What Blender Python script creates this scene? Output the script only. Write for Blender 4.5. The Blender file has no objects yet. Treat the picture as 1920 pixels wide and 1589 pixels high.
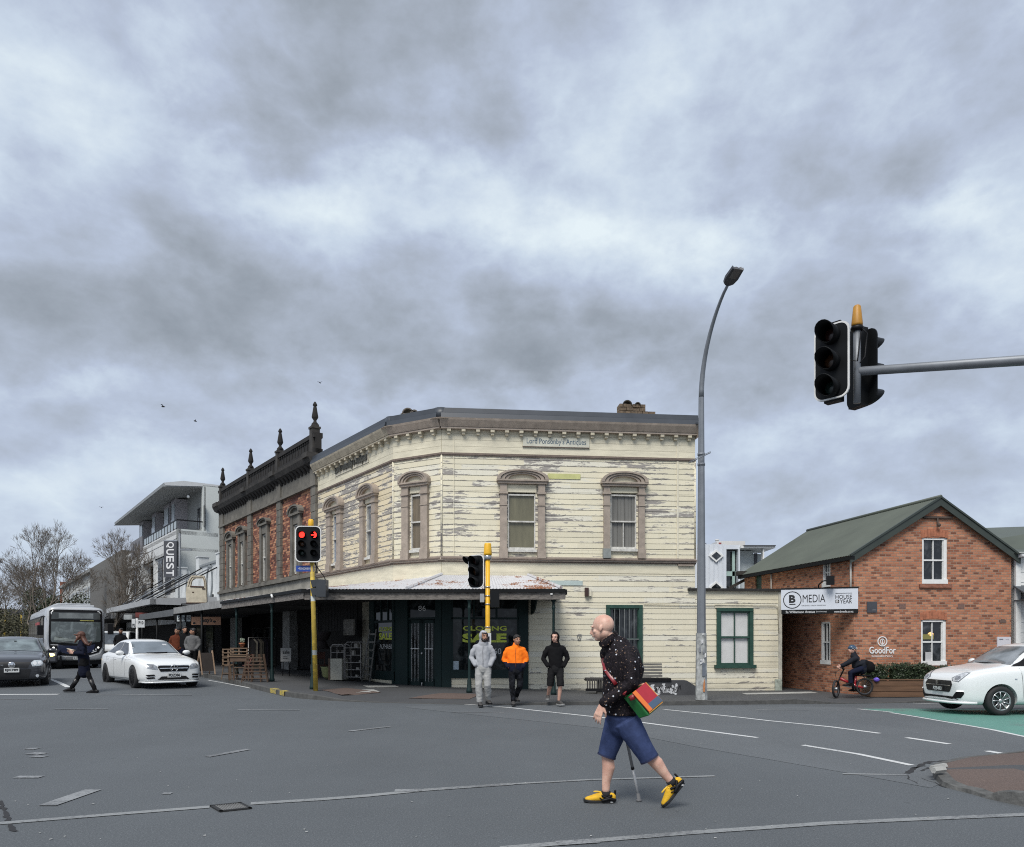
import bpy, bmesh, math, random
from mathutils import Vector, Matrix, noise as mnoise
from mathutils.bvhtree import BVHTree
from math import radians as R, sin, cos, pi, sqrt, atan2
random.seed(7)
SC = bpy.context.scene
COL = SC.collection
EYE, F, CX, HY = 1.52, 1387.0, 960.0, 1203.0
cd = bpy.data.cameras.new("camera"); cam = bpy.data.objects.new("camera", cd); COL.objects.link(cam)
cam.location = (0, 0, EYE); cam.rotation_euler = (R(90), 0, 0)
cd.sensor_fit = 'HORIZONTAL'; cd.sensor_width = 36; cd.lens = 36*F/1920
cd.shift_y = (HY-794.5)/1920; cd.clip_end = 3000; cd.clip_start = 0.05
SC.camera = cam
world = bpy.data.worlds.new("World"); SC.world = world; world.use_nodes = True
SUN_EL, SUN_AZ = R(52), R(200)      # azimuth clockwise from +Y
def build_world():
 nt = world.node_tree; N = nt.nodes; L = nt.links; N.clear()
 out = N.new('ShaderNodeOutputWorld'); bg = N.new('ShaderNodeBackground'); L.new(bg.outputs[0], out.inputs[0])
 sky = N.new('ShaderNodeTexSky'); sky.sky_type = 'NISHITA'; sky.sun_disc = False
 sky.sun_elevation = SUN_EL; sky.sun_rotation = SUN_AZ
 tc = N.new('ShaderNodeTexCoord'); sep = N.new('ShaderNodeSeparateXYZ'); L.new(tc.outputs['Generated'], sep.inputs[0])
 def m(op, a, b=None, c=None, clamp=False):
  n = N.new('ShaderNodeMath'); n.operation = op; n.use_clamp = clamp
  for i, v in enumerate((a, b, c)):
   if v is None: continue
   if isinstance(v, (int, float)): n.inputs[i].default_value = v
   else: L.new(v, n.inputs[i])
  return n.outputs[0]
 X, Y, Z = sep.outputs
 Zc = m('ADD', m('MAXIMUM', Z, 0.0), 0.16)
 cmb = N.new('ShaderNodeCombineXYZ'); L.new(X, cmb.inputs[0]); L.new(Y, cmb.inputs[1]); L.new(m('MULTIPLY', Zc, 1.55), cmb.inputs[2])
 def noise(scale, detail, rough, off, dist=0.0, sx=1, sy=1):
  mp = N.new('ShaderNodeMapping'); mp.inputs['Location'].default_value = off; mp.inputs['Scale'].default_value = (sx, sy, 1)
  L.new(cmb.outputs[0], mp.inputs[0])
  n = N.new('ShaderNodeTexNoise'); n.inputs['Scale'].default_value = scale; n.inputs['Detail'].default_value = detail
  n.inputs['Roughness'].default_value = rough; n.inputs['Distortion'].default_value = dist
  L.new(mp.outputs[0], n.inputs['Vector']); return n.outputs['Fac']
 n1 = noise(3.2, 12, 0.56, (3.1, 1.7, 0), 0.12)
 n2 = noise(8.5, 12, 0.60, (7.1, 4.2, 2), 0.1)
 n3 = noise(1.3, 3, 0.5, (1.0, 9.0, 4))
 cl = m('ADD', m('MULTIPLY', n1, 0.80), m('ADD', m('MULTIPLY', n2, 0.42), m('ADD', m('MULTIPLY', n3, 0.25), -0.195)))
 Yp = m('MAXIMUM', Y, 0.05); tx = m('DIVIDE', X, Yp); tz = m('DIVIDE', Z, Yp)
 wv = noise(4.0, 7, 0.62, (11, 3, 7)); wh = noise(4.0, 7, 0.62, (4, 13, 1))
 txw = m('ADD', tx, m('MULTIPLY', m('SUBTRACT', wv, 0.5), 0.45)); tzw = m('ADD', tz, m('MULTIPLY', m('SUBTRACT', wh, 0.5), 0.22))
 def blob(px, py, rx, ry, amp):
  a = m('DIVIDE', m('SUBTRACT', txw, (px-CX)/F), rx/F); b = m('DIVIDE', m('SUBTRACT', tzw, (HY-py)/F), ry/F)
  d = m('ADD', m('MULTIPLY', a, a), m('MULTIPLY', b, b))
  return m('MULTIPLY', m('POWER', 2.718, m('MULTIPLY', d, -1.0)), amp)
 bil = m('SUBTRACT', 1.0, m('ABSOLUTE', m('SUBTRACT', m('MULTIPLY', noise(6.5, 10, 0.55, (2.2, 5.5, 9.1), 0.15), 2.0), 1.0)))
 tot = m('ADD', cl, m('MULTIPLY', m('SUBTRACT', bil, 0.84), 0.42))
 for b in BLOBS: tot = m('ADD', tot, blob(*b))
 ramp = N.new('ShaderNodeValToRGB'); L.new(tot, ramp.inputs[0]); cr = ramp.color_ramp
 cr.elements[0].position = 0.14; cr.elements[0].color = (0.245, 0.278, 0.318, 1)
 cr.elements[1].position = 0.92; cr.elements[1].color = (0.76, 0.85, 0.89, 1)
 for p, c in ((0.30, (0.32, 0.36, 0.415, 1)), (0.43, (0.39, 0.44, 0.525, 1)), (0.55, (0.455, 0.52, 0.645, 1)), (0.68, (0.56, 0.645, 0.755, 1))):
  e = cr.elements.new(p); e.color = c
 hz = m('POWER', m('SUBTRACT', 1.0, m('MINIMUM', m('MAXIMUM', Z, 0.0), 1.0)), 9.0)
 mh = N.new('ShaderNodeMixRGB'); L.new(m('MULTIPLY', hz, 0.35), mh.inputs[0]); L.new(ramp.outputs[0], mh.inputs[1]); mh.inputs[2].default_value = (0.50, 0.57, 0.68, 1)
 sc1 = N.new('ShaderNodeMixRGB'); sc1.blend_type = 'MULTIPLY'; sc1.inputs[0].default_value = 1; L.new(mh.outputs[0], sc1.inputs[1])
 sc1.inputs[2].default_value = (WORLD_GAIN*10, WORLD_GAIN*10, WORLD_GAIN*10, 1)
 mx = N.new('ShaderNodeMixRGB'); mx.inputs[0].default_value = 0.03   # a little clear sky through the veil
 L.new(sc1.outputs[0], mx.inputs[1]); L.new(sky.outputs[0], mx.inputs[2])
 L.new(mx.outputs[0], bg.inputs[0]); bg.inputs[1].default_value = 0.1
WORLD_GAIN = 0.47
BLOBS = [(620,110,270,200,-0.27),(520,250,150,110,-0.10),(820,60,120,120,-0.08),(90,60,150,120,-0.05),(180,190,150,120,0.10),(800,310,60,50,0.12),(560,400,170,50,0.22),(960,405,190,55,0.24),(1290,420,150,50,0.22),(960,960,1500,170,0.09),
  (1800,410,190,55,0.26),(1880,560,120,80,0.12),(380,330,200,60,0.06),(220,600,380,110,-0.19),(720,645,440,95,-0.20),(1100,620,300,100,-0.15),(1560,660,420,80,-0.13),(230,480,90,60,-0.08),(1460,380,120,60,-0.12),(1700,320,160,60,-0.08),
  (1300,180,420,150,0.09),(60,300,240,120,0.06),(1830,300,60,60,0.05),(60,820,240,60,-0.06),(250,900,330,60,0.10),(120,720,200,30,0.10),(330,800,200,40,-0.05),(1600,830,420,50,0.10),(1750,760,250,30,-0.05),(1500,930,350,40,0.05),(1180,740,300,40,0.06)]
build_world()
sl = bpy.data.lights.new("sun", 'SUN'); sun = bpy.data.objects.new("sun", sl); COL.objects.link(sun)
sl.energy = 1.5; sl.angle = R(28); sl.color = (1.0, 0.965, 0.91)
sd = Vector((sin(SUN_AZ)*cos(SUN_EL), cos(SUN_AZ)*cos(SUN_EL), sin(SUN_EL)))
sun.rotation_euler = sd.to_track_quat('Z', 'Y').to_euler(); sun.location = (0, -20, 40)
SC.view_settings.view_transform = 'Standard'; SC.view_settings.look = 'None'
SC.view_settings.gamma = 1; SC.view_settings.exposure = 1.18
SC.cycles.use_denoising = False; SC.cycles.filter_width = 1.1; SC.cycles.sample_clamp_indirect = 4.0; SC.cycles.use_adaptive_sampling = False
SC.cycles.max_bounces = 6; SC.cycles.diffuse_bounces = 3; SC.cycles.glossy_bounces = 3; SC.cycles.transmission_bounces = 4; SC.cycles.transparent_max_bounces = 6
def sm(a, b, t):
 t = max(0.0, min(1.0, (t-a)/(b-a))); return t*t*(3-2*t)
def G(x, y):
 return sm(13.5, 24, y)*max(-0.2, min(0.25, -0.03*x-0.09))
def GP(px, py, dz=0.0):
 """ground point seen at a photograph pixel"""
 z = 0.0
 for _ in range(30):
  y = F*(EYE-z-dz)/(py-HY); x = (px-CX)/F*y; z = 0.5*z+0.5*G(x, y)
 return Vector((x, y, z+dz))
def XZ(px, py, y):
 return Vector(((px-CX)/F*y, y, EYE+(HY-py)/F*y))
def tag(o, label=None, cat=None, group=None, kind=None):
 if label: o['label'] = label
 if cat: o['category'] = cat
 if group: o['group'] = group
 if kind: o['kind'] = kind
 return o
def thing(name, label, cat, loc=(0, 0, 0), rotz=0.0, group=None):
 o = bpy.data.objects.new(name, None); COL.objects.link(o); o.empty_display_size = 0.2
 o.location = loc; o.rotation_euler = (0, 0, rotz); return tag(o, label, cat, group)
def copy_tree(o, loc=None, rotz=None, label=None, parent=None):
 def rec(a, p):
  c = a.copy(); COL.objects.link(c)
  if p: c.parent = p
  for ch in a.children: rec(ch, c)
  return c
 c = rec(o, parent)
 if loc is not None: c.location = loc
 if rotz is not None: c.rotation_euler = (0, 0, rotz)
 if label: c['label'] = label
 return c
MATS = {}
def nodes_of(name):
 m = bpy.data.materials.new(name); m.use_nodes = True
 nt = m.node_tree; b = nt.nodes['Principled BSDF']; return m, nt, b
def mk(name, col, rough=0.6, metal=0.0, var=0.12, scale=3.0, bump=0.0, bscale=60.0, spec=0.5, coat=0.0, emit=None, estr=1.0, trans=0.0, stretch=(1, 1, 1), var2=0.0):
 if name in MATS: return MATS[name]
 m, nt, b = nodes_of(name); N = nt.nodes; L = nt.links
 b.inputs['Base Color'].default_value = (*col, 1); b.inputs['Roughness'].default_value = rough; b.inputs['Metallic'].default_value = metal
 b.inputs['Specular IOR Level'].default_value = spec
 if coat: b.inputs['Coat Weight'].default_value = coat; b.inputs['Coat Roughness'].default_value = 0.05
 if emit: b.inputs['Emission Color'].default_value = (*emit, 1); b.inputs['Emission Strength'].default_value = estr
 if trans: b.inputs['Transmission Weight'].default_value = trans
 if var or bump:
  tc = N.new('ShaderNodeTexCoord'); mp = N.new('ShaderNodeMapping'); mp.inputs['Scale'].default_value = stretch
  L.new(tc.outputs['Object'], mp.inputs[0])
 if var:
  n = N.new('ShaderNodeTexNoise'); n.inputs['Scale'].default_value = scale; n.inputs['Detail'].default_value = 6; n.inputs['Roughness'].default_value = 0.62
  L.new(mp.outputs[0], n.inputs['Vector'])
  mr = N.new('ShaderNodeMapRange'); mr.inputs['From Min'].default_value = 0.25; mr.inputs['From Max'].default_value = 0.75
  mr.inputs['To Min'].default_value = 1-var*1.3; mr.inputs['To Max'].default_value = 1+var; L.new(n.outputs['Fac'], mr.inputs[0])
  vm = N.new('ShaderNodeVectorMath'); vm.operation = 'SCALE'; vm.inputs[0].default_value = col; L.new(mr.outputs[0], vm.inputs['Scale'])
  L.new(vm.outputs[0], b.inputs['Base Color'])
  mr2 = N.new('ShaderNodeMapRange'); mr2.inputs['To Min'].default_value = max(0, rough-0.12); mr2.inputs['To Max'].default_value = min(1, rough+0.12); L.new(n.outputs['Fac'], mr2.inputs[0])
  L.new(mr2.outputs[0], b.inputs['Roughness'])
 if bump:
  n2 = N.new('ShaderNodeTexNoise'); n2.inputs['Scale'].default_value = bscale; n2.inputs['Detail'].default_value = 4; L.new(mp.outputs[0], n2.inputs['Vector'])
  bp = N.new('ShaderNodeBump'); bp.inputs['Strength'].default_value = bump; bp.inputs['Distance'].default_value = 0.01; L.new(n2.outputs['Fac'], bp.inputs['Height'])
  L.new(bp.outputs[0], b.inputs['Normal'])
 MATS[name] = m; return m
class NB:
 """tiny node-building helper"""
 def __init__(s, name): s.m, s.nt, s.b = nodes_of(name); s.N = s.nt.nodes; s.L = s.nt.links; MATS[name] = s.m
 def val(s, sock, v):
  if isinstance(v, (int, float)): sock.default_value = v
  elif isinstance(v, (tuple, list)): sock.default_value = tuple(v)+((1,) if len(v) == 3 and sock.type == 'RGBA' else ())
  else: s.L.new(v, sock)
 def math(s, op, a, b=None, c=None, clamp=False):
  n = s.N.new('ShaderNodeMath'); n.operation = op; n.use_clamp = clamp
  for i, v in enumerate((a, b, c)):
   if v is not None: s.val(n.inputs[i], v)
  return n.outputs[0]
 def uv(s, kind='UV', sc=(1, 1, 1), loc=(0, 0, 0)):
  t = s.N.new('ShaderNodeTexCoord'); mp = s.N.new('ShaderNodeMapping'); mp.inputs['Scale'].default_value = sc; mp.inputs['Location'].default_value = loc
  s.L.new(t.outputs[kind], mp.inputs[0]); return mp.outputs[0]
 def noise(s, vec, scale, detail=5, rough=0.6, dist=0.0):
  n = s.N.new('ShaderNodeTexNoise'); n.inputs['Scale'].default_value = scale; n.inputs['Detail'].default_value = detail
  n.inputs['Roughness'].default_value = rough; n.inputs['Distortion'].default_value = dist; s.L.new(vec, n.inputs['Vector']); return n.outputs['Fac']
 def step(s, v, a, b):
  n = s.N.new('ShaderNodeMapRange'); n.interpolation_type = 'SMOOTHSTEP'; s.L.new(v, n.inputs[0]); n.inputs[1].default_value = a; n.inputs[2].default_value = b; return n.outputs[0]
 def mix(s, f, a, b, mode='MIX'):
  n = s.N.new('ShaderNodeMixRGB'); n.blend_type = mode; s.val(n.inputs[0], f); s.val(n.inputs[1], a); s.val(n.inputs[2], b); return n.outputs[0]
 def bump(s, h, strength=0.5, dist=0.01):
  n = s.N.new('ShaderNodeBump'); n.inputs['Strength'].default_value = strength; n.inputs['Distance'].default_value = dist; s.L.new(h, n.inputs['Height']); s.L.new(n.outputs[0], s.b.inputs['Normal']); return n
 def base(s, c): s.val(s.b.inputs['Base Color'], c)
 def rough(s, r): s.val(s.b.inputs['Roughness'], r)
class MB:
 def __init__(s): s.v = []; s.f = []; s.mi = []; s.sm = []
 def add(s, vs, fs, mi=0, smooth=False, M=None):
  o = len(s.v)
  s.v += [tuple(M @ Vector(p)) if M else tuple(p) for p in vs]
  for f in fs: s.f.append(tuple(i+o for i in f)); s.mi.append(mi); s.sm.append(smooth)
  return s
 def poly(s, pts, mi=0): return s.add(pts, [tuple(range(len(pts)))], mi)
 def box(s, x0, x1, y0, y1, z0, z1, mi=0, M=None):
  if x0 > x1: x0, x1 = x1, x0
  if y0 > y1: y0, y1 = y1, y0
  if z0 > z1: z0, z1 = z1, z0
  v = [(x0,y0,z0),(x1,y0,z0),(x1,y1,z0),(x0,y1,z0),(x0,y0,z1),(x1,y0,z1),(x1,y1,z1),(x0,y1,z1)]
  return s.add(v, [(0,3,2,1),(4,5,6,7),(0,1,5,4),(1,2,6,5),(2,3,7,6),(3,0,4,7)], mi, False, M)
 def cbox(s, c, d, mi=0, M=None): return s.box(c[0]-d[0]/2, c[0]+d[0]/2, c[1]-d[1]/2, c[1]+d[1]/2, c[2]-d[2]/2, c[2]+d[2]/2, mi, M)
 def hexa(s, o, a, b, c, mi=0):
  o, a, b, c = map(Vector, (o, a, b, c)); v = [o, o+a, o+a+b, o+b, o+c, o+a+c, o+a+b+c, o+b+c]
  fs = [(0,3,2,1),(4,5,6,7),(0,1,5,4),(1,2,6,5),(2,3,7,6),(3,0,4,7)]
  if a.cross(b).dot(c) < 0: fs = [f[::-1] for f in fs]
  return s.add(v, fs, mi)
 def tube(s, pts, rad, n=10, mi=0, smooth=True, cap=True, ell=None, ref=None, M=None, roundcap=False):
  """tube through pts; rad number or list, or list of (ra, rb) with ref = direction of ra"""
  pts = [Vector(p) for p in pts]
  if not isinstance(rad, (list, tuple)): rad = [rad]*len(pts)
  rad = [r if isinstance(r, (list, tuple)) else (r, r) for r in rad]
  if roundcap:
   def ext(p, q, r):
    d = (p-q).normalized(); m_ = min(r)
    return [p+d*m_*0.97, p+d*m_*0.8, p+d*m_*0.45], [(r[0]*.22, r[1]*.22), (r[0]*.6, r[1]*.6), (r[0]*.89, r[1]*.89)]
   a, ra = ext(pts[0], pts[1], rad[0]); b, rb = ext(pts[-1], pts[-2], rad[-1])
   pts = a+pts+b[::-1]; rad = ra+list(rad)+rb[::-1]
  vs = []; fs = []; k = len(pts); prev = None
  for i, p in enumerate(pts):
   t = (pts[min(i+1, k-1)]-pts[max(i-1, 0)])
   if t.length < 1e-9: t = Vector((0, 0, 1))
   t.normalize()
   if ref is not None:
    rr = Vector(ref); a = rr-t*rr.dot(t)
    if a.length < 1e-4: a = t.orthogonal()
   elif prev is None:
    a = t.orthogonal() if abs(t.z) > 0.9 else t.cross(Vector((0, 0, 1)))
   else: a = prev-t*prev.dot(t)
   a.normalize(); prev = a; b = t.cross(a)
   for j in range(n):
    th = 2*pi*j/n; vs.append(p+a*cos(th)*rad[i][0]+b*sin(th)*rad[i][1])
  for i in range(k-1):
   for j in range(n):
    j2 = (j+1) % n; fs.append((i*n+j, i*n+j2, (i+1)*n+j2, (i+1)*n+j))
  if cap: fs.append(tuple(range(n))[::-1]); fs.append(tuple((k-1)*n+j for j in range(n)))
  return s.add(vs, fs, mi, smooth, M)
 def cyl(s, p0, p1, r0, r1=None, n=14, mi=0, smooth=True): return s.tube([p0, p1], [r0, r0 if r1 is None else r1], n, mi, smooth)
 def sphere(s, c, r, n=12, m=8, mi=0, M=None):
  if not isinstance(r, (list, tuple)): r = (r, r, r)
  vs = []; fs = []
  for i in range(m+1):
   ph = pi*i/m
   for j in range(n):
    th = 2*pi*j/n; vs.append((c[0]+r[0]*sin(ph)*cos(th), c[1]+r[1]*sin(ph)*sin(th), c[2]+r[2]*cos(ph)))
  for i in range(m):
   for j in range(n):
    j2 = (j+1) % n; fs.append((i*n+j, (i+1)*n+j, (i+1)*n+j2, i*n+j2))
  return s.add(vs, fs, mi, True, M)
 def lathe(s, prof, c=(0, 0, 0), n=20, axis='z', mi=0, smooth=True, M=None, cap=True):
  vs = []; fs = []; k = len(prof)
  for (r, h) in prof:
   for j in range(n):
    th = 2*pi*j/n; a, b = r*cos(th), r*sin(th)
    p = {'z': (a, b, h), 'y': (a, h, -b), 'x': (h, a, b)}[axis]; vs.append((p[0]+c[0], p[1]+c[1], p[2]+c[2]))
  for i in range(k-1):
   for j in range(n):
    j2 = (j+1) % n; fs.append((i*n+j, i*n+j2, (i+1)*n+j2, (i+1)*n+j))
  if cap and prof[0][0] > 1e-6: fs.append(tuple(range(n))[::-1])
  if cap and prof[-1][0] > 1e-6: fs.append(tuple((k-1)*n+j for j in range(n)))
  return s.add(vs, fs, mi, smooth, M)
 def prism(s, poly, d0, d1, axis='y', mi=0, M=None, smooth=False):
  """poly: (a, b) points; axis y -> (a, d, b); x -> (d, a, b); z -> (a, b, d)"""
  area = sum(poly[i][0]*poly[(i+1) % len(poly)][1]-poly[(i+1) % len(poly)][0]*poly[i][1] for i in range(len(poly)))
  if area < 0: poly = poly[::-1]
  f = {'y': lambda a, b, d: (a, d, b), 'x': lambda a, b, d: (d, a, b), 'z': lambda a, b, d: (a, b, d)}[axis]
  n = len(poly); vs = [f(a, b, d0) for a, b in poly]+[f(a, b, d1) for a, b in poly]
  side = [(i, (i+1) % n, n+(i+1) % n, n+i) for i in range(n)]; c0 = tuple(range(n))[::-1]; c1 = tuple(range(n, 2*n))
  fs = side+[c0, c1]
  if (axis == 'y') == (d1 > d0): fs = [t[::-1] for t in fs]
  return s.add(vs, fs, mi, smooth, M)
 def text(s, txt, x0, x1, z0, z1, y=0.0, bold=0.0, mi=0, M=None, shear=0.0, spacing=1.0, depth=0.0):
  """lettering fitted to a box in the local XZ plane, facing -Y"""
  c = bpy.data.curves.new('t', 'FONT'); c.body = txt; c.offset = bold; c.shear = shear; c.space_character = spacing; c.resolution_u = 4
  if depth: c.extrude = 0.05
  o = bpy.data.objects.new('t', c); COL.objects.link(o); bpy.context.view_layer.update()
  me = o.to_mesh(); vs = [v.co.copy() for v in me.vertices]; fs = [tuple(p.vertices) for p in me.polygons]
  o.to_mesh_clear(); bpy.data.objects.remove(o); bpy.data.curves.remove(c)
  if not vs: return s
  ax, bx = min(v.x for v in vs), max(v.x for v in vs); az, bz = min(v.y for v in vs), max(v.y for v in vs)
  kx = (x1-x0)/max(bx-ax, 1e-6); kz = (z1-z0)/max(bz-az, 1e-6); kd = depth/0.1 if depth else 0
  return s.add([(x0+(v.x-ax)*kx, y-v.z*kd, z0+(v.y-az)*kz) for v in vs], fs, mi, False, M)
 def build(s, name, mats=None, parent=None, loc=None, rot=None, smooth=None, bevel=0.0, split=None):
  me = bpy.data.meshes.new(name); me.from_pydata(s.v, [], s.f)
  if mats is None: mats = []
  if not isinstance(mats, (list, tuple)): mats = [mats]
  for m in mats: me.materials.append(m)
  me.polygons.foreach_set('material_index', s.mi)
  me.polygons.foreach_set('use_smooth', [bool(x) if smooth is None else smooth for x in s.sm])
  me.update(); uvl = me.uv_layers.new(name='UVMap'); co = me.vertices
  for p in me.polygons:
   n = p.normal; a = (abs(n.x), abs(n.y), abs(n.z)); k = a.index(max(a))
   for li in p.loop_indices:
    c = co[me.loops[li].vertex_index].co
    uvl.data[li].uv = (c.x, c.z) if k == 1 else ((c.y, c.z) if k == 0 else (c.x, c.y))
  o = bpy.data.objects.new(name, me); COL.objects.link(o)
  if parent: o.parent = parent
  if loc is not None: o.location = loc
  if rot is not None: o.rotation_euler = rot
  if bevel:
   b = o.modifiers.new('bevel', 'BEVEL'); b.width = bevel; b.segments = 2; b.limit_method = 'ANGLE'; b.angle_limit = R(40)
  return o
def voxel_mesh(mb, vox, smooth_it=4, factor=0.5):
 """union of closed shapes -> one continuous skin"""
 me = bpy.data.meshes.new('t'); me.from_pydata(mb.v, [], mb.f); o = bpy.data.objects.new('t', me); COL.objects.link(o)
 r = o.modifiers.new('r', 'REMESH'); r.mode = 'VOXEL'; r.voxel_size = vox
 if smooth_it: q = o.modifiers.new('s', 'SMOOTH'); q.iterations = smooth_it; q.factor = factor
 dg = bpy.context.evaluated_depsgraph_get(); dg.update()
 me2 = bpy.data.meshes.new_from_object(o.evaluated_get(dg)); bpy.data.objects.remove(o)
 me2.polygons.foreach_set('use_smooth', [True]*len(me2.polygons)); return me2
def link_mesh(name, me, mats, parent=None, loc=None, rot=None):
 if not isinstance(mats, (list, tuple)): mats = [mats]
 me.materials.clear()
 for m in mats: me.materials.append(m)
 me.name = name; o = bpy.data.objects.new(name, me); COL.objects.link(o)
 if parent: o.parent = parent
 if loc is not None: o.location = loc
 if rot is not None: o.rotation_euler = rot
 return o
class Wall:
 """a vertical plane: local x along it, -y outwards, z up"""
 def __init__(s, ox, oy, ang): s.ox, s.oy, s.ang = ox, oy, ang; s.c, s.s_ = cos(ang), sin(ang)
 def s(s, px, d=0.0):
  rx = (px-CX)/F; ox = s.ox+d*s.s_; oy = s.oy-d*s.c
  return (rx*oy-ox)/(s.c-rx*s.s_)
 def at(s, px, py, d=0.0):
  t = s.s(px, d); Y = s.oy-d*s.c+t*s.s_; return t, EYE+(HY-py)/F*Y
 def z(s, px, py, d=0.0): return s.at(px, py, d)[1]
 def P(s, t, d=0.0): return Vector((s.ox+t*s.c+d*s.s_, s.oy+t*s.s_-d*s.c, 0))
 def rect(s, px0, py0, px1, py1, d=0.0):
  """pixel corners -> (x0, x1, z0, z1) measured at mid width for the heights"""
  a = s.s(px0, d); b = s.s(px1, d); pm = (px0+px1)/2; return (a, b, s.z(pm, py1, d), s.z(pm, py0, d))
def cut_cells(L0, L1, z0, z1, ops):
 xs = sorted({L0, L1, *[max(L0, min(L1, o[0])) for o in ops], *[max(L0, min(L1, o[1])) for o in ops]})
 zs = sorted({z0, z1, *[max(z0, min(z1, o[2])) for o in ops], *[max(z0, min(z1, o[3])) for o in ops]})
 for k in range(len(zs)-1):
  a, b = zs[k], zs[k+1]
  if b-a < 1e-5: continue
  run = None
  for i in range(len(xs)-1):
   xm = (xs[i]+xs[i+1])/2; zm = (a+b)/2; hole = any(o[0] < xm < o[1] and o[2] < zm < o[3] for o in ops)
   if hole:
    if run is not None: yield run, xs[i], a, b
    run = None
   elif run is None: run = xs[i]
  if run is not None: yield run, xs[-1], a, b
def wall_slab(mb, L0, L1, z0, z1, ops=(), y0=0.0, y1=0.2, mi=0):
 for a, b, c, d in cut_cells(L0, L1, z0, z1, ops): mb.box(a, b, y0, y1, c, d, mi)
 return mb
def boards(mb, L0, L1, z0, z1, ops=(), bh=0.172, y=0.0, mi=0, t=0.017, gap=True):
 """lapped weatherboards proud of plane y (outwards is -y)"""
 k0 = math.floor(z0/bh); k1 = math.ceil(z1/bh)
 for k in range(k0, k1):
  a = max(z0, k*bh); b = min(z1, (k+1)*bh)
  if b-a < 0.004: continue
  jit = random.uniform(-0.002, 0.003)
  for x0, x1, c, d in cut_cells(L0, L1, a, b, ops):
   cuts = [x0]; xx = x0+random.uniform(1.0, 4.5)
   while xx < x1-0.6: cuts.append(xx); xx += random.uniform(2.2, 4.8)
   cuts.append(x1)
   for i in range(len(cuts)-1):
    p, q = cuts[i]+(0.002 if i else 0), cuts[i+1]
    yb = y-t-jit; yt = y-0.006
    fb = (c-k*bh)/bh; ft = (d-k*bh)/bh
    y_c = yb+(yt-yb)*fb; y_d = yb+(yt-yb)*ft
    v = [(p,y_c,c),(q,y_c,c),(q,y_d,d-0.004),(p,y_d,d-0.004),(p,y+0.004,c),(q,y+0.004,c),(q,y+0.004,d-0.004),(p,y+0.004,d-0.004)]
    mb.add(v, [(0,1,2,3),(0,4,5,1),(3,2,6,7),(0,3,7,4),(1,5,6,2)], mi)
 return mb
def m_asphalt(name, base, tint, chips=0.5):
 n = NB(name); v = n.uv('Object'); big = n.noise(v, 0.35, 5, 0.6); mid = n.noise(v, 2.2, 6, 0.65); fine = n.noise(v, 52, 5, 0.85); fin2 = n.noise(v, 90, 4, 0.8)
 stain = n.noise(n.uv('Object', (0.5, 0.12, 1)), 1.3, 5, 0.6)
 f = n.math('ADD', n.math('MULTIPLY', n.step(big, 0.3, 0.7), 0.30), n.math('ADD', n.math('MULTIPLY', mid, 0.30), n.math('MULTIPLY', n.step(stain, 0.3, 0.7), 0.25)))
 c1 = n.mix(f, tuple(x*0.80 for x in base), tuple(x*1.22 for x in base))
 c2 = n.mix(n.math('MULTIPLY', n.step(fine, 0.50, 0.74), chips), c1, tint)
 c3 = n.mix(n.math('MULTIPLY', n.step(fin2, 0.56, 0.38), 0.65), c2, tuple(x*0.45 for x in base))
 sp = n.noise(v, 5.5, 2, 0.4); c4 = n.mix(n.math('MULTIPLY', n.step(sp, 0.73, 0.80), 0.35), c3, tuple(x*0.5 for x in base))
 sc = n.noise(n.uv('Object', (1, 1, 1), (5, 9, 2)), 7.0, 3, 0.5); c5 = n.mix(n.math('MULTIPLY', n.step(sc, 0.745, 0.79), 0.35), c4, tint)
 n.base(c5); n.rough(n.math('ADD', n.math('MULTIPLY', mid, 0.25), 0.66)); n.b.inputs['Specular IOR Level'].default_value = 0.35
 n.bump(n.math('ADD', fine, n.math('MULTIPLY', fin2, 0.6)), 0.55, 0.006); return n.m
ASPH = m_asphalt('chipseal_asphalt', (0.100, 0.110, 0.118), (0.27, 0.285, 0.295), 0.85)
ASPH2 = m_asphalt('newer_asphalt_patch', (0.118, 0.128, 0.136), (0.27, 0.285, 0.295), 0.7)
PAVE = m_asphalt('footpath_asphalt', (0.078, 0.080, 0.083), (0.15, 0.15, 0.15), 0.35)
REDCHIP = m_asphalt('red_chip_paving', (0.125, 0.092, 0.078), (0.27, 0.20, 0.175), 0.85)
def m_paint(name, col, wear=0.5, under=(0.12, 0.125, 0.13)):
 n = NB(name); v = n.uv('Object'); a = n.noise(v, 26, 6, 0.75); b = n.noise(v, 1.1, 3, 0.5)
 f = n.math('ADD', n.math('MULTIPLY', a, 0.62), n.math('MULTIPLY', b, 0.38)); k = n.step(f, 0.5+(wear-0.5)*0.5-0.07, 0.5+(wear-0.5)*0.5+0.07)
 n.base(n.mix(k, under, n.mix(b, tuple(x*0.8 for x in col), col))); n.rough(0.65); return n.m
WHITE_LINE = m_paint('white_road_paint', (0.62, 0.63, 0.62), 0.30)
FADED_LINE = m_paint('faded_road_paint', (0.26, 0.27, 0.27), 0.42)
DASH_LINE = m_paint('scuffed_road_paint', (0.27, 0.28, 0.285), 0.47)
GREEN_LANE = m_paint('green_lane_paint', (0.105, 0.265, 0.215), 0.33)
KERB = mk('kerb_concrete', (0.080, 0.080, 0.077), 0.85, var=0.35, scale=6, bump=0.4)
YEL_PAINT = m_paint('yellow_kerb_paint', (0.55, 0.42, 0.06), 0.42)
CONC = mk('pale_concrete', (0.36, 0.36, 0.34), 0.85, var=0.25, scale=4, bump=0.3)
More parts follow.
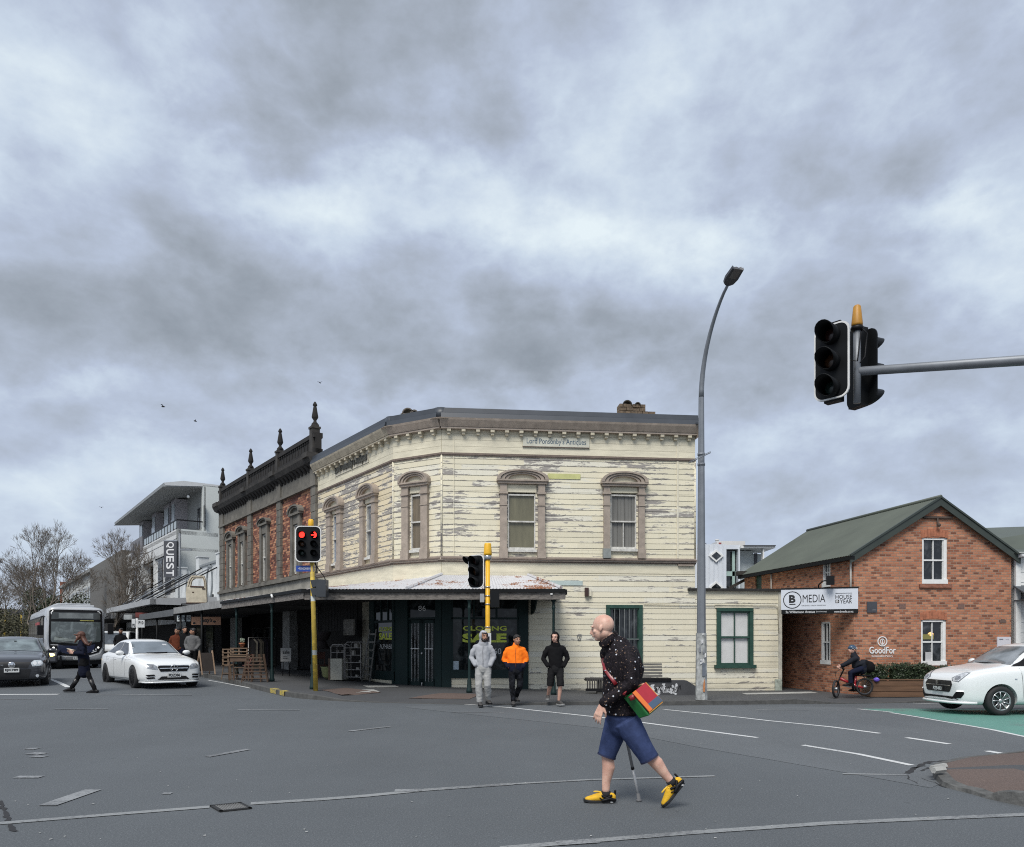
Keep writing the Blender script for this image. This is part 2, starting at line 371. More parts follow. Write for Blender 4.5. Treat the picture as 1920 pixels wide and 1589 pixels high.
def m_weatherboard(name, base=(0.68, 0.63, 0.475), peel=0.5, z_grime=None):
 n = NB(name); v = n.uv('UV');
 st = n.uv('UV', (1.0, 6.0, 1)); st2 = n.uv('UV', (2.4, 13.0, 1), (3, 8, 0))
 a = n.noise(st, 1.3, 8, 0.68, 0.5); b = n.noise(st2, 2.4, 6, 0.7, 0.3); reg = n.noise(v, 0.55, 3, 0.6)
 f = n.math('ADD', n.math('MULTIPLY', a, 0.46), n.math('ADD', n.math('MULTIPLY', b, 0.24), n.math('MULTIPLY', reg, 0.32)))
 sep = n.N.new('ShaderNodeSeparateXYZ'); n.L.new(v, sep.inputs[0])
 row = n.math('FLOOR', n.math('DIVIDE', sep.outputs[1], 0.172)); w = n.N.new('ShaderNodeTexWhiteNoise'); w.noise_dimensions = '2D'
 cmb = n.N.new('ShaderNodeCombineXYZ'); n.L.new(row, cmb.inputs[1]); n.L.new(n.math('FLOOR', n.math('ADD', n.math('DIVIDE', sep.outputs[0], 3.1), n.math('MULTIPLY', row, 0.37))), cmb.inputs[0]); n.L.new(cmb.outputs[0], w.inputs['Vector'])
 rnd = w.outputs['Value']; fr = n.math('FRACT', n.math('DIVIDE', sep.outputs[1], 0.172))
 edge = n.math('ADD', n.step(fr, 0.30, 0.02), n.math('MULTIPLY', n.step(fr, 0.85, 1.0), 0.5))     # paint lets go first along the board edges
 f2 = n.math('ADD', f, n.math('ADD', n.math('MULTIPLY', edge, 0.045), n.math('MULTIPLY', n.math('SUBTRACT', rnd, 0.5), 0.07)))
 th = 0.635-peel*0.15
 flake = n.step(f2, th, th+0.012); halo = n.step(f2, th-0.03, th)
 c = n.mix(rnd, tuple(x*0.93 for x in base), tuple(min(1, x*1.06) for x in base))
 pale = n.step(n.math('ADD', n.math('MULTIPLY', rnd, 0.55), n.math('MULTIPLY', a, 0.45)), 0.64, 0.68)
 c = n.mix(n.math('MULTIPLY', pale, 0.45), c, (0.60, 0.60, 0.55))
 c = n.mix(n.math('MULTIPLY', halo, 0.35), c, (0.70, 0.68, 0.60))
 dirt = n.noise(n.uv('UV', (7, 0.8, 1)), 1.6, 5, 0.65); c = n.mix(n.math('MULTIPLY', n.step(dirt, 0.52, 0.8), 0.28), c, (0.40, 0.33, 0.20))
 spk = n.noise(v, 26, 3, 0.6); c = n.mix(n.math('MULTIPLY', n.step(spk, 0.66, 0.72), 0.55), c, (0.24, 0.19, 0.14))
 wood = n.mix(n.noise(n.uv('UV', (3, 40, 1)), 2.0, 4, 0.6), (0.13, 0.105, 0.085), (0.40, 0.385, 0.36)); c = n.mix(flake, c, wood)
 if z_grime is not None:
  g = n.math('ADD', n.step(sep.outputs[1], z_grime+0.9, z_grime), n.math('MULTIPLY', n.math('SUBTRACT', a, 0.5), 1.4)); c = n.mix(n.math('MULTIPLY', n.step(g, 0.7, 1.5), 0.55), c, (0.16, 0.14, 0.10))
 n.base(c); n.rough(0.62); n.bump(n.math('ADD', n.math('MULTIPLY', flake, -0.5), n.math('MULTIPLY', b, 0.4)), 0.7, 0.006); return n.m
CREAM = m_weatherboard('peeling_cream_boards', peel=0.57, z_grime=0.1)
CREAM_L = m_weatherboard('badly_peeling_cream_boards', (0.68, 0.585, 0.40), peel=0.72)
CREAM_S = m_weatherboard('sound_cream_boards', (0.68, 0.63, 0.49), peel=0.13)
CREAM_G = m_weatherboard('dirty_lower_boards', (0.68, 0.63, 0.485), peel=0.28, z_grime=0.0)
FRIEZE = mk('cream_paint', (0.67, 0.62, 0.475), 0.6, var=0.16, scale=2.5, bump=0.15, stretch=(0.6, 1, 3))
BROWN = mk('taupe_trim_paint', (0.33, 0.275, 0.225), 0.6, var=0.22, scale=5, bump=0.2)
BROWN_D = mk('dark_taupe_trim', (0.17, 0.13, 0.105), 0.65, var=0.25, scale=5)
FLASH = mk('dark_slate_flashing', (0.040, 0.047, 0.058), 0.45, var=0.18, scale=1.5, spec=0.5)
def m_brick(name, c1, c2, c3, mortar, bw=0.235, bh=0.083, ms=0.012, grime=(0.05, 0.04, 0.035), dirt=0.3):
 n = NB(name); v = n.uv('UV'); t = n.N.new('ShaderNodeTexBrick'); n.L.new(v, t.inputs['Vector'])
 t.inputs['Scale'].default_value = 1; t.inputs['Brick Width'].default_value = bw; t.inputs['Row Height'].default_value = bh
 t.inputs['Mortar Size'].default_value = ms/2; t.inputs['Mortar Smooth'].default_value = 0.25; t.inputs['Bias'].default_value = 0.0; t.offset = 0.5
 t.inputs['Color1'].default_value = (0, 0, 0, 1); t.inputs['Color2'].default_value = (1, 1, 1, 1); t.inputs['Mortar'].default_value = (0.5, 0.5, 0.5, 1)
 r = n.N.new('ShaderNodeValToRGB'); n.L.new(t.outputs['Color'], r.inputs[0]); e = r.color_ramp.elements
 e[0].color = (*c1, 1); e[1].color = (*c3, 1); k = r.color_ramp.elements.new(0.35); k.color = (*c2, 1); k = r.color_ramp.elements.new(0.7); k.color = (*tuple((a+b)/2 for a, b in zip(c2, c3)), 1); k = r.color_ramp.elements.new(0.06); k.color = (*tuple(x*0.45 for x in c1), 1)
 a = n.noise(v, 14, 5, 0.7); b = n.noise(v, 0.9, 5, 0.65)
 c = n.mix(n.math('MULTIPLY', a, 0.5), r.outputs[0], tuple(x*0.6 for x in c2)); c = n.mix(n.math('MULTIPLY', n.step(b, 0.48, 0.8), dirt), c, grime)
 c = n.mix(t.outputs['Fac'], c, n.mix(a, mortar, tuple(x*0.65 for x in mortar))); n.base(c); n.rough(0.85)
 n.bump(n.math('SUBTRACT', n.math('MULTIPLY', a, 0.3), t.outputs['Fac']), 0.8, 0.008); return n.m
BRICK_O = m_brick('orange_brick', (0.26, 0.09, 0.05), (0.42, 0.16, 0.085), (0.58, 0.27, 0.15), (0.34, 0.25, 0.19), bw=.175, bh=.075, ms=.018, dirt=0.3)
BRICK_R = m_brick('soot_red_brick', (0.10, 0.030, 0.022), (0.23, 0.072, 0.042), (0.64, 0.33, 0.18), (0.10, 0.07, 0.06), bw=.26, bh=0.10, ms=.02, dirt=0.45)
STONE = mk('grey_render', (0.145, 0.135, 0.115), 0.85, var=0.35, scale=2.2, bump=0.3)
STONE_P = mk('stained_pale_render', (0.30, 0.285, 0.245), 0.85, var=0.42, scale=1.8, bump=0.3)
SOOT = mk('sooty_parapet', (0.019, 0.017, 0.016), 0.9, var=0.5, scale=3, bump=0.4)
SOOT2 = mk('dark_weathered_stone', (0.045, 0.041, 0.037), 0.9, var=0.5, scale=4, bump=0.4)
GREEN_D = mk('dark_green_joinery', (0.009, 0.024, 0.024), 0.55, var=0.2, scale=4, spec=0.25)
GREEN_W = mk('bottle_green_window_paint', (0.022, 0.065, 0.048), 0.45, var=0.25, scale=5)
BLACKISH = mk('black_paint', (0.008, 0.009, 0.010), 0.6, var=0.2, spec=0.2)
SHADE = mk('painted_shop_shade', (0.012, 0.011, 0.010), 0.9, var=0.5, scale=1.7)  # near-black colour stands in for the shade inside shops and under the verandah
WHITE_P = mk('white_joinery_paint', (0.72, 0.72, 0.70), 0.45, var=0.10, scale=6)
WHITE_W = mk('weathered_white_paint', (0.55, 0.54, 0.50), 0.6, var=0.3, scale=9)
def m_glass(name, base=(0.012, 0.015, 0.018), rough=0.03, spec=0.6, var=0.0):
 n = NB(name); v = n.uv('Object'); w = n.noise(v, 1.1, 2, 0.5); a = n.noise(v, 2.6, 4, 0.7, 0.6)
 n.base(n.mix(n.step(a, 0.45, 0.75), base, tuple(x*(1+var)+var*0.02 for x in base))); n.rough(rough); n.b.inputs['Specular IOR Level'].default_value = spec; n.bump(w, 0.12, 0.05); return n.m
GLASS = m_glass('dark_window_glass', (0.010, 0.012, 0.014), 0.03, 0.65, 2.0)
GLASS_SHOP = m_glass('shop_window_glass', (0.008, 0.011, 0.012), 0.04, 0.28, 2.2)
BLIND = mk('olive_blind_behind_glass', (0.155, 0.145, 0.095), 0.22, var=0.25, scale=1.2, spec=0.5, stretch=(3, 1, 0.5))
BLIND_B = mk('brown_blind_behind_glass', (0.155, 0.125, 0.085), 0.22, var=0.35, scale=1.5, spec=0.5, stretch=(5, 1, 0.4))
BLIND_G = mk('grey_strip_blind', (0.17, 0.165, 0.15), 0.3, var=0.2, scale=1.5, spec=0.5, stretch=(6, 1, 0.4))
BLUEGL = m_glass('painted_sky_reflection_glass', (0.12, 0.17, 0.26), 0.05, 0.8, 0.6)  # blue base colour paints the reflected sky into the pane
GREYGL = m_glass('grey_curtained_glass', (0.13, 0.14, 0.15), 0.12, 0.6, 0.8)
PANEWHITE = mk('white_painted_pane', (0.60, 0.60, 0.59), 0.35, var=0.08, scale=3)
def m_iron():
 n = NB('rusty_corrugated_iron'); v = n.uv('Object'); st = n.uv('Object', (1.2, 1.2, 1.0)); a = n.noise(st, 2.2, 7, 0.72, 0.6); b = n.noise(v, 0.6, 4, 0.6); d = n.noise(n.uv('Object', (8, 8, 8)), 3.0, 4, 0.6)
 f = n.math('ADD', n.math('MULTIPLY', a, 0.55), n.math('ADD', n.math('MULTIPLY', b, 0.35), n.math('MULTIPLY', d, 0.10)))
 c = n.mix(a, (0.50, 0.50, 0.52), (0.70, 0.70, 0.71)); c = n.mix(n.step(f, 0.52, 0.575), c, n.mix(d, (0.17, 0.06, 0.03), (0.36, 0.17, 0.09))); n.base(c); n.rough(0.55); n.b.inputs['Metallic'].default_value = 0.15; return n.m
IRON = m_iron()
FASCIA = mk('flaking_grey_fascia', (0.16, 0.145, 0.13), 0.8, var=0.6, scale=7, bump=0.3, stretch=(1, 1, 3))
GREENROOF = mk('green_corrugated_roof', (0.075, 0.088, 0.070), 0.55, var=0.15, scale=0.8)
GREENTRIM = mk('dark_green_barge_board', (0.035, 0.045, 0.038), 0.5, var=0.15)
GALV = mk('galvanised_steel', (0.20, 0.215, 0.235), 0.5, metal=0.35, var=0.15, scale=3)
STEEL = mk('bright_steel', (0.42, 0.43, 0.44), 0.3, metal=0.8, var=0.08)
YELLOW = mk('signal_yellow_paint', (0.78, 0.43, 0.02), 0.45, var=0.12, scale=6)
YELLOW_W = None
def m_worn_yellow():
 n = NB('worn_yellow_pole_paint'); v = n.uv('Object'); a = n.noise(v, 6, 5, 0.7); z = n.noise(n.uv('Object', (0.1, 0.1, 2.4)), 1.4, 3, 0.5)
 c = n.mix(n.step(a, 0.50, 0.58), (0.42, 0.30, 0.05), (0.60, 0.42, 0.06)); c = n.mix(n.step(z, 0.56, 0.58), c, n.mix(a, (0.40, 0.42, 0.42), (0.62, 0.64, 0.60))); n.base(c); n.rough(0.6); return n.m
YELLOW_W = m_worn_yellow()
SIGBLK = mk('signal_black_plastic', (0.006, 0.007, 0.008), 0.5, var=0.15, spec=0.2)
RUBBER = mk('tyre_rubber', (0.018, 0.018, 0.019), 0.75, var=0.2, scale=8)
ALLOY = mk('silver_alloy', (0.50, 0.51, 0.52), 0.3, metal=0.75, var=0.05)
ALLOY_B = mk('black_alloy', (0.015, 0.015, 0.017), 0.3, metal=0.3, var=0.1)
CARWHITE = mk('white_car_paint', (0.74, 0.755, 0.75), 0.25, var=0.0, coat=0.7)
CARBLACK = mk('charcoal_car_paint', (0.022, 0.023, 0.028), 0.25, var=0.05, coat=0.8)
CARSILVER = mk('silver_bus_paint', (0.50, 0.51, 0.52), 0.32, metal=0.35, var=0.10, scale=1.0, coat=0.4)
CARGLASS = m_glass('car_glass', (0.055, 0.065, 0.075), 0.04, 0.8, 0.9)
CARGLASS_S = m_glass('dark_side_glass', (0.025, 0.030, 0.037), 0.04, 0.7, 0.5)
PLASTIC = mk('black_trim_plastic', (0.007, 0.007, 0.008), 0.5, var=0.15, spec=0.22)
CHROME = mk('chrome', (0.62, 0.63, 0.64), 0.12, metal=0.95, var=0.0)
LAMPGL = mk('headlamp_glass', (0.32, 0.34, 0.36), 0.12, var=0.45, scale=14, spec=0.8, metal=0.3)
PLATE = mk('number_plate_white', (0.62, 0.63, 0.62), 0.5, var=0.05)
INK = mk('black_lettering', (0.012, 0.012, 0.013), 0.5, var=0.0)
def light_mat(name, col, s): return mk(name, tuple(x*0.5 for x in col), 0.4, var=0, emit=col, estr=s)
RED_L = light_mat('lit_red_signal', (1.0, 0.03, 0.02), 1.3)
BARK = mk('grey_brown_bark', (0.15, 0.125, 0.10), 0.9, var=0.3, scale=4)
LEAF = mk('dark_evergreen_leaf', (0.035, 0.045, 0.020), 0.7, var=0.4, scale=2.0)
HEDGE = mk('hedge_leaf', (0.025, 0.042, 0.016), 0.6, var=0.5, scale=9)
TIMBER = mk('stained_planter_timber', (0.13, 0.070, 0.038), 0.7, var=0.3, scale=3, stretch=(0.4, 1, 4), bump=0.2)
WOOD = mk('raw_wood', (0.15, 0.098, 0.06), 0.7, var=0.3, scale=5)
WOOD_D = mk('dark_wood', (0.085, 0.050, 0.030), 0.6, var=0.3, scale=5)
BENCH = mk('grey_weathered_slat', (0.055, 0.052, 0.048), 0.8, var=0.4, scale=6, stretch=(0.3, 1, 3))
MODWHITE = mk('white_metal_cladding', (0.60, 0.63, 0.67), 0.45, var=0.05, scale=1)
QUESTWALL = mk('pale_green_grey_render', (0.56, 0.585, 0.56), 0.8, var=0.05, scale=0.6)
QUESTLITE = mk('light_grey_render', (0.58, 0.59, 0.585), 0.8, var=0.08, scale=0.6)
GREYDARK = mk('charcoal_panel', (0.055, 0.058, 0.068), 0.55, var=0.12)
SKIN = mk('skin', (0.52, 0.28, 0.20), 0.5, var=0.14, scale=9)
SKIN_P = mk('fair_skin', (0.56, 0.33, 0.25), 0.5, var=0.18, scale=7)
HAIR = mk('black_hair', (0.012, 0.010, 0.009), 0.55, var=0.2)
REDHAIR = mk('auburn_hair', (0.085, 0.030, 0.016), 0.55, var=0.3)
def cloth(name, col, var=0.16, scale=7, rough=0.9, bump=0.35): return mk(name, col, rough, var=var, scale=scale, bump=bump, bscale=22, spec=0.15)
def ground():
 mb = MB(); xs = sorted([-260,-160,-110,-80,-60,-50,-34/3,11/3]+[-42+i*3 for i in range(29)]+[50,60,80,110,160,260]); ys = [-60,-30,-12,-4,0,3,6,9,11,12.5]+[13.5+i*0.3 for i in range(36)]+[24.5,27,29,32,36,42,50,60,75,95,120,160,220,300]
 vs = [(x, y, G(x, y)) for y in ys for x in xs]; w = len(xs)
 mb.add(vs, [(j*w+i, j*w+i+1, (j+1)*w+i+1, (j+1)*w+i) for j in range(len(ys)-1) for i in range(w-1)], 0, True)
 tag(mb.build('road', ASPH), kind='structure')
ground()
KD = Vector((-0.592, 0.806, 0)); KN = Vector((0.806, 0.592, 0))
def kerb_line():
 P = []
 for t in (260, 200, 150, 110, 80, 60, 48, 40, 34, 29, 25, 21, 18, 15, 12, 9.5, 7, 5, 3, 1.5): P.append((Vector((-6.1, 19.7, 0))+KD*t, KN.copy(), 1.0))
 for x, y, nx, ny, h in ((-6.1,19.7,.75,.66,1), (-5.5,19.15,.6,.8,1), (-4.9,18.8,.4,.92,.75), (-4.2,18.5,.25,.97,.25), (-3.2,18.25,.1,1,.05), (-2.0,18.1,0,1,.03), (-1.0,18.05,0,1,.05), (0.2,18.1,-.05,1,.3), (1.2,18.2,-.1,1,.6), (2.4,18.4,-.1,1,.8), (4,18.7,-.1,1,.8), (5.5,18.95,-.1,1,.8), (6.6,19.15,-.1,1,.8), (7.4,19.25,-.1,1,1.0), (8.6,19.4,-.1,1,.15), (10,19.7,-.1,1,.1), (12,20.1,-.1,1,.6), (15,20.8,-.1,1,1), (20,22,-.15,1,1), (30,24.5,-.2,1,1), (60,33,-.2,1,1), (140,56,-.2,1,1)):
  P.append((Vector((x, y, 0)), Vector((nx, ny, 0)).normalized(), h))
 return P
def footpath():
 P = kerb_line(); offs = [0.14, 0.6, 1.3, 2.2, 3.2, 4.4, 6.0, 8.5, 12.0]; vs = []; w = len(offs)
 def hgt(p, h, d): return G(p.x, p.y)+0.125*h*(1-sm(0, 2.2, d))+0.125*sm(0, 2.2, d)
 offs = [0.14, 0.4, 0.8, 1.3, 1.8, 2.3, 2.9, .15, .3, .45, .6, .8, 1]
 for k, (p, n, h) in enumerate(P):
  e = p+n*2.9; tg = p+KN*12 if k < 20 else Vector((max(3.6, p.x+.4), max(26.8, p.y+8.5), 0))
  for j, d in enumerate(offs):
   q = p+n*d if j < 7 else e.lerp(tg, d)
   vs.append((q.x, q.y, (hgt(q, h, d) if j < 7 else PG(q.x, q.y))+0.002))
 w = len(offs); mb = MB(); mb.add(vs, [(i*w+j, (i+1)*w+j, (i+1)*w+j+1, i*w+j+1) for i in range(len(P)-1) for j in range(w-1)], 0, True)
 tag(mb.build('footpath', PAVE), kind='structure')
 kb = MB(); sec = [(0, -0.05), (0.0, 1.0), (0.02, 1.06), (0.14, 1.06), (0.16, -0.05)]; vs = []; w = len(sec)
 for p, n, h in P:
  for d, k in sec:
   q = p+n*d; vs.append((q.x, q.y, G(q.x, q.y)+(0.125*max(h, .04)*k if k > 0 else k)+0.003))
 kb.add(vs, [(i*w+j, (i+1)*w+j, (i+1)*w+j+1, i*w+j+1) for i in range(len(P)-1) for j in range(w-1)], 0)
 tag(kb.build('kerb', KERB), kind='structure')
 return hgt
def PG(x, y):
 """footpath height near the buildings"""
 return G(x, y)+0.125
PH = footpath()
def PP(px, py, dz=0.0):
 return GP(px, py, 0.125+dz)
def drape(mb, pts, mi=0, lift=0.004, seg=0.6, base=0.0):
 """convex quad strip given as list of (left, right) ground points"""
 rows = []
 for i in range(len(pts)-1):
  (a0, b0), (a1, b1) = pts[i], pts[i+1]; n = max(1, int((a1-a0).length/seg))
  for k in range(n): t = k/n; rows.append((a0.lerp(a1, t), b0.lerp(b1, t)))
 rows.append(pts[-1]); vs = []
 for a, b in rows:
  for p in (a, b): vs.append((p.x, p.y, G(p.x, p.y)+lift+base))
 mb.add(vs, [(2*i, 2*i+1, 2*i+3, 2*i+2) for i in range(len(rows)-1)], mi, True)
def line(mb, pix, w=0.11, mi=0, lift=0.006):
 P = [GP(*p) for p in pix]; out = []
 for i, p in enumerate(P):
  t = (P[min(i+1, len(P)-1)]-P[max(i-1, 0)]); t.z = 0; t.normalize(); n = Vector((-t.y, t.x, 0))*w/2; out.append((p+n, p-n))
 drape(mb, out, mi, lift)
mk1 = MB()   # crisp lines
for pix, w in ([(800,1317),(900,1323),(960,1328),(1127,1346),(1215,1357),(1420,1384)], .10), ([(1505,1398),(1610,1415),(1710,1436)], .10), ([(1245,1331),(1440,1352),(1560,1364),(1650,1376)], .10), \
 ([(1700,1384),(1780,1396)], .11), ([(1850,1409),(1892,1416)], .12), ([(1670,1337),(1760,1352),(1860,1369),(1930,1384),(2100,1412)], .09), ([(1608,1330),(1672,1336)], .09), ([(82,1270),(128,1289)], .14), ([(-200,1303.5),(110,1302.5)], .16), ([(390,1276),(470,1291)], .08),\
 ([(1712,1319),(1760,1321)], .10): line(mk1, pix, w)
tag(mk1.build('lane_lines', WHITE_LINE), kind='structure')
mk2 = MB()   # worn crossing lines and dashes
for pix, w in ([(-60,1551),(0,1545),(200,1529),(393,1514)], .10), ([(470,1508),(600,1500),(690,1493),(800,1482),(960,1471)], .11), ([(960,1471),(1110,1463),(1340,1456)], .07), ([(1580,1452),(1700,1454)], .07), \
 ([(940,1592),(1120,1577),(1290,1563),(1550,1545),(1700,1538),(1960,1527)], .10): line(mk2, pix, w)
tag(mk2.build('worn_crossing_lines', FADED_LINE), kind='structure')
mk3 = MB()
for pix, w in ([(88,1512),(175,1482)], .17), ([(388,1420),(466,1406)], .11), ([(655,1372),(733,1363)], .10), ([(102,1330.5),(202,1330.5)], .10), ([(445,1331.5),(562,1332)], .10), ([(1417,1331.5),(1517,1332)], .10), ([(848,1336),(945,1337)], .10), ([(180,1303),(360,1304)], .10), ([(150,1273),(178,1273)], .2),\
 ([(50,1405),(70,1405)], .16), ([(57,1413),(80,1415)], .16), ([(30,1458),(78,1458)], .12), ([(305,1489),(322,1489)], .06), ([(60,1419),(85,1420)], .12), ([(0,1312),(60,1312)], .08), ([(1045,1583),(1120,1578)], .12), ([(740,1484),(790,1483)], .12): line(mk3, pix, w, lift=0.008)
tag(mk3.build('dashes', DASH_LINE), kind='structure')
def sheet(mb, top, bot, lift, mi=0, nu=10, nv=10):
 T = [GP(*p) for p in top]; B = [GP(*p) for p in bot]; vs = []; rows = 0
 for i in range(len(T)-1):
  for k in range(nu + (1 if i == len(T)-2 else 0)):
   t = k/nu; a = T[i].lerp(T[i+1], t); b = B[i].lerp(B[i+1], t); rows += 1
   for j in range(nv+1): q = a.lerp(b, j/nv); vs.append((q.x, q.y, G(q.x, q.y)+lift))
 w = nv+1; mb.add(vs, [(i*w+j, i*w+j+1, (i+1)*w+j+1, (i+1)*w+j) for i in range(rows-1) for j in range(nv)], mi, True)
gl = MB()
top = [(1618,1329.5),(1700,1329.5),(1800,1330),(1960,1331),(2300,1333)]; bot = [(1620,1330.2),(1690,1339),(1800,1358),(1930,1383),(2300,1440)]
sheet(gl, top, bot, 0.0045)
tag(gl.build('green_cycle_lane', GREEN_LANE), kind='structure')
pt = MB()
top = [(760,1325),(1000,1322),(1300,1324),(1700,1328),(2100,1338)]; bot = [(762,1327),(1127,1366),(1305,1401),(1600,1452),(1745,1478)]
sheet(pt, top, bot, 0.003)
tag(pt.build('resealed_road_patch', ASPH2), kind='structure')
rp = MB()
def pad(mb, pix, lift, mi=0, base=0.125):
 P = [PP(*p) for p in pix]; drape(mb, [(P[0], P[3]), (P[1], P[2])], mi, lift, base=base)
def hquad(mb, pix, z_of, lift=0.01, mi=0):
 P = [GP(*p) for p in pix]; N = 6; vs = []
 for i in range(N+1):
  for j in range(N+1):
   a = P[0].lerp(P[1], i/N); b = P[3].lerp(P[2], i/N); q = a.lerp(b, j/N); vs.append((q.x, q.y, z_of(q.x, q.y)+lift))
 mb.add(vs, [(i*(N+1)+j, (i+1)*(N+1)+j, (i+1)*(N+1)+j+1, i*(N+1)+j+1) for i in range(N) for j in range(N)], mi, True)
def kerbz(x, y):
 best = min(kerb_line(), key=lambda q: (q[0]-Vector((x, y, 0))).length); d = (Vector((x, y, 0))-best[0]).dot(best[1]); return PH(Vector((x, y, 0)), best[2], max(0, d))
hquad(rp, [(600,1303),(650,1299),(715,1307),(640,1311)], kerbz, 0.012); hquad(rp, [(765,1314),(830,1309),(905,1311),(880,1316)], kerbz, 0.012)
tag(rp.build('red_tactile_paving', REDCHIP), kind='structure')
cp = MB(); hquad(cp, [(655,1303),(700,1302),(712,1306),(668,1308)], kerbz, 0.011); hquad(cp, [(680,1294),(740,1293),(748,1297),(690,1298)], kerbz, 0.01); hquad(cp, [(1390,1308),(1520,1305),(1535,1308),(1400,1311)], kerbz, 0.008)
tag(cp.build('concrete_footpath_patches', CONC), kind='structure')
yk = MB()
for p, n, h in (kerb_line()[20],):
 pass
for a, b in ((0.55, 1.05), (-0.1, 0.25)):
 p = Vector((-6.1, 19.7, 0)); q0 = p+KD*a; q1 = p+KD*b
 vs = []
 for q in (q0, q1):
  for d, z in ((-0.004, 0.02), (-0.004, 0.135), (0.145, 0.14)): r = q+KN*d; vs.append((r.x, r.y, G(r.x, r.y)+z))
 yk.add(vs, [(0,1,4,3), (1,2,5,4)])
tag(yk.build('yellow_kerb_marks', YEL_PAINT), kind='structure')
def near_corner():
 edge = [(1925,1418,.07),(1860,1421,.045),(1800,1425,.03),(1752,1440,.05),(1752,1458,.06),(1768,1474,.045),(1790,1481,.03),(1820,1488,.035),(1850,1497,.02),(1872,1502,.09),(1925,1513,.12)]
 E = []
 for px, py, h in edge: p = GP(px, py); E.append((p.x, p.y, h))
 E = [(30, 11.6, .12), (14, 10.3, .1)]+E+[(7.5, 6.2, .12), (12, 4.4, .12), (30, -3, .12)]
 c = (12.0, 8.0); mb = MB(); vs = [(x, y, h) for x, y, h in E]; n = len(E)
 inner = [(x+(c[0]-x)*0.12, y+(c[1]-y)*0.12, 0.10) for x, y, h in E]; vs += inner+[(c[0], c[1], 0.10)]
 fs = [(i, n+i, n+i+1, i+1) for i in range(n-1)]+[(n+i, 2*n, n+i+1) for i in range(n-1)]
 mb.add(vs, [f[::-1] for f in fs], 0); vb = [(x, y, -0.02) for x, y, h in E]
 kb = MB(); kw = 0.13
 for i in range(n-1):
  (x0, y0, h0), (x1, y1, h1) = E[i], E[i+1]; d0 = Vector((c[0]-x0, c[1]-y0, 0)).normalized()*kw; d1 = Vector((c[0]-x1, c[1]-y1, 0)).normalized()*kw
  kb.add([(x0-d0.x*.2,y0-d0.y*.2,-.02),(x1-d1.x*.2,y1-d1.y*.2,-.02),(x1,y1,h1+.004),(x0,y0,h0+.004),(x0+d0.x,y0+d0.y,h0+.012),(x1+d1.x,y1+d1.y,h1+.012),(x0+d0.x,y0+d0.y,0),(x1+d1.x,y1+d1.y,0)], [(0,3,2,1),(3,4,5,2),(4,6,7,5)], 0)
 tag(mb.build('near_footpath', REDCHIP), kind='structure')
 tag(kb.build('near_kerb', mk('broken_dark_kerb', (0.10, 0.10, 0.095), 0.9, var=0.5, scale=9, bump=0.8, bscale=30)), kind='structure')
 st = MB(); A_, B_ = GP(1765,1437,.09), GP(1768,1451,.09); vs = []
 for i in range(24):
  x = 4.95+i*.1 if i < 16 else 6.5+(i-15)*1.5
  for y in (A_.y, (A_.y+B_.y)/2, B_.y): vs.append((x, y, .062+.043*max(0, min(1, (x-4.86)/.85))))
 st.add(vs, [(i*3+j+1, (i+1)*3+j+1, (i+1)*3+j, i*3+j) for i in range(23) for j in (0, 1)], 0); st.f = [f[::-1] for f in st.f]
 tag(st.build('footpath_repair_strip', PAVE), kind='structure')
 sl_ = MB()
 for (a, b) in (((1748,1444),(1772,1440)), ((1750,1448),(1770,1446))):
  p, q = GP(*a, .1), GP(*b, .1); sl_.tube([p+Vector((0, 0, .018)), q+Vector((0, 0, .02))], .035, 6, smooth=False)
 tag(sl_.build('kerb_stone', CONC), 'two pale broken kerb stones at the tip of the red corner footpath', 'kerb stone')
near_corner()
ck = MB()
def crack(pix, w, seed):
 rnd = random.Random(seed); P = [GP(*p) for p in pix]; out = []
 for i in range(len(P)-1):
  n = max(2, int((P[i+1]-P[i]).length/0.07))
  for k in range(n): q = P[i].lerp(P[i+1], k/n); q += Vector((rnd.uniform(-.018, .018), rnd.uniform(-.018, .018), 0)); out.append(q)
 out.append(P[-1]); rows = []
 for i, p in enumerate(out):
  t = out[min(i+1, len(out)-1)]-out[max(0, i-1)]; t.z = 0; t.normalize(); ww = w*rnd.uniform(.2, 1)/2; m_ = Vector((-t.y, t.x, 0))*ww; rows.append((p+m_, p-m_))
 drape(ck, rows, 0, 0.0045, 5)
crack([(0,1503),(8,1520),(20,1545),(30,1560)], .05, 1); crack([(1700,1452),(1712,1442),(1740,1430),(1790,1426),(1830,1421),(1900,1420)], .09, 2); crack([(1740,1432),(1765,1436),(1790,1434)], .05, 3); crack([(1712,1441),(1730,1438),(1750,1443)], .06, 4)
crack([(1702,1455),(1706,1464),(1720,1470)], .03, 5); crack([(1725,1447),(1745,1441)], .05, 6); crack([(1730,1460),(1750,1468),(1775,1478)], .03, 8)
tag(ck.build('road_cracks', mk('tar_crack', (0.02, 0.02, 0.022), 0.9, var=.2)), kind='structure')
lt = MB(); rnd = random.Random(4)
for _ in range(70):
 px, py = rnd.uniform(-40, 1960), 1330+250*rnd.random()**0.7; p = GP(px, py); r = rnd.uniform(.005, .015)
 if p.x > 4.3 and p.y > 6.5 and p.y < 10: continue
 a = rnd.uniform(0, 3); z = G(p.x, p.y)+.006
 lt.add([(p.x+r*cos(a+k*1.57)*rnd.uniform(.5, 1.4), p.y+r*sin(a+k*1.57), z+rnd.uniform(0, .004)) for k in range(4)], [(0,1,2,3)])
tag(lt.build('litter_specks', mk('pale_litter', (0.42, 0.42, 0.40), 0.8, var=.3)), kind='stuff')
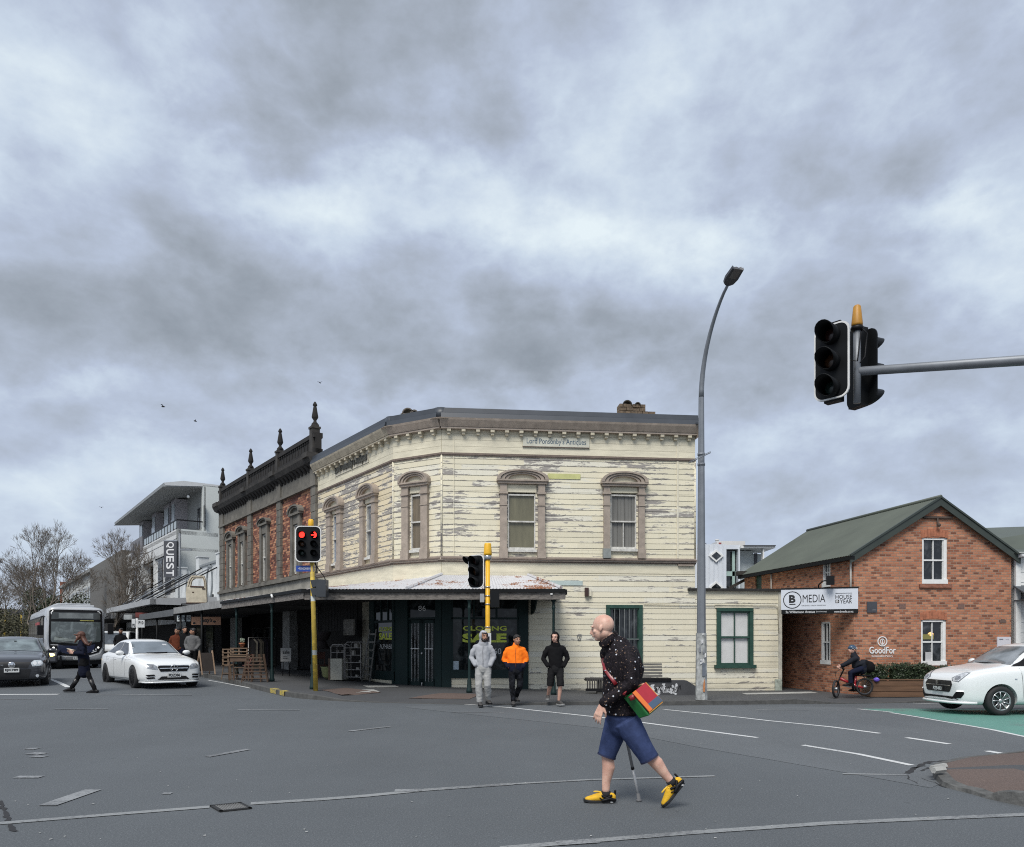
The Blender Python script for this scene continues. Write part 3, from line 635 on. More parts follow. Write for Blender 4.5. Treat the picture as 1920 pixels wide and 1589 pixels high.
def manhole():
 P = [GP(*p) for p in ((393,1513),(452,1507),(471,1517),(412,1524))]
 t = thing('drain_cover', 'square iron drain cover set across the worn white line in the near road', 'drain cover', P[0])
 e1, e2 = (P[1]-P[0]), (P[3]-P[0]); e1.z = e2.z = 0
 f = MB(); w = 0.03
 for o, a, b in ((Vector((0,0,0)), e1, e2.normalized()*w), (e2-e2.normalized()*w, e1, e2.normalized()*w), (Vector((0,0,0)), e1.normalized()*w, e2), (e1-e1.normalized()*w, e1.normalized()*w, e2)): f.hexa(o+Vector((0,0,.004)), a, b, (0,0,.012))
 f.build('frame', mk('dark_iron', (0.035, 0.035, 0.035), .6, metal=.4), t)
 g = MB(); g.hexa(e1*.05+e2*.05+Vector((0,0,.002)), e1*.9, e2*.9, (0,0,.005))
 for k in range(12): g.hexa(e1*(.07+k*.073)+e2*.07+Vector((0,0,.006)), e1*.035, e2*.86, (0,0,.008))
 g.build('grate', mk('worn_iron', (0.20, 0.20, 0.195), .6, metal=.3, var=.3), t)
manhole()
# ================================================================== the cream weatherboard corner building
WR = Wall(-2.19, 23.0, atan2(0.8, 8.08))           # right (side street) face
WL_far = (-7.6, 29.0); WC0 = (-3.83, 23.9)
WL = Wall(*WL_far, atan2(WC0[1]-29.0, WC0[0]+7.6)) # main street face, x runs from the far end towards the corner
WC = Wall(*WC0, atan2(23.0-WC0[1], -2.19-WC0[0]))  # chamfered corner
LL = sqrt((WC0[0]+7.6)**2+(29-WC0[1])**2); LC = sqrt((WC0[0]+2.19)**2+(WC0[1]-23)**2); LR = WR.s(1303)
ZS = 4.08     # string course
ZF = 7.35     # frieze line
ZT = 8.40     # top of cornice
def on(mb, W, name, mats, parent, **k):
 """build a mesh in the local frame of wall W, as a child of an object at the world origin"""
 return mb.build(name, mats, parent, loc=(W.ox, W.oy, 0), rot=(0, 0, W.ang), **k)
cream = thing('corner_building', 'two-storey cream weatherboard corner building with peeling paint and a dark flat roof edge', 'building', (0, 0, 0))
def hood_window(W, parent, px0, px1, gx0, gx1, ytop, yspring, ygt, ygb, ybase, pane, curt=None, lab=None):
 """window with segmental hood, pilasters and sill blocks. pixel extents measured on the photograph"""
 a, b = W.s(px0), W.s(px1); g0, g1 = W.s(gx0), W.s(gx1); pm = (px0+px1)/2
 zt, zs, zg1, zg0, zb = (W.z(pm, y) for y in (ytop, yspring, ygt, ygb, ybase)); w = b-a; c = (a+b)/2; ov = w*0.075
 m = MB()
 pw = (g0-a)*0.80
 for s_, x0 in ((-1, a), (1, b-pw)):
  m.box(x0, x0+pw, -0.13, 0.0, zb, zs, 0)
  m.box(x0-.025, x0+pw+.025, -0.16, 0.0, zb, zb+0.30, 1 if (s_ == -1 and lab and 'strip' in lab) else 0)
  m.box(x0-.03, x0+pw+.03, -0.17, 0.0, zg1-.02, zg1+.05, 0); m.box(x0-.015, x0+pw+.015, -0.15, 0.0, zg1-.38, zg1-.35, 0)
 m.box(a-ov*.6, b+ov*.6, -0.18, 0.0, zs-.02, zs+.055, 0); m.box(a-ov, b+ov, -0.23, 0.0, zs+.055, zs+.10, 0)
 hh = (zt-zs-.10)*.92; R0 = w/2+ov
 def arc(r_x, r_z, n=18): return [(c+r_x*cos(pi-pi*i/n), zs+.10+r_z*sin(pi*i/n)**0.85) for i in range(n+1)]
 for (k0, k1, y) in ((1.0, .86, -.24), (.84, .70, -.20), (.68, .56, -.16)):
  o_ = arc(R0*k0, hh*k0); i_ = arc(R0*k1, hh*k1);
  for i in range(len(o_)-1): m.prism([o_[i], o_[i+1], i_[i+1], i_[i]], y, 0, 'y', 0)
 tp = arc(R0*.56, hh*.56); m.prism(tp+[], -.06, 0, 'y', 2)
 m.box(g0-.04, g1+.04, -.05, .02, zg1+.05, zs-.03, 2)
 m.box(g0-.06, g1+.06, -.10, .05, zg0-.10, zg0-.02, 3)
 win = on(m, W, 'window', [BROWN, mk('grey_primer', (.25, .27, .26), .8, var=.3), FRIEZE, WHITE_W], parent)
 s = MB(); t = .035; e0, e1 = g0-.01, g1+.01
 s.box(e0, e0+t, -.01, .05, zg0, zg1); s.box(e1-t, e1, -.01, .05, zg0, zg1); s.box(e0, e1, -.012, .05, zg1-.05, zg1); s.box(e0, e1, -.012, .05, zg0-.02, zg0+.05)
 zm = (zg0+zg1)/2; s.box(e0, e1, -.03, .06, zm-.025, zm+.02)
 if curt == 'bars': s.box((g0+g1)/2-.012, (g0+g1)/2+.012, -.008, .05, zg0, zm)
 s.build('sash', WHITE_W, win)
 p = MB()
 if curt in ('bars', 'strips'):
  n = 7
  for i in range(n):
   x0 = g0+(g1-g0)*i/n; p.box(x0+.006, x0+(g1-g0)/n-.006, .055+.008*(i % 2), .07, zg0, zg1)
  p.box(g0, g1, .075, .09, zg0, zg1)
 else: p.box(g0, g1, .05, .07, zg0, zg1)
 p.build('pane', pane, win)
 return (g0-.012, g1+.012, zg0-.02, zg1+.04)
opR = [hood_window(WR, cream, 937, 1021, 953, 1003, 881, 908, 927, 1030, 1048, BLIND),
 hood_window(WR, cream, 1131, 1207, 1145, 1192, 885, 913, 928, 1029, 1048, BLIND_G, 'bars', 'strip')]
opC = [hood_window(WC, cream, 757, 805, 772, 794, 884, 912, 928, 1031, 1050, BLIND_B)]
opL = [hood_window(WL, cream, 617, 644, 626, 639, 931, 957, 966, 1056, 1072, BLUEGL), hood_window(WL, cream, 680, 709, 688, 704, 907, 934, 946, 1044, 1060, GREYGL)]
mk('cream_sooty', (.42, .37, .28), .7, var=.3, scale=4)
def face(W, L, ops, mat, gops, x0=0.0, gmat=None):
 up = MB(); boards(up, x0, L, ZS+.06, ZF, ops, .172); on(up, W, 'weatherboards', mat, cream)
 core = MB(); wall_slab(core, x0, L, ZS, ZT, ops, .0, .12); on(core, W, 'wall', FRIEZE, cream)
 bk = MB();
 for o in ops: bk.box(o[0]-.1, o[1]+.1, .12, .14, o[2]-.1, o[3]+.1)
 if ops: on(bk, W, 'window_lining', SHADE, cream)
 fr = MB()
 for i in range(4): fr.box(x0, L, -.018-.002*i, 0, ZF+.05+i*.20, ZF+.05+(i+1)*.20-.006)
 on(fr, W, 'frieze', FRIEZE, cream)
 tr = MB(); tr.box(x0-.01, L+.01, -.06, 0, ZF-.02, ZF+.035); tr.box(x0-.01, L+.01, -.045, 0, ZF-.05, ZF-.02); on(tr, W, 'frieze_moulding', BROWN_D, cream)
 sc = MB(); sc.box(x0-.02, L+.02, -.15, 0, ZS, ZS+.035, 1); sc.box(x0-.02, L+.02, -.11, 0, ZS-.05, ZS, 0); sc.box(x0-.02, L+.02, -.08, 0, ZS+.035, ZS+.09, 0); sc.box(x0-.02, L+.02, -.06, 0, ZS-.09, ZS-.05, 1); on(sc, W, 'string_course', [BROWN, BROWN_D], cream)
 c = MB(); c.box(x0-.02, L+.05, -.20, 0, 8.10, 8.16, 0); c.prism([(-.22, 8.16), (-.32, 8.34), (-.34, 8.40), (0, 8.40), (0, 8.16)], x0-(.06 if W is not WL else 0), L+.06, 'x', 0)
 on(c, W, 'cornice', [BROWN if W is not WL else MATS['cream_sooty']], cream)
 n = max(2, round(L/.45))
 for i in range(n):
  x = x0+(i+.5)*L/n; d = MB(); d.box(x-.06, x+.06, -.19, -.01, 8.02, 8.10); d.box(x-.045, x+.045, -.14, -.01, 7.94, 8.02)
  on(d, W, 'dentil', mk('cream_dentil_paint', (.50, .45, .34), .7, var=.3), cream)
 f = MB(); f.prism([(-.34, 8.40), (-.30, 8.55), (-.27, 8.55), (-.24, 8.72), (.05, 8.74), (.05, 8.40)], x0-.02, L+.02, 'x', 0); f.box(x0-.02, L+.02, -.30, -.28, 8.53, 8.56)
 on(f, W, 'parapet_flashing', FLASH, cream)
face(WR, LR, opR, CREAM, None); face(WC, LC, opC, CREAM, None); face(WL, LL, opL, CREAM_L, None)
for W, x in ((WR, 0.0), (WR, LR), (WC, 0.0)):
 p = W.P(x, .012); cb = MB(); cb.cyl((p.x, p.y, ZS+.1), (p.x, p.y, ZF), .035, n=8); cb.build('corner_board', CREAM, cream)
dv = MB()
for x in (WR.s(1270),): dv.box(x-.03, x+.03, -.035, 0, ZS+.1, 8.05)
for x in (.38,): dv.box(x-.01, x+.01, -.03, 0, ZS+.1, 8.05)
on(dv, WR, 'vertical_batten', CREAM_S, cream)
for (x, y) in ((-2.19, 23.0), WC0):
 mit = MB(); mit.sphere((x, y, 8.37), (.40, .40, .04), 16, 6, 0); mit.cyl((x, y, 8.40), (x, y, 8.73), .30, .25, 16, 1); mit.cyl((x, y, ZS-.05), (x, y, ZS+.035), .13, n=12, mi=0); mit.build('corner_moulding', [BROWN, FLASH], cream)
roof = MB(); A = WR.P(0); B = WR.P(LR); B2 = B+Vector((-.9, 9, 0)); D = Vector((*WL_far, 0)); C0 = Vector((*WC0, 0)); D2 = D+Vector((5, 4, 0))
roof.poly([(p.x, p.y, 8.45) for p in (A, B, B2, D2, D, C0)]);
for p, q in ((B, B2), (B2, D2), (D2, D)): roof.poly([(p.x, p.y, 0), (q.x, q.y, 0), (q.x, q.y, 8.6), (p.x, p.y, 8.6)])
roof.build('roof_and_rear_walls', [FRIEZE], cream)
er = MB(); er.box(LR, LR+.12, -.36, .6, 8.30, 8.42); er.prism([(LR+.0, 8.0), (LR+.14, 8.16), (LR+.14, 8.32), (LR, 8.32)], -.34, .3, 'y'); er.box(LR-.1, LR+.10, -.40, .4, 8.40, 8.45, 1); on(er, WR, 'eaves_return', [BROWN, FLASH], cream)
LW = WR.s(1464); ZW = WR.z(1400, 1106)
r_win = WR.rect(1137, 1136, 1203, 1262); w_win = WR.rect(1344, 1142, 1410, 1248); sg = WR.s(990); b_right = 0.0
gz = lambda x: PG(WR.P(x).x, WR.P(x).y)
g = MB(); wall_slab(g, sg, LR, -.25, ZS, [r_win], 0, .12); wall_slab(g, 0, sg, 3.4, ZS, [], 0, .12); on(g, WR, 'lower_wall', FRIEZE, cream)
g = MB(); boards(g, sg+.02, LR, -.1, ZS-.42, [r_win], .172); on(g, WR, 'lower_weatherboards', CREAM_G, cream)
g = MB(); g.box(0, LR, -.02, 0, ZS-.40, ZS-.09); g.box(0, sg+.02, -.02, 0, 3.35, ZS-.402); on(g, WR, 'plain_fascia_boards', FRIEZE, cream)
g = MB(); g.box(0, LC, -.02, .1, 3.2, ZS-.09); on(g, WC, 'plain_fascia_boards', FRIEZE, cream)
g = MB(); g.box(0, LL, -.02, .1, 3.2, ZS-.09); on(g, WL, 'plain_fascia_boards', FRIEZE, cream)
g = MB(); x0 = WR.s(1270); g.box(x0, x0+.52, -.10, 0, ZS-.14, ZS-.10, 0, Matrix.Rotation(-.10, 4, 'Y') if False else None); on(g, WR, 'broken_trim_board', BROWN, cream)
def sash_green(W, r, parent, bars=False, pane=PANEWHITE, frame=GREEN_W, sill=True):
 x0, x1, z0, z1 = r; t = .10; m = MB()
 m.box(x0-.02, x0+t, -.07, .05, z0, z1); m.box(x1-t, x1+.02, -.07, .05, z0, z1); m.box(x0-.02, x1+.02, -.08, .05, z1-t*.8, z1+.02)
 if sill: m.box(x0-.10, x1+.10, -.13, .05, z0-.09, z0+.02)
 win = on(m, W, 'window', frame, parent)
 s = MB(); a, b = x0+t, x1-t; q = .035; zm = (z0+z1)/2
 s.box(a, a+q, -.03, .04, z0, z1-t*.8); s.box(b-q, b, -.03, .04, z0, z1-t*.8); s.box(a, b, -.035, .04, z0+.02, z0+.08); s.box(a, b, -.035, .04, z1-t*.8-.05, z1-t*.8); s.box(a, b, -.045, .04, zm-.03, zm+.03);
 if not bars: s.box((a+b)/2-.012, (a+b)/2+.012, -.03, .04, z0, z1-t)
 s.build('sash', frame, win)
 p = MB(); p.box(a, b, .04, .06, z0, z1-.05); p.build('pane', pane, win)
 if bars:
  k = MB()
  for i in range(1, 6): x = a+(b-a)*i/6; k.cyl((x, -.055, z0), (x, -.055, z1-t), .011, n=6)
  k.box(a-.05, b+.05, -.06, -.045, zm-.02, zm+.02)
  k.build('security_bars', mk('grey_bar_paint', (.10, .11, .11), .5), win)
sash_green(WR, r_win, cream, True, GLASS, GREEN_W, False)
sf = MB(); zsf = PG(*WR.P(1.2).xy)-.05
a0, a1 = WR.s(846), WR.s(973); zg0, zg1 = WR.z(910, 1256), WR.z(910, 1161); zt1 = WR.z(910, 1118)
sf.box(WR.s(973), sg, -.08, .1, zsf-.1, 3.4); sf.box(0, a0, -.06, .1, zsf-.1, 3.4)
sf.box(a0-.02, a1+.02, -.07, .1, zg0-.26, zg0); sf.box(a0, a1, -.05, .08, zg1-.01, zg1+.05)
sf.box(a0, a0+.06, -.05, .08, zg0, 3.3); sf.box(a1-.06, a1, -.05, .08, zg0, 3.3)
for k in (1, 2): x = a0+(a1-a0)*k/3; sf.box(x-.03, x+.03, -.04, .08, zg1, 3.3)
sf.box(0, sg, -.05, .1, 3.2, 3.4)
shop = on(sf, WR, 'shopfront', GREEN_D, cream)
p = MB(); p.box(a0+.06, a1-.06, .0, .02, zg0, 3.25); p.build('shop_window_pane', GLASS_SHOP, shop)
bb = MB(); boards(bb, WR.s(845), WR.s(973), zsf-.15, zg0-.26, [], .172); bb.build('stall_riser_boards', CREAM_G, shop)
tx = MB(); Zt = lambda y: WR.z(905, y)
tx.text('CLOSING', WR.s(868), WR.s(950), Zt(1183), Zt(1174), -.004, .03, 0); tx.text('SALE', WR.s(867), WR.s(950), Zt(1205), Zt(1188), -.004, .05, 0); tx.text('ALPHA60', WR.s(877), WR.s(940), Zt(1227), Zt(1216), -.004, 0, 1)
tx.box(WR.s(848), WR.s(860), -.006, -.002, WR.z(854, 1256), WR.z(854, 1240), 2)
tx.build('window_lettering', [mk('lime_vinyl_lettering', (.60, .70, .09), .6, var=.1), mk('white_vinyl', (.55, .56, .56), .6, var=.05), mk('pale_blue_notice', (.42, .50, .56), .6, var=.1)], shop)
d = MB(); zd = PG(-3, 23.5)-.03; c0, c1 = WC.s(766), WC.s(818)
d.box(0, c0, -.06, .1, zd-.15, 3.3); d.box(c1, LC+.02, -.06, .1, zd-.15, 3.3); d.box(c0, c1, -.03, .1, WC.z(790, 1162), WC.z(790, 1158)); d.box(0, LC, -.05, .1, 3.15, 3.3)
dn = on(d, WC, 'doorway', GREEN_D, cream)
dd = MB(); zc = WC.z(790, 1163); cm = (c0+c1)/2
for x0, x1 in ((c0, cm-.005), (cm+.005, c1)):
 w = x1-x0; dd.box(x0, x0+w*.2, .0, .05, zd, zc); dd.box(x1-w*.2, x1, .0, .05, zd, zc); dd.box(x0, x1, .0, .05, zd, zd+.25); dd.box(x0, x1, .0, .05, zc-.1, zc)
dd.build('double_door', GREEN_D, dn)
gg = MB(); gg.box(c0, c1, .03, .045, zd+.2, zc-.05); gg.box(c0, c1, .02, .035, zc+.08, 3.15); gg.build('door_glass', GLASS_SHOP, dn)
bs = MB()
for x0, x1 in ((c0, cm), (cm, c1)):
 w = x1-x0
 for k in (.27, .5, .73): bs.cyl((x0+w*k, -.02, zd+.16), (x0+w*k, -.02, zc-.1), .010, n=6)
 bs.box(x0+w*.2, x0+w*.8, -.03, -.01, zd+1.18, zd+1.21)
bs.sphere((cm, -.03, zd+1.05), .03, 8, 6); bs.cyl((cm, -.02, zd+.02), (cm, -.02, zd+.14), .012, n=6)
bs.text('86', WC.s(784), WC.s(798), WC.z(790, 1146), WC.z(790, 1136), .01, 0, 0)
bs.build('door_bars', mk('pale_grey_metal', (.60, .61, .61), .4, var=.1), dn)
s2 = MB(); l0, l1 = WL.s(703), WL.s(741); zp = PG(-4.5, 24.6)-.1; q0, q1 = WL.z(722, 1258), WL.z(722, 1168)
s2.box(l0-.35, l0, -.05, .1, zp, 3.3); s2.box(l1, LL, -.06, .1, zp, 3.3); s2.box(l0, l1, -.05, .1, q0-.3, q0); s2.box(l0, l1, -.04, .08, q1, q1+.08); s2.box(l0-.3, LL, -.05, .1, 3.15, 3.3)
for k in (1, 2): x = l0+(l1-l0)*k/3; s2.box(x-.03, x+.03, -.03, .08, q1, 3.3)
s2o = on(s2, WL, 'display_window', GREEN_D, cream)
p = MB(); p.box(l0, l1, .0, .02, q0, 3.2); p.build('shop_window_pane', GLASS_SHOP, s2o)
p = MB(); p.box(l0-.1, LL, -.09, 0, zp-.1, q0-.3); p.build('riser', CREAM_G, s2o)
p = MB(); Z2 = lambda y: WL.z(722, y); p.text('CLOSING', WL.s(711), WL.s(735), Z2(1184), Z2(1176), -.006, .02, 0); p.text('SALE', WL.s(711), WL.s(735), Z2(1200), Z2(1187), -.006, .04, 0); p.text('ALPHA60', WL.s(712), WL.s(735), Z2(1217), Z2(1208), -.006, 0, 1)
p.build('window_lettering', [MATS['lime_vinyl_lettering'], MATS['white_vinyl']], s2o)
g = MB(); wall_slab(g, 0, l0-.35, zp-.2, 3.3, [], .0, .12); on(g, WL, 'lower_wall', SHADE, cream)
g = MB(); boards(g, WL.s(680), l0-.36, zp, 3.2, [], .172); on(g, WL, 'quoined_pilaster', mk('cream_boards_painted_shade', (.30, .28, .22), .8, var=.3), cream)  # cream darkened in the colour to stand for verandah shade
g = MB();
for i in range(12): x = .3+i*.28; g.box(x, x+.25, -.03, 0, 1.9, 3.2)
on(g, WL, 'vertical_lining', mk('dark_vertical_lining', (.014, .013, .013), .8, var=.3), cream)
ch = MB(); P = WR.P(WR.s(1222), -2.2); br = Matrix.Translation((P.x, P.y, 0))@Matrix.Rotation(WR.ang, 4, 'Z')
rnd = random.Random(3)
for r in range(3):
 x = -.55
 while x < .5-.12*r: w = rnd.uniform(.18, .26); ch.box(x, x+w-.015, -.2+rnd.uniform(-.02, .02), .2, 9.40+r*.12, 9.40+r*.12+.105, 0, br); x += w
ch.box(-.6, .6, -.2, .2, 8.2, 9.40, 0, br)
ch.build('chimney', mk('old_chimney_brick', (.13, .095, .065), .9, var=.5, scale=9, bump=.5), cream)
for px, r_ in ((1207, .17), (1228, .11)):
 m = MB(); Q = WR.P(WR.s(px), -2.2); n = 10; z = 9.70
 for i in range(n):
  t0, t1 = pi*i/n, pi*(i+1)/n; m.hexa((Q.x+r_*cos(t0), Q.y-.25, z+r_*sin(t0)), (r_*(cos(t1)-cos(t0)), 0, r_*(sin(t1)-sin(t0))), (0, .5, 0), (-.03*cos(t0), 0, -.03*sin(t0)))
 m.build('chimney_pot', mk('dark_clay_pot', (.05, .045, .04), .8, var=.3), cream)
for px, r_ in ((766, .20), (778, .14)):
 m = MB(); Q = XZ(px, 775, 25.2); n = 12; z = 9.22
 for i in range(n):
  t0, t1 = pi*i/n, pi*(i+1)/n; m.hexa((Q.x+r_*cos(t0), Q.y-.2, z+r_*sin(t0)), (r_*(cos(t1)-cos(t0)), 0, r_*(sin(t1)-sin(t0))), (0, .5, 0), (-.04*cos(t0), 0, -.04*sin(t0)))
 m.box(Q.x-r_*1.2, Q.x+r_*1.2, Q.y-.2, Q.y+.3, 8.3, z+.01); m.build('chimney_pot', mk('grey_clay_pot', (.13, .115, .10), .8, var=.3), cream)
wing = thing('side_wing', 'low single-storey cream weatherboard wing with one green-framed white window', 'building', (0, 0, 0))
g = MB(); wall_slab(g, LR, LW, -.4, ZW-.05, [w_win], 0, .12); g.box(LW-.12, LW, .12, 6, -.4, ZW-.05); g.poly([tuple(p) for p in ((LR, 0, ZW-.06), (LW, 0, ZW-.06), (LW, 6, ZW-.06), (LR, 6, ZW-.06))]); on(g, WR, 'wall', FRIEZE, wing)
g = MB(); boards(g, LR+.01, LW-.05, -.30, ZW-.32, [w_win], .172); on(g, WR, 'weatherboards', CREAM_G, wing)
g = MB(); g.box(LR, LW-.05, -.02, 0, ZW-.32, ZW-.03); on(g, WR, 'plain_fascia_boards', FRIEZE, wing)
g = MB(); g.box(LW-.10, LW+.02, -.05, .02, -.3, ZW-.05); on(g, WR, 'corner_board', mk('pale_corner_board', (.55, .53, .45), .6, var=.3, scale=5), wing)
g = MB(); g.box(LR-.25, LW+.05, -.12, .3, ZW-.05, ZW+.03); on(g, WR, 'roof_edge', mk('black_roof_edge', (.02, .019, .018), .8, var=.5, scale=12, bump=.6), wing)
sash_green(WR, w_win, wing)
g = MB(); g.box(w_win[0]-.08, w_win[1]+.02, -.04, 0, w_win[3]+.03, w_win[3]+.15); on(g, WR, 'flashing', mk('cream_flash', (.58, .54, .42), .6, var=.2), wing)
g = MB(); x = WR.s(1459); g.box(x-.13, x+.10, -.07, -.03, WR.z(1459, 1297), WR.z(1459, 1274)); on(g, WR, 'graffiti_patch', mk('pale_green_patch', (.36, .40, .34), .7, var=.5, scale=9), wing)
g = MB(); zc = WR.z(1300, 1135); g.tube([(WR.s(1206), -.05, zc+.02), (WR.s(1300), -.05, zc), (WR.s(1452), -.05, zc-.0), (WR.s(1457), -.05, zc-.05), (WR.s(1459), -.05, zc-.9)], .014, 6); on(g, WR, 'conduit', MATS['cream_flash'], wing)
sg1 = MB(); x0, x1 = WR.s(980), WR.s(1104); z0, z1 = WR.z(1042, 839), WR.z(1042, 822)
sg1.box(x0, x1, -.06, -.03, z0, z1, 0); sg1.box(x0-.01, x1+.01, -.065, -.03, z0-.02, z0, 1)
sg1.text("Lord Ponsonby's Antiques", x0+.12, x1-.10, z0+.03, z1-.03, -.062, .012, 2)
o = on(sg1, WR, 'shop_sign', [mk('cream_sign_board', (.56, .55, .46), .6, var=.2), BROWN_D, mk('faded_blue_lettering', (.085, .13, .17), .6, var=.4, scale=20)], None)
tag(o, "cream name board lettered Lord Ponsonby's Antiques in faded blue, facing the side street", 'sign')
sg2 = MB(); x0, x1 = WL.s(630), WL.s(693); z0, z1 = WL.z(661, 879), WL.z(661, 863)
sg2.text("Lord Ponsonby's Antiques", x0+.06, x1-.06, z0-.03, z1+.04, -.072, .035, 2, depth=.03); sg2.box(x0, x1, -.045, -.03, z0-.04, z1+.06, 0)
o = on(sg2, WL, 'shop_sign', [mk('worn_grey_sign_board', (.56, .52, .42), .7, var=.35, scale=8), BROWN_D, mk('dark_worn_lettering', (.06, .06, .05), .7, var=.4)], None); tag(o, "long weathered name board with raised dark lettering below the cornice on the main street face", 'sign')
ws = MB(); x = WR.s(1098); z = WR.z(1098, 1110); ws.box(x-.04, x+.07, -.16, -.03, z-.14, z+.12, 0); ws.box(x+.07, x+.17, -.10, -.03, z-.14, z+.10, 1)
o = on(ws, WR, 'wall_speaker', [mk('rust_brown_metal', (.05, .022, .018), .7, var=.3), CREAM_S], None); tag(o, 'small brown box light fixed on the cream boards right of the verandah roof', 'wall light')
bl = MB(); x0, x1 = WR.s(1030), WR.s(1092); zz = WR.z(1060, 1098); bl.box(x0, x1, -.035, -.02, zz, zz+.15, 0); o = on(bl, WR, 'painted_board', mk('pale_blue_board', (.44, .52, .50), .6, var=.15), cream)
bl = MB(); x0, x1 = WR.s(1027), WR.s(1088); zz = WR.z(1060, 899); bl.box(x0, x1, -.034, -.02, zz, zz+.165, 0); on(bl, WR, 'replacement_board', mk('lime_primer_board', (.52, .52, .22), .6, var=.15), cream)
gr = MB(); x = WR.s(1082); z = WR.z(1082, 1197)
for pts in ([(0, .08), (.03, -.05), (.08, .05), (.10, -.06), (.13, .09)], [(-.01, .09), (.14, .09)], [(.02, -.06), (.12, -.05)]): gr.tube([(x+a, -.03, z+b) for a, b in pts], .011, 4, smooth=False)
on(gr, WR, 'graffiti', mk('grey_graffiti', (.16, .17, .18), .6), cream)
# ================================================================== corner verandah
VF = Vector((-5.79, 20.7, 0)); VG = Vector((1.36, 20.5, 0)); VH = 2.98
ver = thing('verandah', 'street verandah with rusty corrugated iron roof and slim green posts around the corner building', 'verandah', (0, 0, 0))
def corr(mb, a0, a1, b1, b0, pitch=.095, amp=.012, mi=0):
 """corrugated sheet: a0-a1 lower edge, b0-b1 upper edge"""
 a0, a1, b0, b1 = map(Vector, (a0, a1, b0, b1)); L_ = max((a1-a0).length, .01); n = int(L_/pitch*4); nn = (a1-a0).cross(b0-a0).normalized()
 if nn.z < 0: nn = -nn
 vs = []
 for i in range(n+1):
  t = i/n; o = nn*amp*sin(2*pi*i/4+.4)
  for k in range(5): s_ = k/4; vs.append(a0.lerp(a1, t).lerp(b0.lerp(b1, t), s_)+o)
 mb.add(vs, [(i*5+k, (i+1)*5+k, (i+1)*5+k+1, i*5+k+1) for i in range(n) for k in range(4)], mi)
ztop = 3.58
def v3(p, z): return Vector((p.x, p.y, z))
Rw = v3(WR.P(WR.s(990), .06), ztop); Aw = v3(WR.P(0, .06), ztop); Cw = v3(WC.P(0, .06), ztop); Dw = v3(WL.P(0.0, .06), 3.42)
F3, G3 = v3(VF, VH), v3(VG, VH); Gr = v3(WR.P(WR.s(990)+1.0, .05), VH)
hipF = F3.lerp(Cw, 1.0)
rf = MB(); mid = VF.lerp(VG, .52)
hipP = v3(WR.P(.0, .06), ztop)
FL = v3(VF+KD*8.3/1.0, 3.03)
k1 = F3.lerp(G3, .36)
corr(rf, F3.lerp(G3, .40), G3, Rw, Aw, mi=0)           # front slope
corr(rf, F3, F3.lerp(G3, .40), Aw, Cw.lerp(Dw, .35))      # slope over the corner
corr(rf, FL, F3, Cw.lerp(Dw, .35), v3(WL.P(-.3, .06), 3.38))   # main street slope
corr(rf, G3, Gr, Rw+Vector((.05, 0, -.0)), Rw)
for a, b in ((Aw, F3.lerp(G3, .40)), (Rw, G3)):
 d = (b-a); rf.tube([a+Vector((0, 0, .03)), b+Vector((0, 0, .03))], .05, 6, smooth=False)
rf.build('verandah_roof', IRON, ver)
ft = MB()
def beam(p, q, h0, h1, th, mi, dy=0.0):
 p, q = Vector(p), Vector(q); d = (q-p); n = Vector((d.y, -d.x, 0)).normalized(); o = p+n*dy
 ft.hexa((o.x, o.y, h0), d, n*th, (0, 0, h1-h0), mi)
Gx = VG+Vector((.12, 0, 0));
beam(VF, Gx, VH-.30, VH-.10, .05, 0, .0); beam(VF+Vector((-.05,0,0)), Gx, VH-.10, VH-.01, .11, 1, .0)
FLx = VF+KD*8.3
beam(FLx, VF, VH-.27, VH-.08, .05, 0); beam(FLx, VF, VH-.08, VH+.01, .10, 1)
ge = WR.P(WR.s(990)+.9, .05); beam(Gx, (ge.x, ge.y, 0), VH-.16, VH-.02, .05, 1)
ft.build('fascia_and_gutter', [FASCIA, BLACKISH], ver)
so = MB(); z = VH-.10
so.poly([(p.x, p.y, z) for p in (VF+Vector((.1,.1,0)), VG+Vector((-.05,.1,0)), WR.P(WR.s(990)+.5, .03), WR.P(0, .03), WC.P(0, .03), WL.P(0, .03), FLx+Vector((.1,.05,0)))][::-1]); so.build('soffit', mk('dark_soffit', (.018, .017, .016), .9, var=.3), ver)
bk = MB(); p = WR.P(WR.s(990)+.1, .03); n = Vector((WR.s_, -WR.c, 0))
pts = [(0, 0), (.5, .02), (.9, .12), (1.35, .36), (1.8, .42), (1.8, .5), (0, .5)]
M_ = Matrix.Translation((p.x, p.y, VH-.62))@Matrix.Rotation(atan2(n.y, n.x), 4, 'Z'); bk.prism([(a, b) for a, b in pts], -.02, .02, 'y', 0, M_); bk.build('curved_bracket', GREEN_D, ver)
def post(p, name='post', mat=GREEN_D, top=VH-.28):
 z0 = PG(p.x, p.y); m = MB(); k = lambda r, h: (r, h)
 m.lathe([(.085, z0), (.085, z0+.08), (.065, z0+.12), (.06, z0+.34), (.045, z0+.38), (.038, z0+.42), (.036, top-.30), (.05, top-.26), (.05, top-.22), (.038, top-.2), (.04, top-.10), (.075, top-.04), (.085, top)], (p.x, p.y, 0), 12)
 return m.build(name, mat, ver)
for px in (586, 880, 1038):
 rx = (px-CX)/F; y = 20.62; post(Vector((rx*y, y, 0)))
for t in (3.05, 6.85):
 q = VF+KD*t+KN*.08; post(q)
lt = MB(); q = VF+KD*2.6; lt.tube([(q.x, q.y-.05, VH-.12), (q.x, q.y-.25, VH-.05), (q.x+.05, q.y-.3, VH-.13)], .035, 8); lt.build('small_floodlight', WHITE_P, ver)
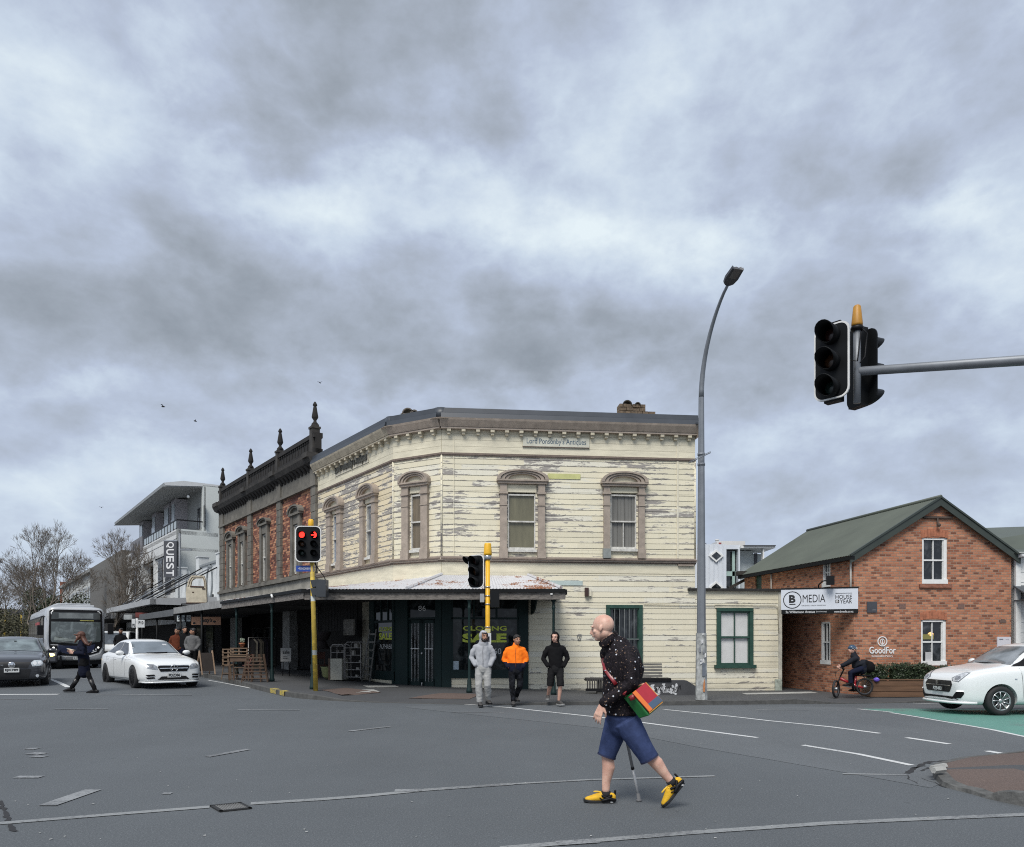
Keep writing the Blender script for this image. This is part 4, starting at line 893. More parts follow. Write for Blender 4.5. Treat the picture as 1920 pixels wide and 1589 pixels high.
lt = MB(); lt.box(VG.x-.30, VG.x-.24, VG.y-.08, VG.y, VH-.17, VH-.13); lt.build('bracket_plate', WHITE_P, ver)
# ================================================================== Victorian brick building with sooty parapet
E0 = (-15.76, 40.1); D0 = (-7.6, 29.0)
WB = Wall(*E0, atan2(D0[1]-E0[1], D0[0]-E0[0])); LB = sqrt((D0[0]-E0[0])**2+(D0[1]-E0[1])**2)-.02
vic = thing('brick_shop_building', 'two-storey red brick Victorian shop building with sooty black parapet and four pointed finials', 'building', (0, 0, 0))
onB = lambda mb, name, mats, parent=vic, **k: on(mb, WB, name, mats, parent, **k)
zs = WB.z(500, 1097)          # string course level
zfr0 = WB.z(500, 933); zfr1 = WB.z(500, 893); zc1 = WB.z(500, 868)
zs, zfr0, zfr1, zc1 = 4.12, WB.z(507, 947), WB.z(507, 915), WB.z(507, 905)
pil = [(416, 422), (467.5, 474.5), (522.5, 530), (587, 596)]
pil = [(WB.s(a), WB.s(b)) for a, b in pil]; pil[0] = (0, pil[0][1]); pil[-1] = (pil[-1][0], LB)
def vwin(px0, px1, ytop, yspr, yg1, yg0, ybase):
 a, b = WB.s(px0), WB.s(px1); c = (a+b)/2; pm = (px0+px1)/2; w = b-a
 zt, zsp, z1, z0, zb = (WB.z(pm, y) for y in (ytop, yspr, yg1, yg0, ybase)); ov = .16; m = MB(); pw = w*.22
 for x0 in (a, b-pw): m.box(x0, x0+pw, -.12, .02, zb, zsp); m.box(x0-.03, x0+pw+.03, -.15, .02, zb, zb+.18)
 m.box(a, b, -.09, .02, z1+.02, zsp); m.box(a-ov*.7, b+ov*.7, -.18, .02, zsp-.02, zsp+.07)
 R0 = w/2+ov; hh = zt-zsp-.07
 for k0, k1, y in ((1, .84, -.22), (.80, .62, -.17)):
  n = 14; o_ = [(c+R0*k0*cos(pi-pi*i/n), zsp+.07+hh*k0*sin(pi*i/n)**.8) for i in range(n+1)]; i_ = [(c+R0*k1*cos(pi-pi*i/n), zsp+.07+hh*k1*sin(pi*i/n)**.8) for i in range(n+1)]
  for i in range(n): m.prism([o_[i], o_[i+1], i_[i+1], i_[i]], y, 0, 'y')
 m.prism([(c+R0*.62*cos(pi-pi*i/10), zsp+.07+hh*.62*sin(pi*i/10)**.8) for i in range(11)], -.07, 0, 'y')
 m.box(a-.02, b+.02, -.14, .02, zb-.10, zb)
 win = onB(m, 'window', STONE)
 g0, g1 = a+pw, b-pw; s = MB(); t = .05; zm = (z0+z1)/2
 s.box(g0, g0+t, -.02, .06, z0, z1); s.box(g1-t, g1, -.02, .06, z0, z1); s.box(g0, g1, -.02, .06, z1-t, z1); s.box(g0, g1, -.02, .06, z0, z0+t); s.box(g0, g1, -.03, .06, zm-.03, zm+.03); s.build('sash', WHITE_W, win)
 p = MB(); p.box(g0, g1, .05, .07, z0, z1); p.build('pane', GLASS, win)
 return (g0, g1, z0, z1)
ops = [vwin(428.5, 441, 997, 1013, 1022, 1102, 1106), vwin(450, 463, 987, 1001, 1017, 1097, 1101), vwin(491, 506, 972, 985, 1002, 1089, 1093), vwin(549, 567, 948, 966, 984, 1076, 1080)]
w = MB(); wall_slab(w, 0, LB, zs, zfr0+.1, ops, 0, .25); onB(w, 'brick_wall', BRICK_R)
b = MB()
for o in ops: b.box(o[0]-.1, o[1]+.1, .25, .27, o[2]-.1, o[3]+.1)
onB(b, 'window_lining', SHADE)
for a, c in pil:
 m = MB(); z = zs
 while z < zfr0-.02: m.box(a, c, -.10-.012*(int(z*3) % 2), .0, z, min(z+.30, zfr0)); z += .315
 onB(m, 'pilaster', STONE)
 m = MB(); m.box(a-.02, c+.02, -.13, 0, zfr0, zc1-.30); onB(m, 'frieze_pilaster', STONE)
m = MB(); m.box(0, LB, -.06, 0, zfr0, zc1-.25); m.box(-.05, LB+.05, -.14, 0, zfr0-.07, zfr0+.03); onB(m, 'frieze', STONE)
m = MB(); n = 34;
m = MB(); m.prism([(-.18, zc1-.25), (-.30, zc1-.18), (-.40, zc1), (-.42, zc1+.10), (0, zc1+.16), (0, zc1-.25)], -.25, LB+.02, 'x')
for a, c in pil: m.box(max(-.2, a-.04), min(LB+.01, c+.04), -.46, 0, zc1-.02, zc1+.18)
onB(m, 'cornice', SOOT2)
for i in range(n):
 x = .1+(LB-.2)*(i+.5)/n; b = MB(); b.prism([(-.02, zc1-.50), (-.10, zc1-.46), (-.30, zc1-.24), (-.02, zc1-.24)], x-.09, x+.09, 'x'); onB(b, 'cornice_bracket', SOOT)
zp = WB.z(507, 866)
m = MB(); m.box(0, LB, -.10, .15, zc1+.15, zp-.16); m.box(0, LB, -.17, .2, zc1+.16, zc1+.36); m.box(0, LB, -.17, .2, zp-.16, zp-.02); m.box(0, LB, -.13, .2, zp-.02, zp+.04);
for i in range(60): x = LB*(i+.5)/60; m.box(x-.05, x+.05, -.14, 0, zp-.25, zp-.17)
for i in range(40): x = LB*(i+.5)/40; m.box(x-.03, x+.03, -.125, 0, zc1+.40, zp-.32)
onB(m, 'parapet', SOOT)
for k, (a, c) in enumerate(pil):
 h = zp+(.22 if k == 3 else .10); c_ = (a+c)/2; hw = .16 if k == 3 else .13
 m = MB(); m.box(c_-hw, c_+hw, -.19, .12, zc1+.15, h, 0); m.box(c_-hw-.03, c_+hw+.03, -.22, .15, h, h+.08, 0); m.box(c_-hw*.8, c_+hw*.8, -.14, .10, h+.09, h+.17, 0); pr = onB(m, 'parapet_pier', SOOT2)
 f = MB(); f.lathe([(r*.82, h+.12+z*.74) for r, z in ((.0, 0), (.15, .02), (.17, .1), (.08, .22), (.07, .3), (.14, .42), (.16, .48), (.085, .98), (.07, 1.06), (.11, 1.10), (.10, 1.16), (.045, 1.28), (0, 1.32))], (c_, -.02, 0), 12); f.build('finial', SOOT, pr)
m = MB(); m.box(-.03, LB+.02, -.20, .1, zs-.06, zs+.06, 0); m.box(0, LB, -.13, .1, zs+.06, zs+.14); m.box(0, LB, -.08, .12, 3.0, zs-.06, 1); m.box(-.02, LB+.02, -.14, .1, 3.50, 3.58, 1); onB(m, 'string_course', [STONE, STONE_P])
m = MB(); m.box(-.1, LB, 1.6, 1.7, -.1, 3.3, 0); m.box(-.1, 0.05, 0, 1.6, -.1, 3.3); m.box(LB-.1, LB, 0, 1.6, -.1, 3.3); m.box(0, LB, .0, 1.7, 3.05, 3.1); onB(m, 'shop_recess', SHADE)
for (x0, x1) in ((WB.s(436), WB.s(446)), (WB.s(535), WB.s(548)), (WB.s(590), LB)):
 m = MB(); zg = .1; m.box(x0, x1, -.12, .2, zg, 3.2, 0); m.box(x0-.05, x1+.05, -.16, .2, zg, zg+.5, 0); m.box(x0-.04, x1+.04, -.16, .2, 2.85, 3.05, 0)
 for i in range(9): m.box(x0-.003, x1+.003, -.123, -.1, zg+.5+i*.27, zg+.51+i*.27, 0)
 onB(m, 'ground_pilaster', mk('white_pilaster_painted_shade', (.22, .22, .21), .7, var=.4))  # white pilaster coloured grey, the shade is put into the paint
for (x0, x1, z1) in ((.6, 2.3, 2.2), (2.6, 4.2, 2.2), (5.6, 7.4, 2.3)):
 m = MB(); m.box(x0, x1, 1.55, 1.58, .6, z1);
 f = MB(); f.box(x0-.06, x0, 1.5, 1.6, .3, z1+.06); f.box(x1, x1+.06, 1.5, 1.6, .3, z1+.06); f.box(x0-.06, x1+.06, 1.5, 1.6, z1, z1+.06); f.box(x0-.06, x1+.06, 1.5, 1.6, .3, .6); f.box((x0+x1)/2-.02, (x0+x1)/2+.02, 1.5, 1.6, .6, z1)
 sw = onB(f, 'shop_window', mk('faded_window_frame', (.07, .065, .06), .6, var=.3)); m.build('pane', GLASS_SHOP, sw)
m = MB();
for p, q in ((WB.P(0), WB.P(0)+Vector((7, 6, 0))), (WB.P(LB), WB.P(LB)+Vector((5, 4, 0))), (WB.P(0)+Vector((7, 6, 0)), WB.P(LB)+Vector((5, 4, 0)))): m.poly([(p.x, p.y, 0), (q.x, q.y, 0), (q.x, q.y, zc1+.2), (p.x, p.y, zc1+.2)])
p, q = WB.P(0), WB.P(LB); m.poly([(p.x, p.y, zc1+.15), (q.x, q.y, zc1+.15), (q.x+5, q.y+4, zc1+.15), (p.x+7, p.y+6, zc1+.15)]); m.build('side_walls_and_roof', STONE, vic)
# ================================================================== buildings further up the main street
SD = Vector((-0.592, 0.806, 0))
def line_pt(px):
 """point on the street frontage seen at column px"""
 y = 29*657/(px+60); return Vector(((px-CX)/F*y, y, 0))
pA = line_pt(333); WP = Wall(pA.x, pA.y, WB.ang); LP_ = (Vector((*E0, 0))-pA).length-.02
pale = thing('pale_shop', 'small pale grey rendered shop with stepped parapet and oval wall panel beside the brick building', 'building', (0, 0, 0))
z1 = WP.z(400, 1055); z2 = WP.z(370, 1074)
m = MB(); L_ = LP_; m.box(0, L_, 0, .3, 3.0, z1-.9, 0)
m.box(L_*.55, L_, 0, .3, z1-.9, z1-.0, 0); m.box(L_*.05, L_*.55, 0, .3, z1-.9, z1-.35, 0)
onP = lambda mb, n_, mt: on(mb, WP, n_, mt, pale)
onP(m, 'wall', MODWHITE if False else mk('pale_grey_render', (.56, .58, .58), .8, var=.12, scale=1.5))
m = MB(); m.box(L_*.55, L_+.0, -.08, .35, z1-.06, z1+.06); m.box(L_*.05, L_*.55, -.08, .35, z1-.42, z1-.30); onP(m, 'parapet_cap', mk('grey_cap', (.22, .24, .25), .7, var=.2))
for x in (.2, L_*.55, L_-.25):
 m = MB(); m.box(x-.35, x+.3, -.12, .45, 3.3, z1+(.55 if x > L_*.5 and x < L_-1 else .35)); m.box(x-.40, x+.35, -.16, .5, z1+(.55 if x > L_*.5 and x < L_-1 else .35), z1+(.62 if x > L_*.5 and x < L_-1 else .42)); onP(m, 'pier', MATS['pale_grey_render'])
for cx in (L_*.30, L_*.78):
 m = MB(); n = 24; r0, r1 = .62, .52; zc_ = 4.9
 for i in range(n):
  a, b = 2*pi*i/n, 2*pi*(i+1)/n; m.prism([(cx+r0*cos(a), zc_+1.25*r0*1.3*sin(a)), (cx+r0*cos(b), zc_+1.25*r0*1.3*sin(b)), (cx+r1*cos(b), zc_+1.25*r1*1.3*sin(b)), (cx+r1*cos(a), zc_+1.25*r1*1.3*sin(a))], -.07, 0, 'y')
 onP(m, 'oval_moulding', MATS['grey_cap'])
m = MB(); m.box(0, L_, .5, .6, 0, 3.0); onP(m, 'shopfront', SHADE)
for x in (1.0, 3.1, 5.4):
 if x+1.6 < L_: m = MB(); m.box(x, x+1.6, .44, .48, .7, 2.4); onP(m, 'shop_window', GLASS_SHOP)
ac = MB(); ac.box(L_-1.9, L_-1.1, -.45, -.1, 3.35, 3.95); ac.build
on(ac, WP, 'air_conditioner', WHITE_P, pale)
ac = MB(); ac.tube([(L_-.8, -.2, 3.3), (L_-.75, -.25, 3.7), (L_-.9, -.2, 4.1)], .05, 6); ac.sphere((L_-.75, -.25, 3.65), .13, 8, 6); on(ac, WP, 'vent_pipe', PLASTIC, pale)
q0, q1 = line_pt(238), line_pt(332); WQ = Wall(q0.x, q0.y, WB.ang); LQ = (q1-q0).length
ho = thing('apartment_hotel', 'four-storey pale grey-green apartment block with deep balconies and overhanging flat roof', 'building', (0, 0, 0))
onQ = lambda mb, n_, mt, par=ho: on(mb, WQ, n_, mt, par)
Hq = WQ.z(350, 927, -1.6); H3 = WQ.z(350, 991)-.0; Hs = WQ.z(350, 963+29)
fl = [3.6, 6.0, 8.3]         # slab levels
zfl1 = WQ.z(350, 1030);
z_top = Hq; z_b3 = WQ.z(331, 992); z_b2t = WQ.z(331, 1032)
m = MB(); m.box(LQ-.3, LQ, 1.6, 11, 0, z_top-.1, 0); m.box(LQ-.3, LQ, .0, 1.6, 0, z_b3, 0); onQ(m, 'end_wall', QUESTWALL)
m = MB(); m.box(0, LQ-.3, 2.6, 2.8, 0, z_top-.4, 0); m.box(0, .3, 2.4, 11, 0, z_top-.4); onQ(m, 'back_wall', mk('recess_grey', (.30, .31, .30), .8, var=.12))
m = MB(); m.prism([(-.7, z_top-.42), (-.8, z_top-.25), (.4, z_top+.02), (11, z_top+.02), (11, z_top-.12), (2.0, z_top-.16)], -1.3, LQ-.0, 'x'); onQ(m, 'roof', mk('pale_roof_edge', (.55, .56, .56), .6, var=.05))
m = MB(); m.prism([(-.68, z_top-.44), (1.9, z_top-.18), (1.9, z_top-.22), (-.85, z_top-.50)], -1.2, LQ-.05, 'x'); onQ(m, 'eaves_soffit', mk('grey_soffit', (.30, .31, .31), .8, var=.1))
m = MB(); m.box(0, LQ, -.0, .25, z_b2t, z_b3, 0); m.box(0, LQ, 0, 2.6, z_b3-.35, z_b3-.1, 0); m.box(0, LQ, 0, 2.6, z_b2t, z_b2t+.2); m.box(0, LQ, -.012, 0, z_b2t+.75, z_b2t+.78, 1); onQ(m, 'balcony_band', [QUESTLITE, GREYDARK])
zl = z_b2t-2.75
m = MB(); m.box(0, LQ, 0, .25, zl-.55, zl+.02); m.box(0, LQ, 0, .3, 2.7, 3.3); onQ(m, 'lower_band', QUESTLITE)
cols = [WQ.s(p) for p in (266, 289, 309)]
for i, x in enumerate([0.15]+cols+[LQ-.3]):
 m = MB(); m.box(x-.15, x+.15, -.02, .6, 3.0, z_b2t+.01); onQ(m, 'pier', QUESTLITE)
edges = [0.15]+cols+[LQ-.3]
for i in range(len(edges)-1):
 a, b = edges[i]+.15, edges[i+1]-.15
 if b-a < .8: continue
 for (zb, zt) in ((zl, z_b2t), (3.3, zl-.55)):
  if i % 2 == 0:   # panelled bay with dark slatted window
   m = MB(); m.box(a, b, .12, .2, zb, zt, 0); onQ(m, 'wall_panel', QUESTLITE)
   mid = (a+b)/2; m = MB(); m.box(mid-.75, mid+.75, .05, .14, zb+.5, zt-.15, 0); wd = onQ(m, 'window', GREYDARK); g = MB(); g.box(mid-.65, mid-.05, .035, .05, zb+.6, zt-.25); g.box(mid+.05, mid+.65, .035, .05, zb+.6, zt-.25); g.build('pane', GLASS, wd)
  else:            # open balcony with vertical rail panels
   m = MB();
   for k in range(4): x = a+.1+k*.42; m.box(x, x+.30, -.03, .02, zb-.05, zb+1.1, 0)
   m.box(a, b, -.03, .03, zb+1.05, zb+1.12); onQ(m, 'balcony_screen', GREYDARK)
   m = MB(); m.box(a+.2, b-.2, 2.5, 2.58, zb+.05, zb+2.1); onQ(m, 'glass_door', GLASS)
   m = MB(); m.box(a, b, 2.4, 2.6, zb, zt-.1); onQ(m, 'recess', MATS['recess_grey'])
x_s = WQ.s(270)
m = MB(); m.box(x_s, LQ-.05, -.02, .03, z_b3+.55, z_b3+.63)
n = 12
for i in range(n+1): x = x_s+(LQ-.1-x_s)*i/n; m.box(x-.03, x+.03, -.02, .03, z_b3-.02, z_b3+.6)
m.box(LQ-.06, LQ, 0, 1.6, z_b3+.55, z_b3+.63)
rl = onQ(m, 'balustrade', PLASTIC)
g = MB(); g.box(x_s, LQ-.05, .0, .012, z_b3+.06, z_b3+.55); g.build('glass_panel', mk('pale_balustrade_glass', (.30, .34, .35), .15, var=.2), rl)
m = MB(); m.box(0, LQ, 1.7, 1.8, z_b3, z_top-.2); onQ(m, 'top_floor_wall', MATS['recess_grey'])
for a, b in ((262, 268), (283, 292), (296, 303), (240, 246)):
 x0, x1 = WQ.s(a), WQ.s(b); m = MB(); m.box(x0-.1, x1+.1, .9, 1.72, z_b3, z_top-.35); f = onQ(m, 'door_surround', mk('pale_door_surround', (.42, .40, .42), .7, var=.05)); g = MB(); g.box(x0, x1, .86, .9, z_b3+.1, z_top-.7); g.box(x0+.35, x1-.0, .84, .86, z_b3+.1, z_top-.7, 1); g.build('glass_door', [GLASS, mk('bright_glass_reflection', (.50, .55, .58), .2, var=.2)], f)
m = MB(); m.box(WQ.s(247), WQ.s(268), -.08, -.0, z_b3-.45, z_b3+.85)
onQ(m, 'balcony_screen', mk('mid_grey_screen', (.17, .17, .185), .7, var=.1))
for p in (253, 257, 263): x = WQ.s(p); m = MB(); m.box(x-.12, x+.12, -.10, -.08, z_b3-.30, z_b3+.60); onQ(m, 'balcony_slot', PLASTIC)
for px in (337, 343, 347): x = WQ.s(px); m = MB(); x -= 2.2; m.box(x-.25, x+.25, 1.66, 1.7, z_b3+.3, z_b3+1.7); onQ(m, 'upper_window', GLASS)
m = MB(); m.sphere((LQ-.5, .8, z_top-.9), .10, 8, 6); onQ(m, 'lamp', WHITE_P)
m = MB(); m.box(0, LQ, .6, .7, 0, 3.0); onQ(m, 'shopfront', SHADE)
sx = WQ.s(326); sgn = thing('blade_sign', 'tall charcoal blade sign reading QUEST downwards on a bracket of the apartment block', 'sign', (0, 0, 0))
P_ = WQ.P(sx+.6, .0)
y_s = P_.y-1.0; c0 = XZ(307, 1014, y_s); c1 = XZ(331, 1083, y_s)
m = MB(); m.box(c0.x, c1.x, y_s, y_s+.35, c1.z, c0.z, 0); m.box(c0.x-.02, c1.x+.02, y_s-.01, y_s+.36, c0.z-.04, c0.z+.02, 1); m.build('board', [GREYDARK, STEEL], sgn)
m = MB(); wch = (c1.x-c0.x); hh = (c0.z-c1.z); cx_ = (c0.x+c1.x)/2
for i, ch in enumerate('QUEST'):
 zc_ = c0.z-hh*(.12+.19*i); M_ = Matrix.Translation((cx_, y_s-.012, zc_))@Matrix.Rotation(R(90), 4, 'Y'); m.text(ch, -.19, .19, -wch*.30, wch*.30, 0, .02, 0, M_)
m.build('lettering', mk('white_letters', (.66, .66, .66), .6, var=0), sgn)
m = MB(); m.cyl((c1.x+.1, y_s+.2, c1.z-1.9), (c1.x+.1, y_s+.2, c0.z+.5), .07, n=8); m.box(c1.x, c1.x+.9, y_s+.15, y_s+.25, c0.z-.62, c0.z-.5); m.build('bracket', GALV, sgn)
r0, r1 = line_pt(117), line_pt(237); WW = Wall(r0.x, r0.y, WB.ang); LWh = (r1-r0).length
lb = thing('white_block', 'long two-storey off-white building with tall narrow windows behind the bare trees', 'building', (0, 0, 0)); onW = lambda mb, n_, mt, par=lb: on(mb, WW, n_, mt, par)
Ht = WW.z(230, 1042)
m = MB(); m.box(0, LWh, 0, 8, 0, Ht); onW(m, 'wall', mk('off_white_render', (.46, .47, .45), .8, var=.15, scale=.5))
m = MB(); m.box(-.2, LWh*.62, -.4, 8, Ht, Ht+.35); onW(m, 'roof_edge', mk('grey_roof_edge', (.24, .24, .23), .8, var=.2))
m = MB(); m.box(LWh*.62, LWh-.1, -.35, 3, 3.4, Ht+.3); onW(m, 'dark_tower_panel', mk('brown_grey_panel', (.13, .125, .115), .8, var=.2))
for k in range(22):
 x = 1+k*(LWh*.62-1.5)/22; m = MB(); m.box(x, x+.55, -.03, 0, 4.5, Ht-2.0 if k < 5 else Ht-1.4); onW(m, 'window', mk('dull_window_glass', (.10, .11, .12), .2, var=.4))
fb = thing('far_shop_row', 'distant brick and grey shop row at the far left end of the main street', 'building', (0, 0, 0))
m = MB(); m.box(-75, -61, 118, 130, 0, 7.5, 0); m.box(-100, -77, 110, 126, 0, 6.5, 0); m.build('walls', [mk('far_grey_wall', (.20, .20, .195), .9, var=.3, scale=.3)], fb)
m = MB(); m.box(-70.6, -66, 117.6, 118, 9, 11.5, 0); m.box(-72, -66, 117.8, 124, 7.5, 11, 0); m.build('brick_gable', mk('far_brick', (.20, .075, .045), .9, var=.3), fb)
m = MB()
for k in range(9): m.box(-98+k*2.4, -96.6+k*2.4, 109.9, 110, 1, 2.6)
for k in range(5): m.box(-74+k*2.6, -72.4+k*2.6, 117.9, 118, 1, 3)
m.build('windows', GLASS, fb)
m = MB(); m.box(0, LWh, -.5, -.1, 0, 3.2); onW(m, 'shopfront', SHADE)
for k in range(9): m = MB(); m.box(.6+k*LWh/9, LWh/9*(k+.75), -.56, -.5, .7, 2.5); onW(m, 'shop_window', GLASS_SHOP)
# ================================================================== awnings up the street
def awning(name, label, t0, t1, z0, z1, d_out, th, mats, top_mat=None, posts=(), z_wall=None):
 """awning between distances t0..t1 from the verandah corner, along the kerb"""
 a = thing(name, label, 'awning', (0, 0, 0)); p, q = VF+KD*t0, VF+KD*t1; nn = -KN
 m = MB(); m.hexa((p.x, p.y, z0), q-p, nn*-th, (0, 0, z1-z0), 0); m.build('fascia', mats[0], a)
 zw = z_wall or z1+.2; P0, P1 = p+KN*3.4, q+KN*3.4
 m = MB(); m.poly([(p.x, p.y, z1-.01), (q.x, q.y, z1-.01), (P1.x, P1.y, zw), (P0.x, P0.y, zw)], 0); m.poly([(p.x, p.y, z0+.02), (q.x, q.y, z0+.02), (P1.x, P1.y, z0+.02), (P0.x, P0.y, z0+.02)][::-1], 1); m.poly([(p.x, p.y, z0), (p.x, p.y, z1), (P0.x, P0.y, zw), (P0.x, P0.y, z0)], 0)
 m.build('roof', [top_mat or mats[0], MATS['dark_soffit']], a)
 for t in posts:
  r = VF+KD*t+KN*.15; m = MB(); m.cyl((r.x, r.y, PG(r.x, r.y)), (r.x, r.y, z0+.05), .045, n=8); m.build('post', BLACKISH, a)
 return a, p, q
FW = mk('dirty_white_fascia', (.26, .26, .255), .7, var=.3, scale=4); FG = mk('grey_awning_fascia', (.10, .105, .11), .6, var=.2); FL_ = mk('pale_grey_awning', (.36, .37, .38), .6, var=.1)
a1, p, q = awning('shop_awning', 'shop awning with dirty white fascia boards continuing the corner verandah up the street', 8.35, 16.5, 2.78, 3.06, 0, .06, [FW], BLACKISH, (12.0, 15.8))
awning('shop_awning', 'low dark grey shop awning in the middle of the street row', 16.55, 25, 2.70, 3.0, 0, .1, [FG], GREYDARK, (21, 25))
awning('shop_awning', 'pale grey thick-edged awning below the apartment block, held by diagonal stays', 22, 37, 3.45, 3.75, 0, .3, [FL_], FL_, (), 3.95)
awning('shop_awning', 'farthest awning, dark-edged with pale top beside the bus', 37.2, 54, 3.1, 3.45, 0, .3, [FG], FL_, ())
def street_pt(t, off=0.0): return VF+KD*t+KN*off
for k in range(9):
 t = 22.5+k*1.8; lo = street_pt(t, .4); hi = street_pt(t-1.2 if k % 2 else t-.6, 3.4); m = MB(); m.tube([(lo.x, lo.y, 3.8), (hi.x, hi.y, 5.6+.1*(k % 3))], .035, 5); o = m.build('awning_stay', [PLASTIC, GALV][k % 2]); tag(o, 'diagonal steel stay holding the pale awning to the apartment block wall', 'awning stay', 'diagonal awning stays up the street')
def hang_sign(name, label, pxs, t, mats, txt=None, y_off=0.0, th=.06):
 """flat sign seen broadside at the column/rows given, hung across the footpath"""
 (x0, y0, x1, y1) = pxs; P_ = VF+KD*t; Y = P_.y+y_off; a, b = XZ(x0, y0, Y), XZ(x1, y1, Y)
 o = thing(name, label, 'sign', (0, 0, 0)); m = MB(); m.box(a.x, b.x, Y, Y+th, b.z, a.z, 0); m.build('board', mats[0], o)
 if txt:
  m = MB()
  for s_, u0, v0, u1, v1, bd in txt: m.text(s_, a.x+(b.x-a.x)*u0, a.x+(b.x-a.x)*u1, b.z+(a.z-b.z)*v0, b.z+(a.z-b.z)*v1, Y-.006, bd)
  m.build('lettering', mats[1], o)
 return o, a, b, Y
TAN = mk('tan_sign_board', (.52, .27, .16), .6, var=.08)
o, a, b, Y = hang_sign('hanging_sign', "orange-tan hanging shop sign lettered Tatty's with a stepped top edge", (359, 1157, 414, 1172), 15.0, [TAN, INK], None)
m = MB(); m.box(XZ(371, 0, Y).x, XZ(397, 0, Y).x, Y-.004, Y+.062, a.z-.01, XZ(0, 1157-0, Y).z+.0); m.box(XZ(371, 0, Y).x, XZ(398, 0, Y).x, Y-.003, Y+.063, a.z-.02, a.z+.001)
m = MB(); m.text("Tatty's", XZ(375, 0, Y).x, XZ(398, 0, Y).x, XZ(0, 1169, Y).z, XZ(0, 1159.5, Y).z, Y-.01, .03, 0, shear=.25); m.sphere((XZ(402, 0, Y).x, Y, XZ(0, 1166, Y).z), (.07, .01, .05), 8, 6); m.sphere((XZ(364, 0, Y).x, Y, XZ(0, 1169, Y).z), (.07, .01, .05), 8, 6); m.build('lettering', INK, o)
o, a, b, Y = hang_sign('poster_board', 'black hanging board with three pale posters under the shop awning', (327, 1151, 362, 1167), 16.2, [PLASTIC, INK], None)
for k in range(3):
 x0 = 332+k*9; m = MB(); m.box(XZ(x0, 0, Y).x, XZ(x0+(7.5 if k != 1 else 6), 0, Y).x, Y-.012, Y-.002, XZ(0, 1165.5, Y).z, XZ(0, 1154, Y).z); m.text(['5', 'N', 'ON'][k], XZ(x0+1.5, 0, Y).x, XZ(x0+5.5, 0, Y).x, XZ(0, 1163, Y).z, XZ(0, 1156, Y).z, Y-.018, .02, 1); m.build('poster', [mk('pale_poster', (.55, .60, .60), .6, var=.1), GREYDARK], o)
o, a, b, Y = hang_sign('fascia_sign', 'dark red shop fascia sign on the grey awning', (254, 1149, 277, 1158), 27, [mk('dark_red_sign', (.16, .035, .028), .6, var=.3), mk('red_sign_letter', (.35, .09, .07), .6)], [('ROCKET', .1, .25, .9, .75, 0)], -1.2) if False else hang_sign('fascia_sign', 'dark red shop fascia sign on the grey awning', (254, 1149, 277, 1158), 27, [mk('dark_red_sign', (.16, .035, .028), .6, var=.3), INK], None, -1.2)
hang_sign('fascia_sign', 'small pale fascia sign left of the dark red one', (232, 1153, 248, 1162), 29, [mk('pale_grey_sign', (.30, .32, .32), .6, var=.3), INK], None, -1.2)
Yd = (VF+KD*14.3).y; cdg = thing('door_sign', 'rusty cream old van door with empty window mounted on the awning roof as a sign', 'sign', (0, 0, 0))
def dp(x, y): p = XZ(x, y, Yd); return (p.x, p.z)
out = [dp(350, 1130.5), (dp(384, 1131)), dp(387.5, 1129), dp(386.5, 1103), dp(384, 1086), dp(381, 1080.5), dp(363, 1079.5), dp(357, 1086), dp(350, 1102), dp(348, 1112)]
inn = [dp(357, 1098), dp(383, 1100), dp(383, 1091), dp(380.5, 1084), dp(364, 1082.5), dp(360, 1088)]
m = MB(); low = [dp(350, 1130.5), dp(384, 1131), dp(387.5, 1129), dp(386.5, 1101), dp(350, 1099.5), dp(348, 1112)]; m.prism(low, Yd, Yd+.10, 'y', 0)
ring_o = [dp(350.2, 1100), dp(352.5, 1090), dp(358.5, 1079.5), dp(382, 1079.8), dp(385.2, 1088), dp(386.7, 1101)]; ring_i = [dp(357, 1100), dp(359, 1090.5), dp(363, 1085), dp(379.5, 1085), dp(381.5, 1090), dp(382.5, 1101)]
for i in range(5): m.prism([ring_o[i], ring_o[i+1], ring_i[i+1], ring_i[i]], Yd, Yd+.09, 'y', 0)
m.build('door_panel', mk('chalky_cream_paint', (.48, .43, .33), .7, var=.25, scale=4), cdg)
m = MB()
for i in range(5):
 k = .5; a_ = [(ring_o[j][0]*(1-k)+ring_i[j][0]*k, ring_o[j][1]*(1-k)+ring_i[j][1]*k) for j in (i, i+1)]; m.tube([(a_[0][0], Yd-.01, a_[0][1]), (a_[1][0], Yd-.01, a_[1][1])], .010, 5)
m.tube([(ring_i[0][0], Yd-.01, ring_i[0][1]), (ring_i[5][0], Yd-.01, ring_i[5][1])], .03, 5); m.box(dp(349, 0)[0], dp(387, 0)[0], Yd-.02, Yd+.1, dp(0, 1132)[1], dp(0, 1130)[1]); m.box(dp(379, 0)[0], dp(385, 0)[0], Yd-.03, Yd, dp(0, 1105)[1], dp(0, 1103.5)[1]); m.sphere((dp(362, 0)[0], Yd, dp(0, 1111)[1]), (.05, .02, .03), 6, 5)
m.build('rusty_trim', mk('rust_black', (.06, .025, .015), .9, var=.6, scale=9), cdg)
m = MB(); m.tube([(dp(340, 0)[0], Yd, dp(0, 1138)[1]), (dp(340, 0)[0], Yd, dp(0, 1133)[1]), (dp(388, 0)[0], Yd, dp(0, 1132)[1])], .03, 5); m.build('mount', PLASTIC, cdg)
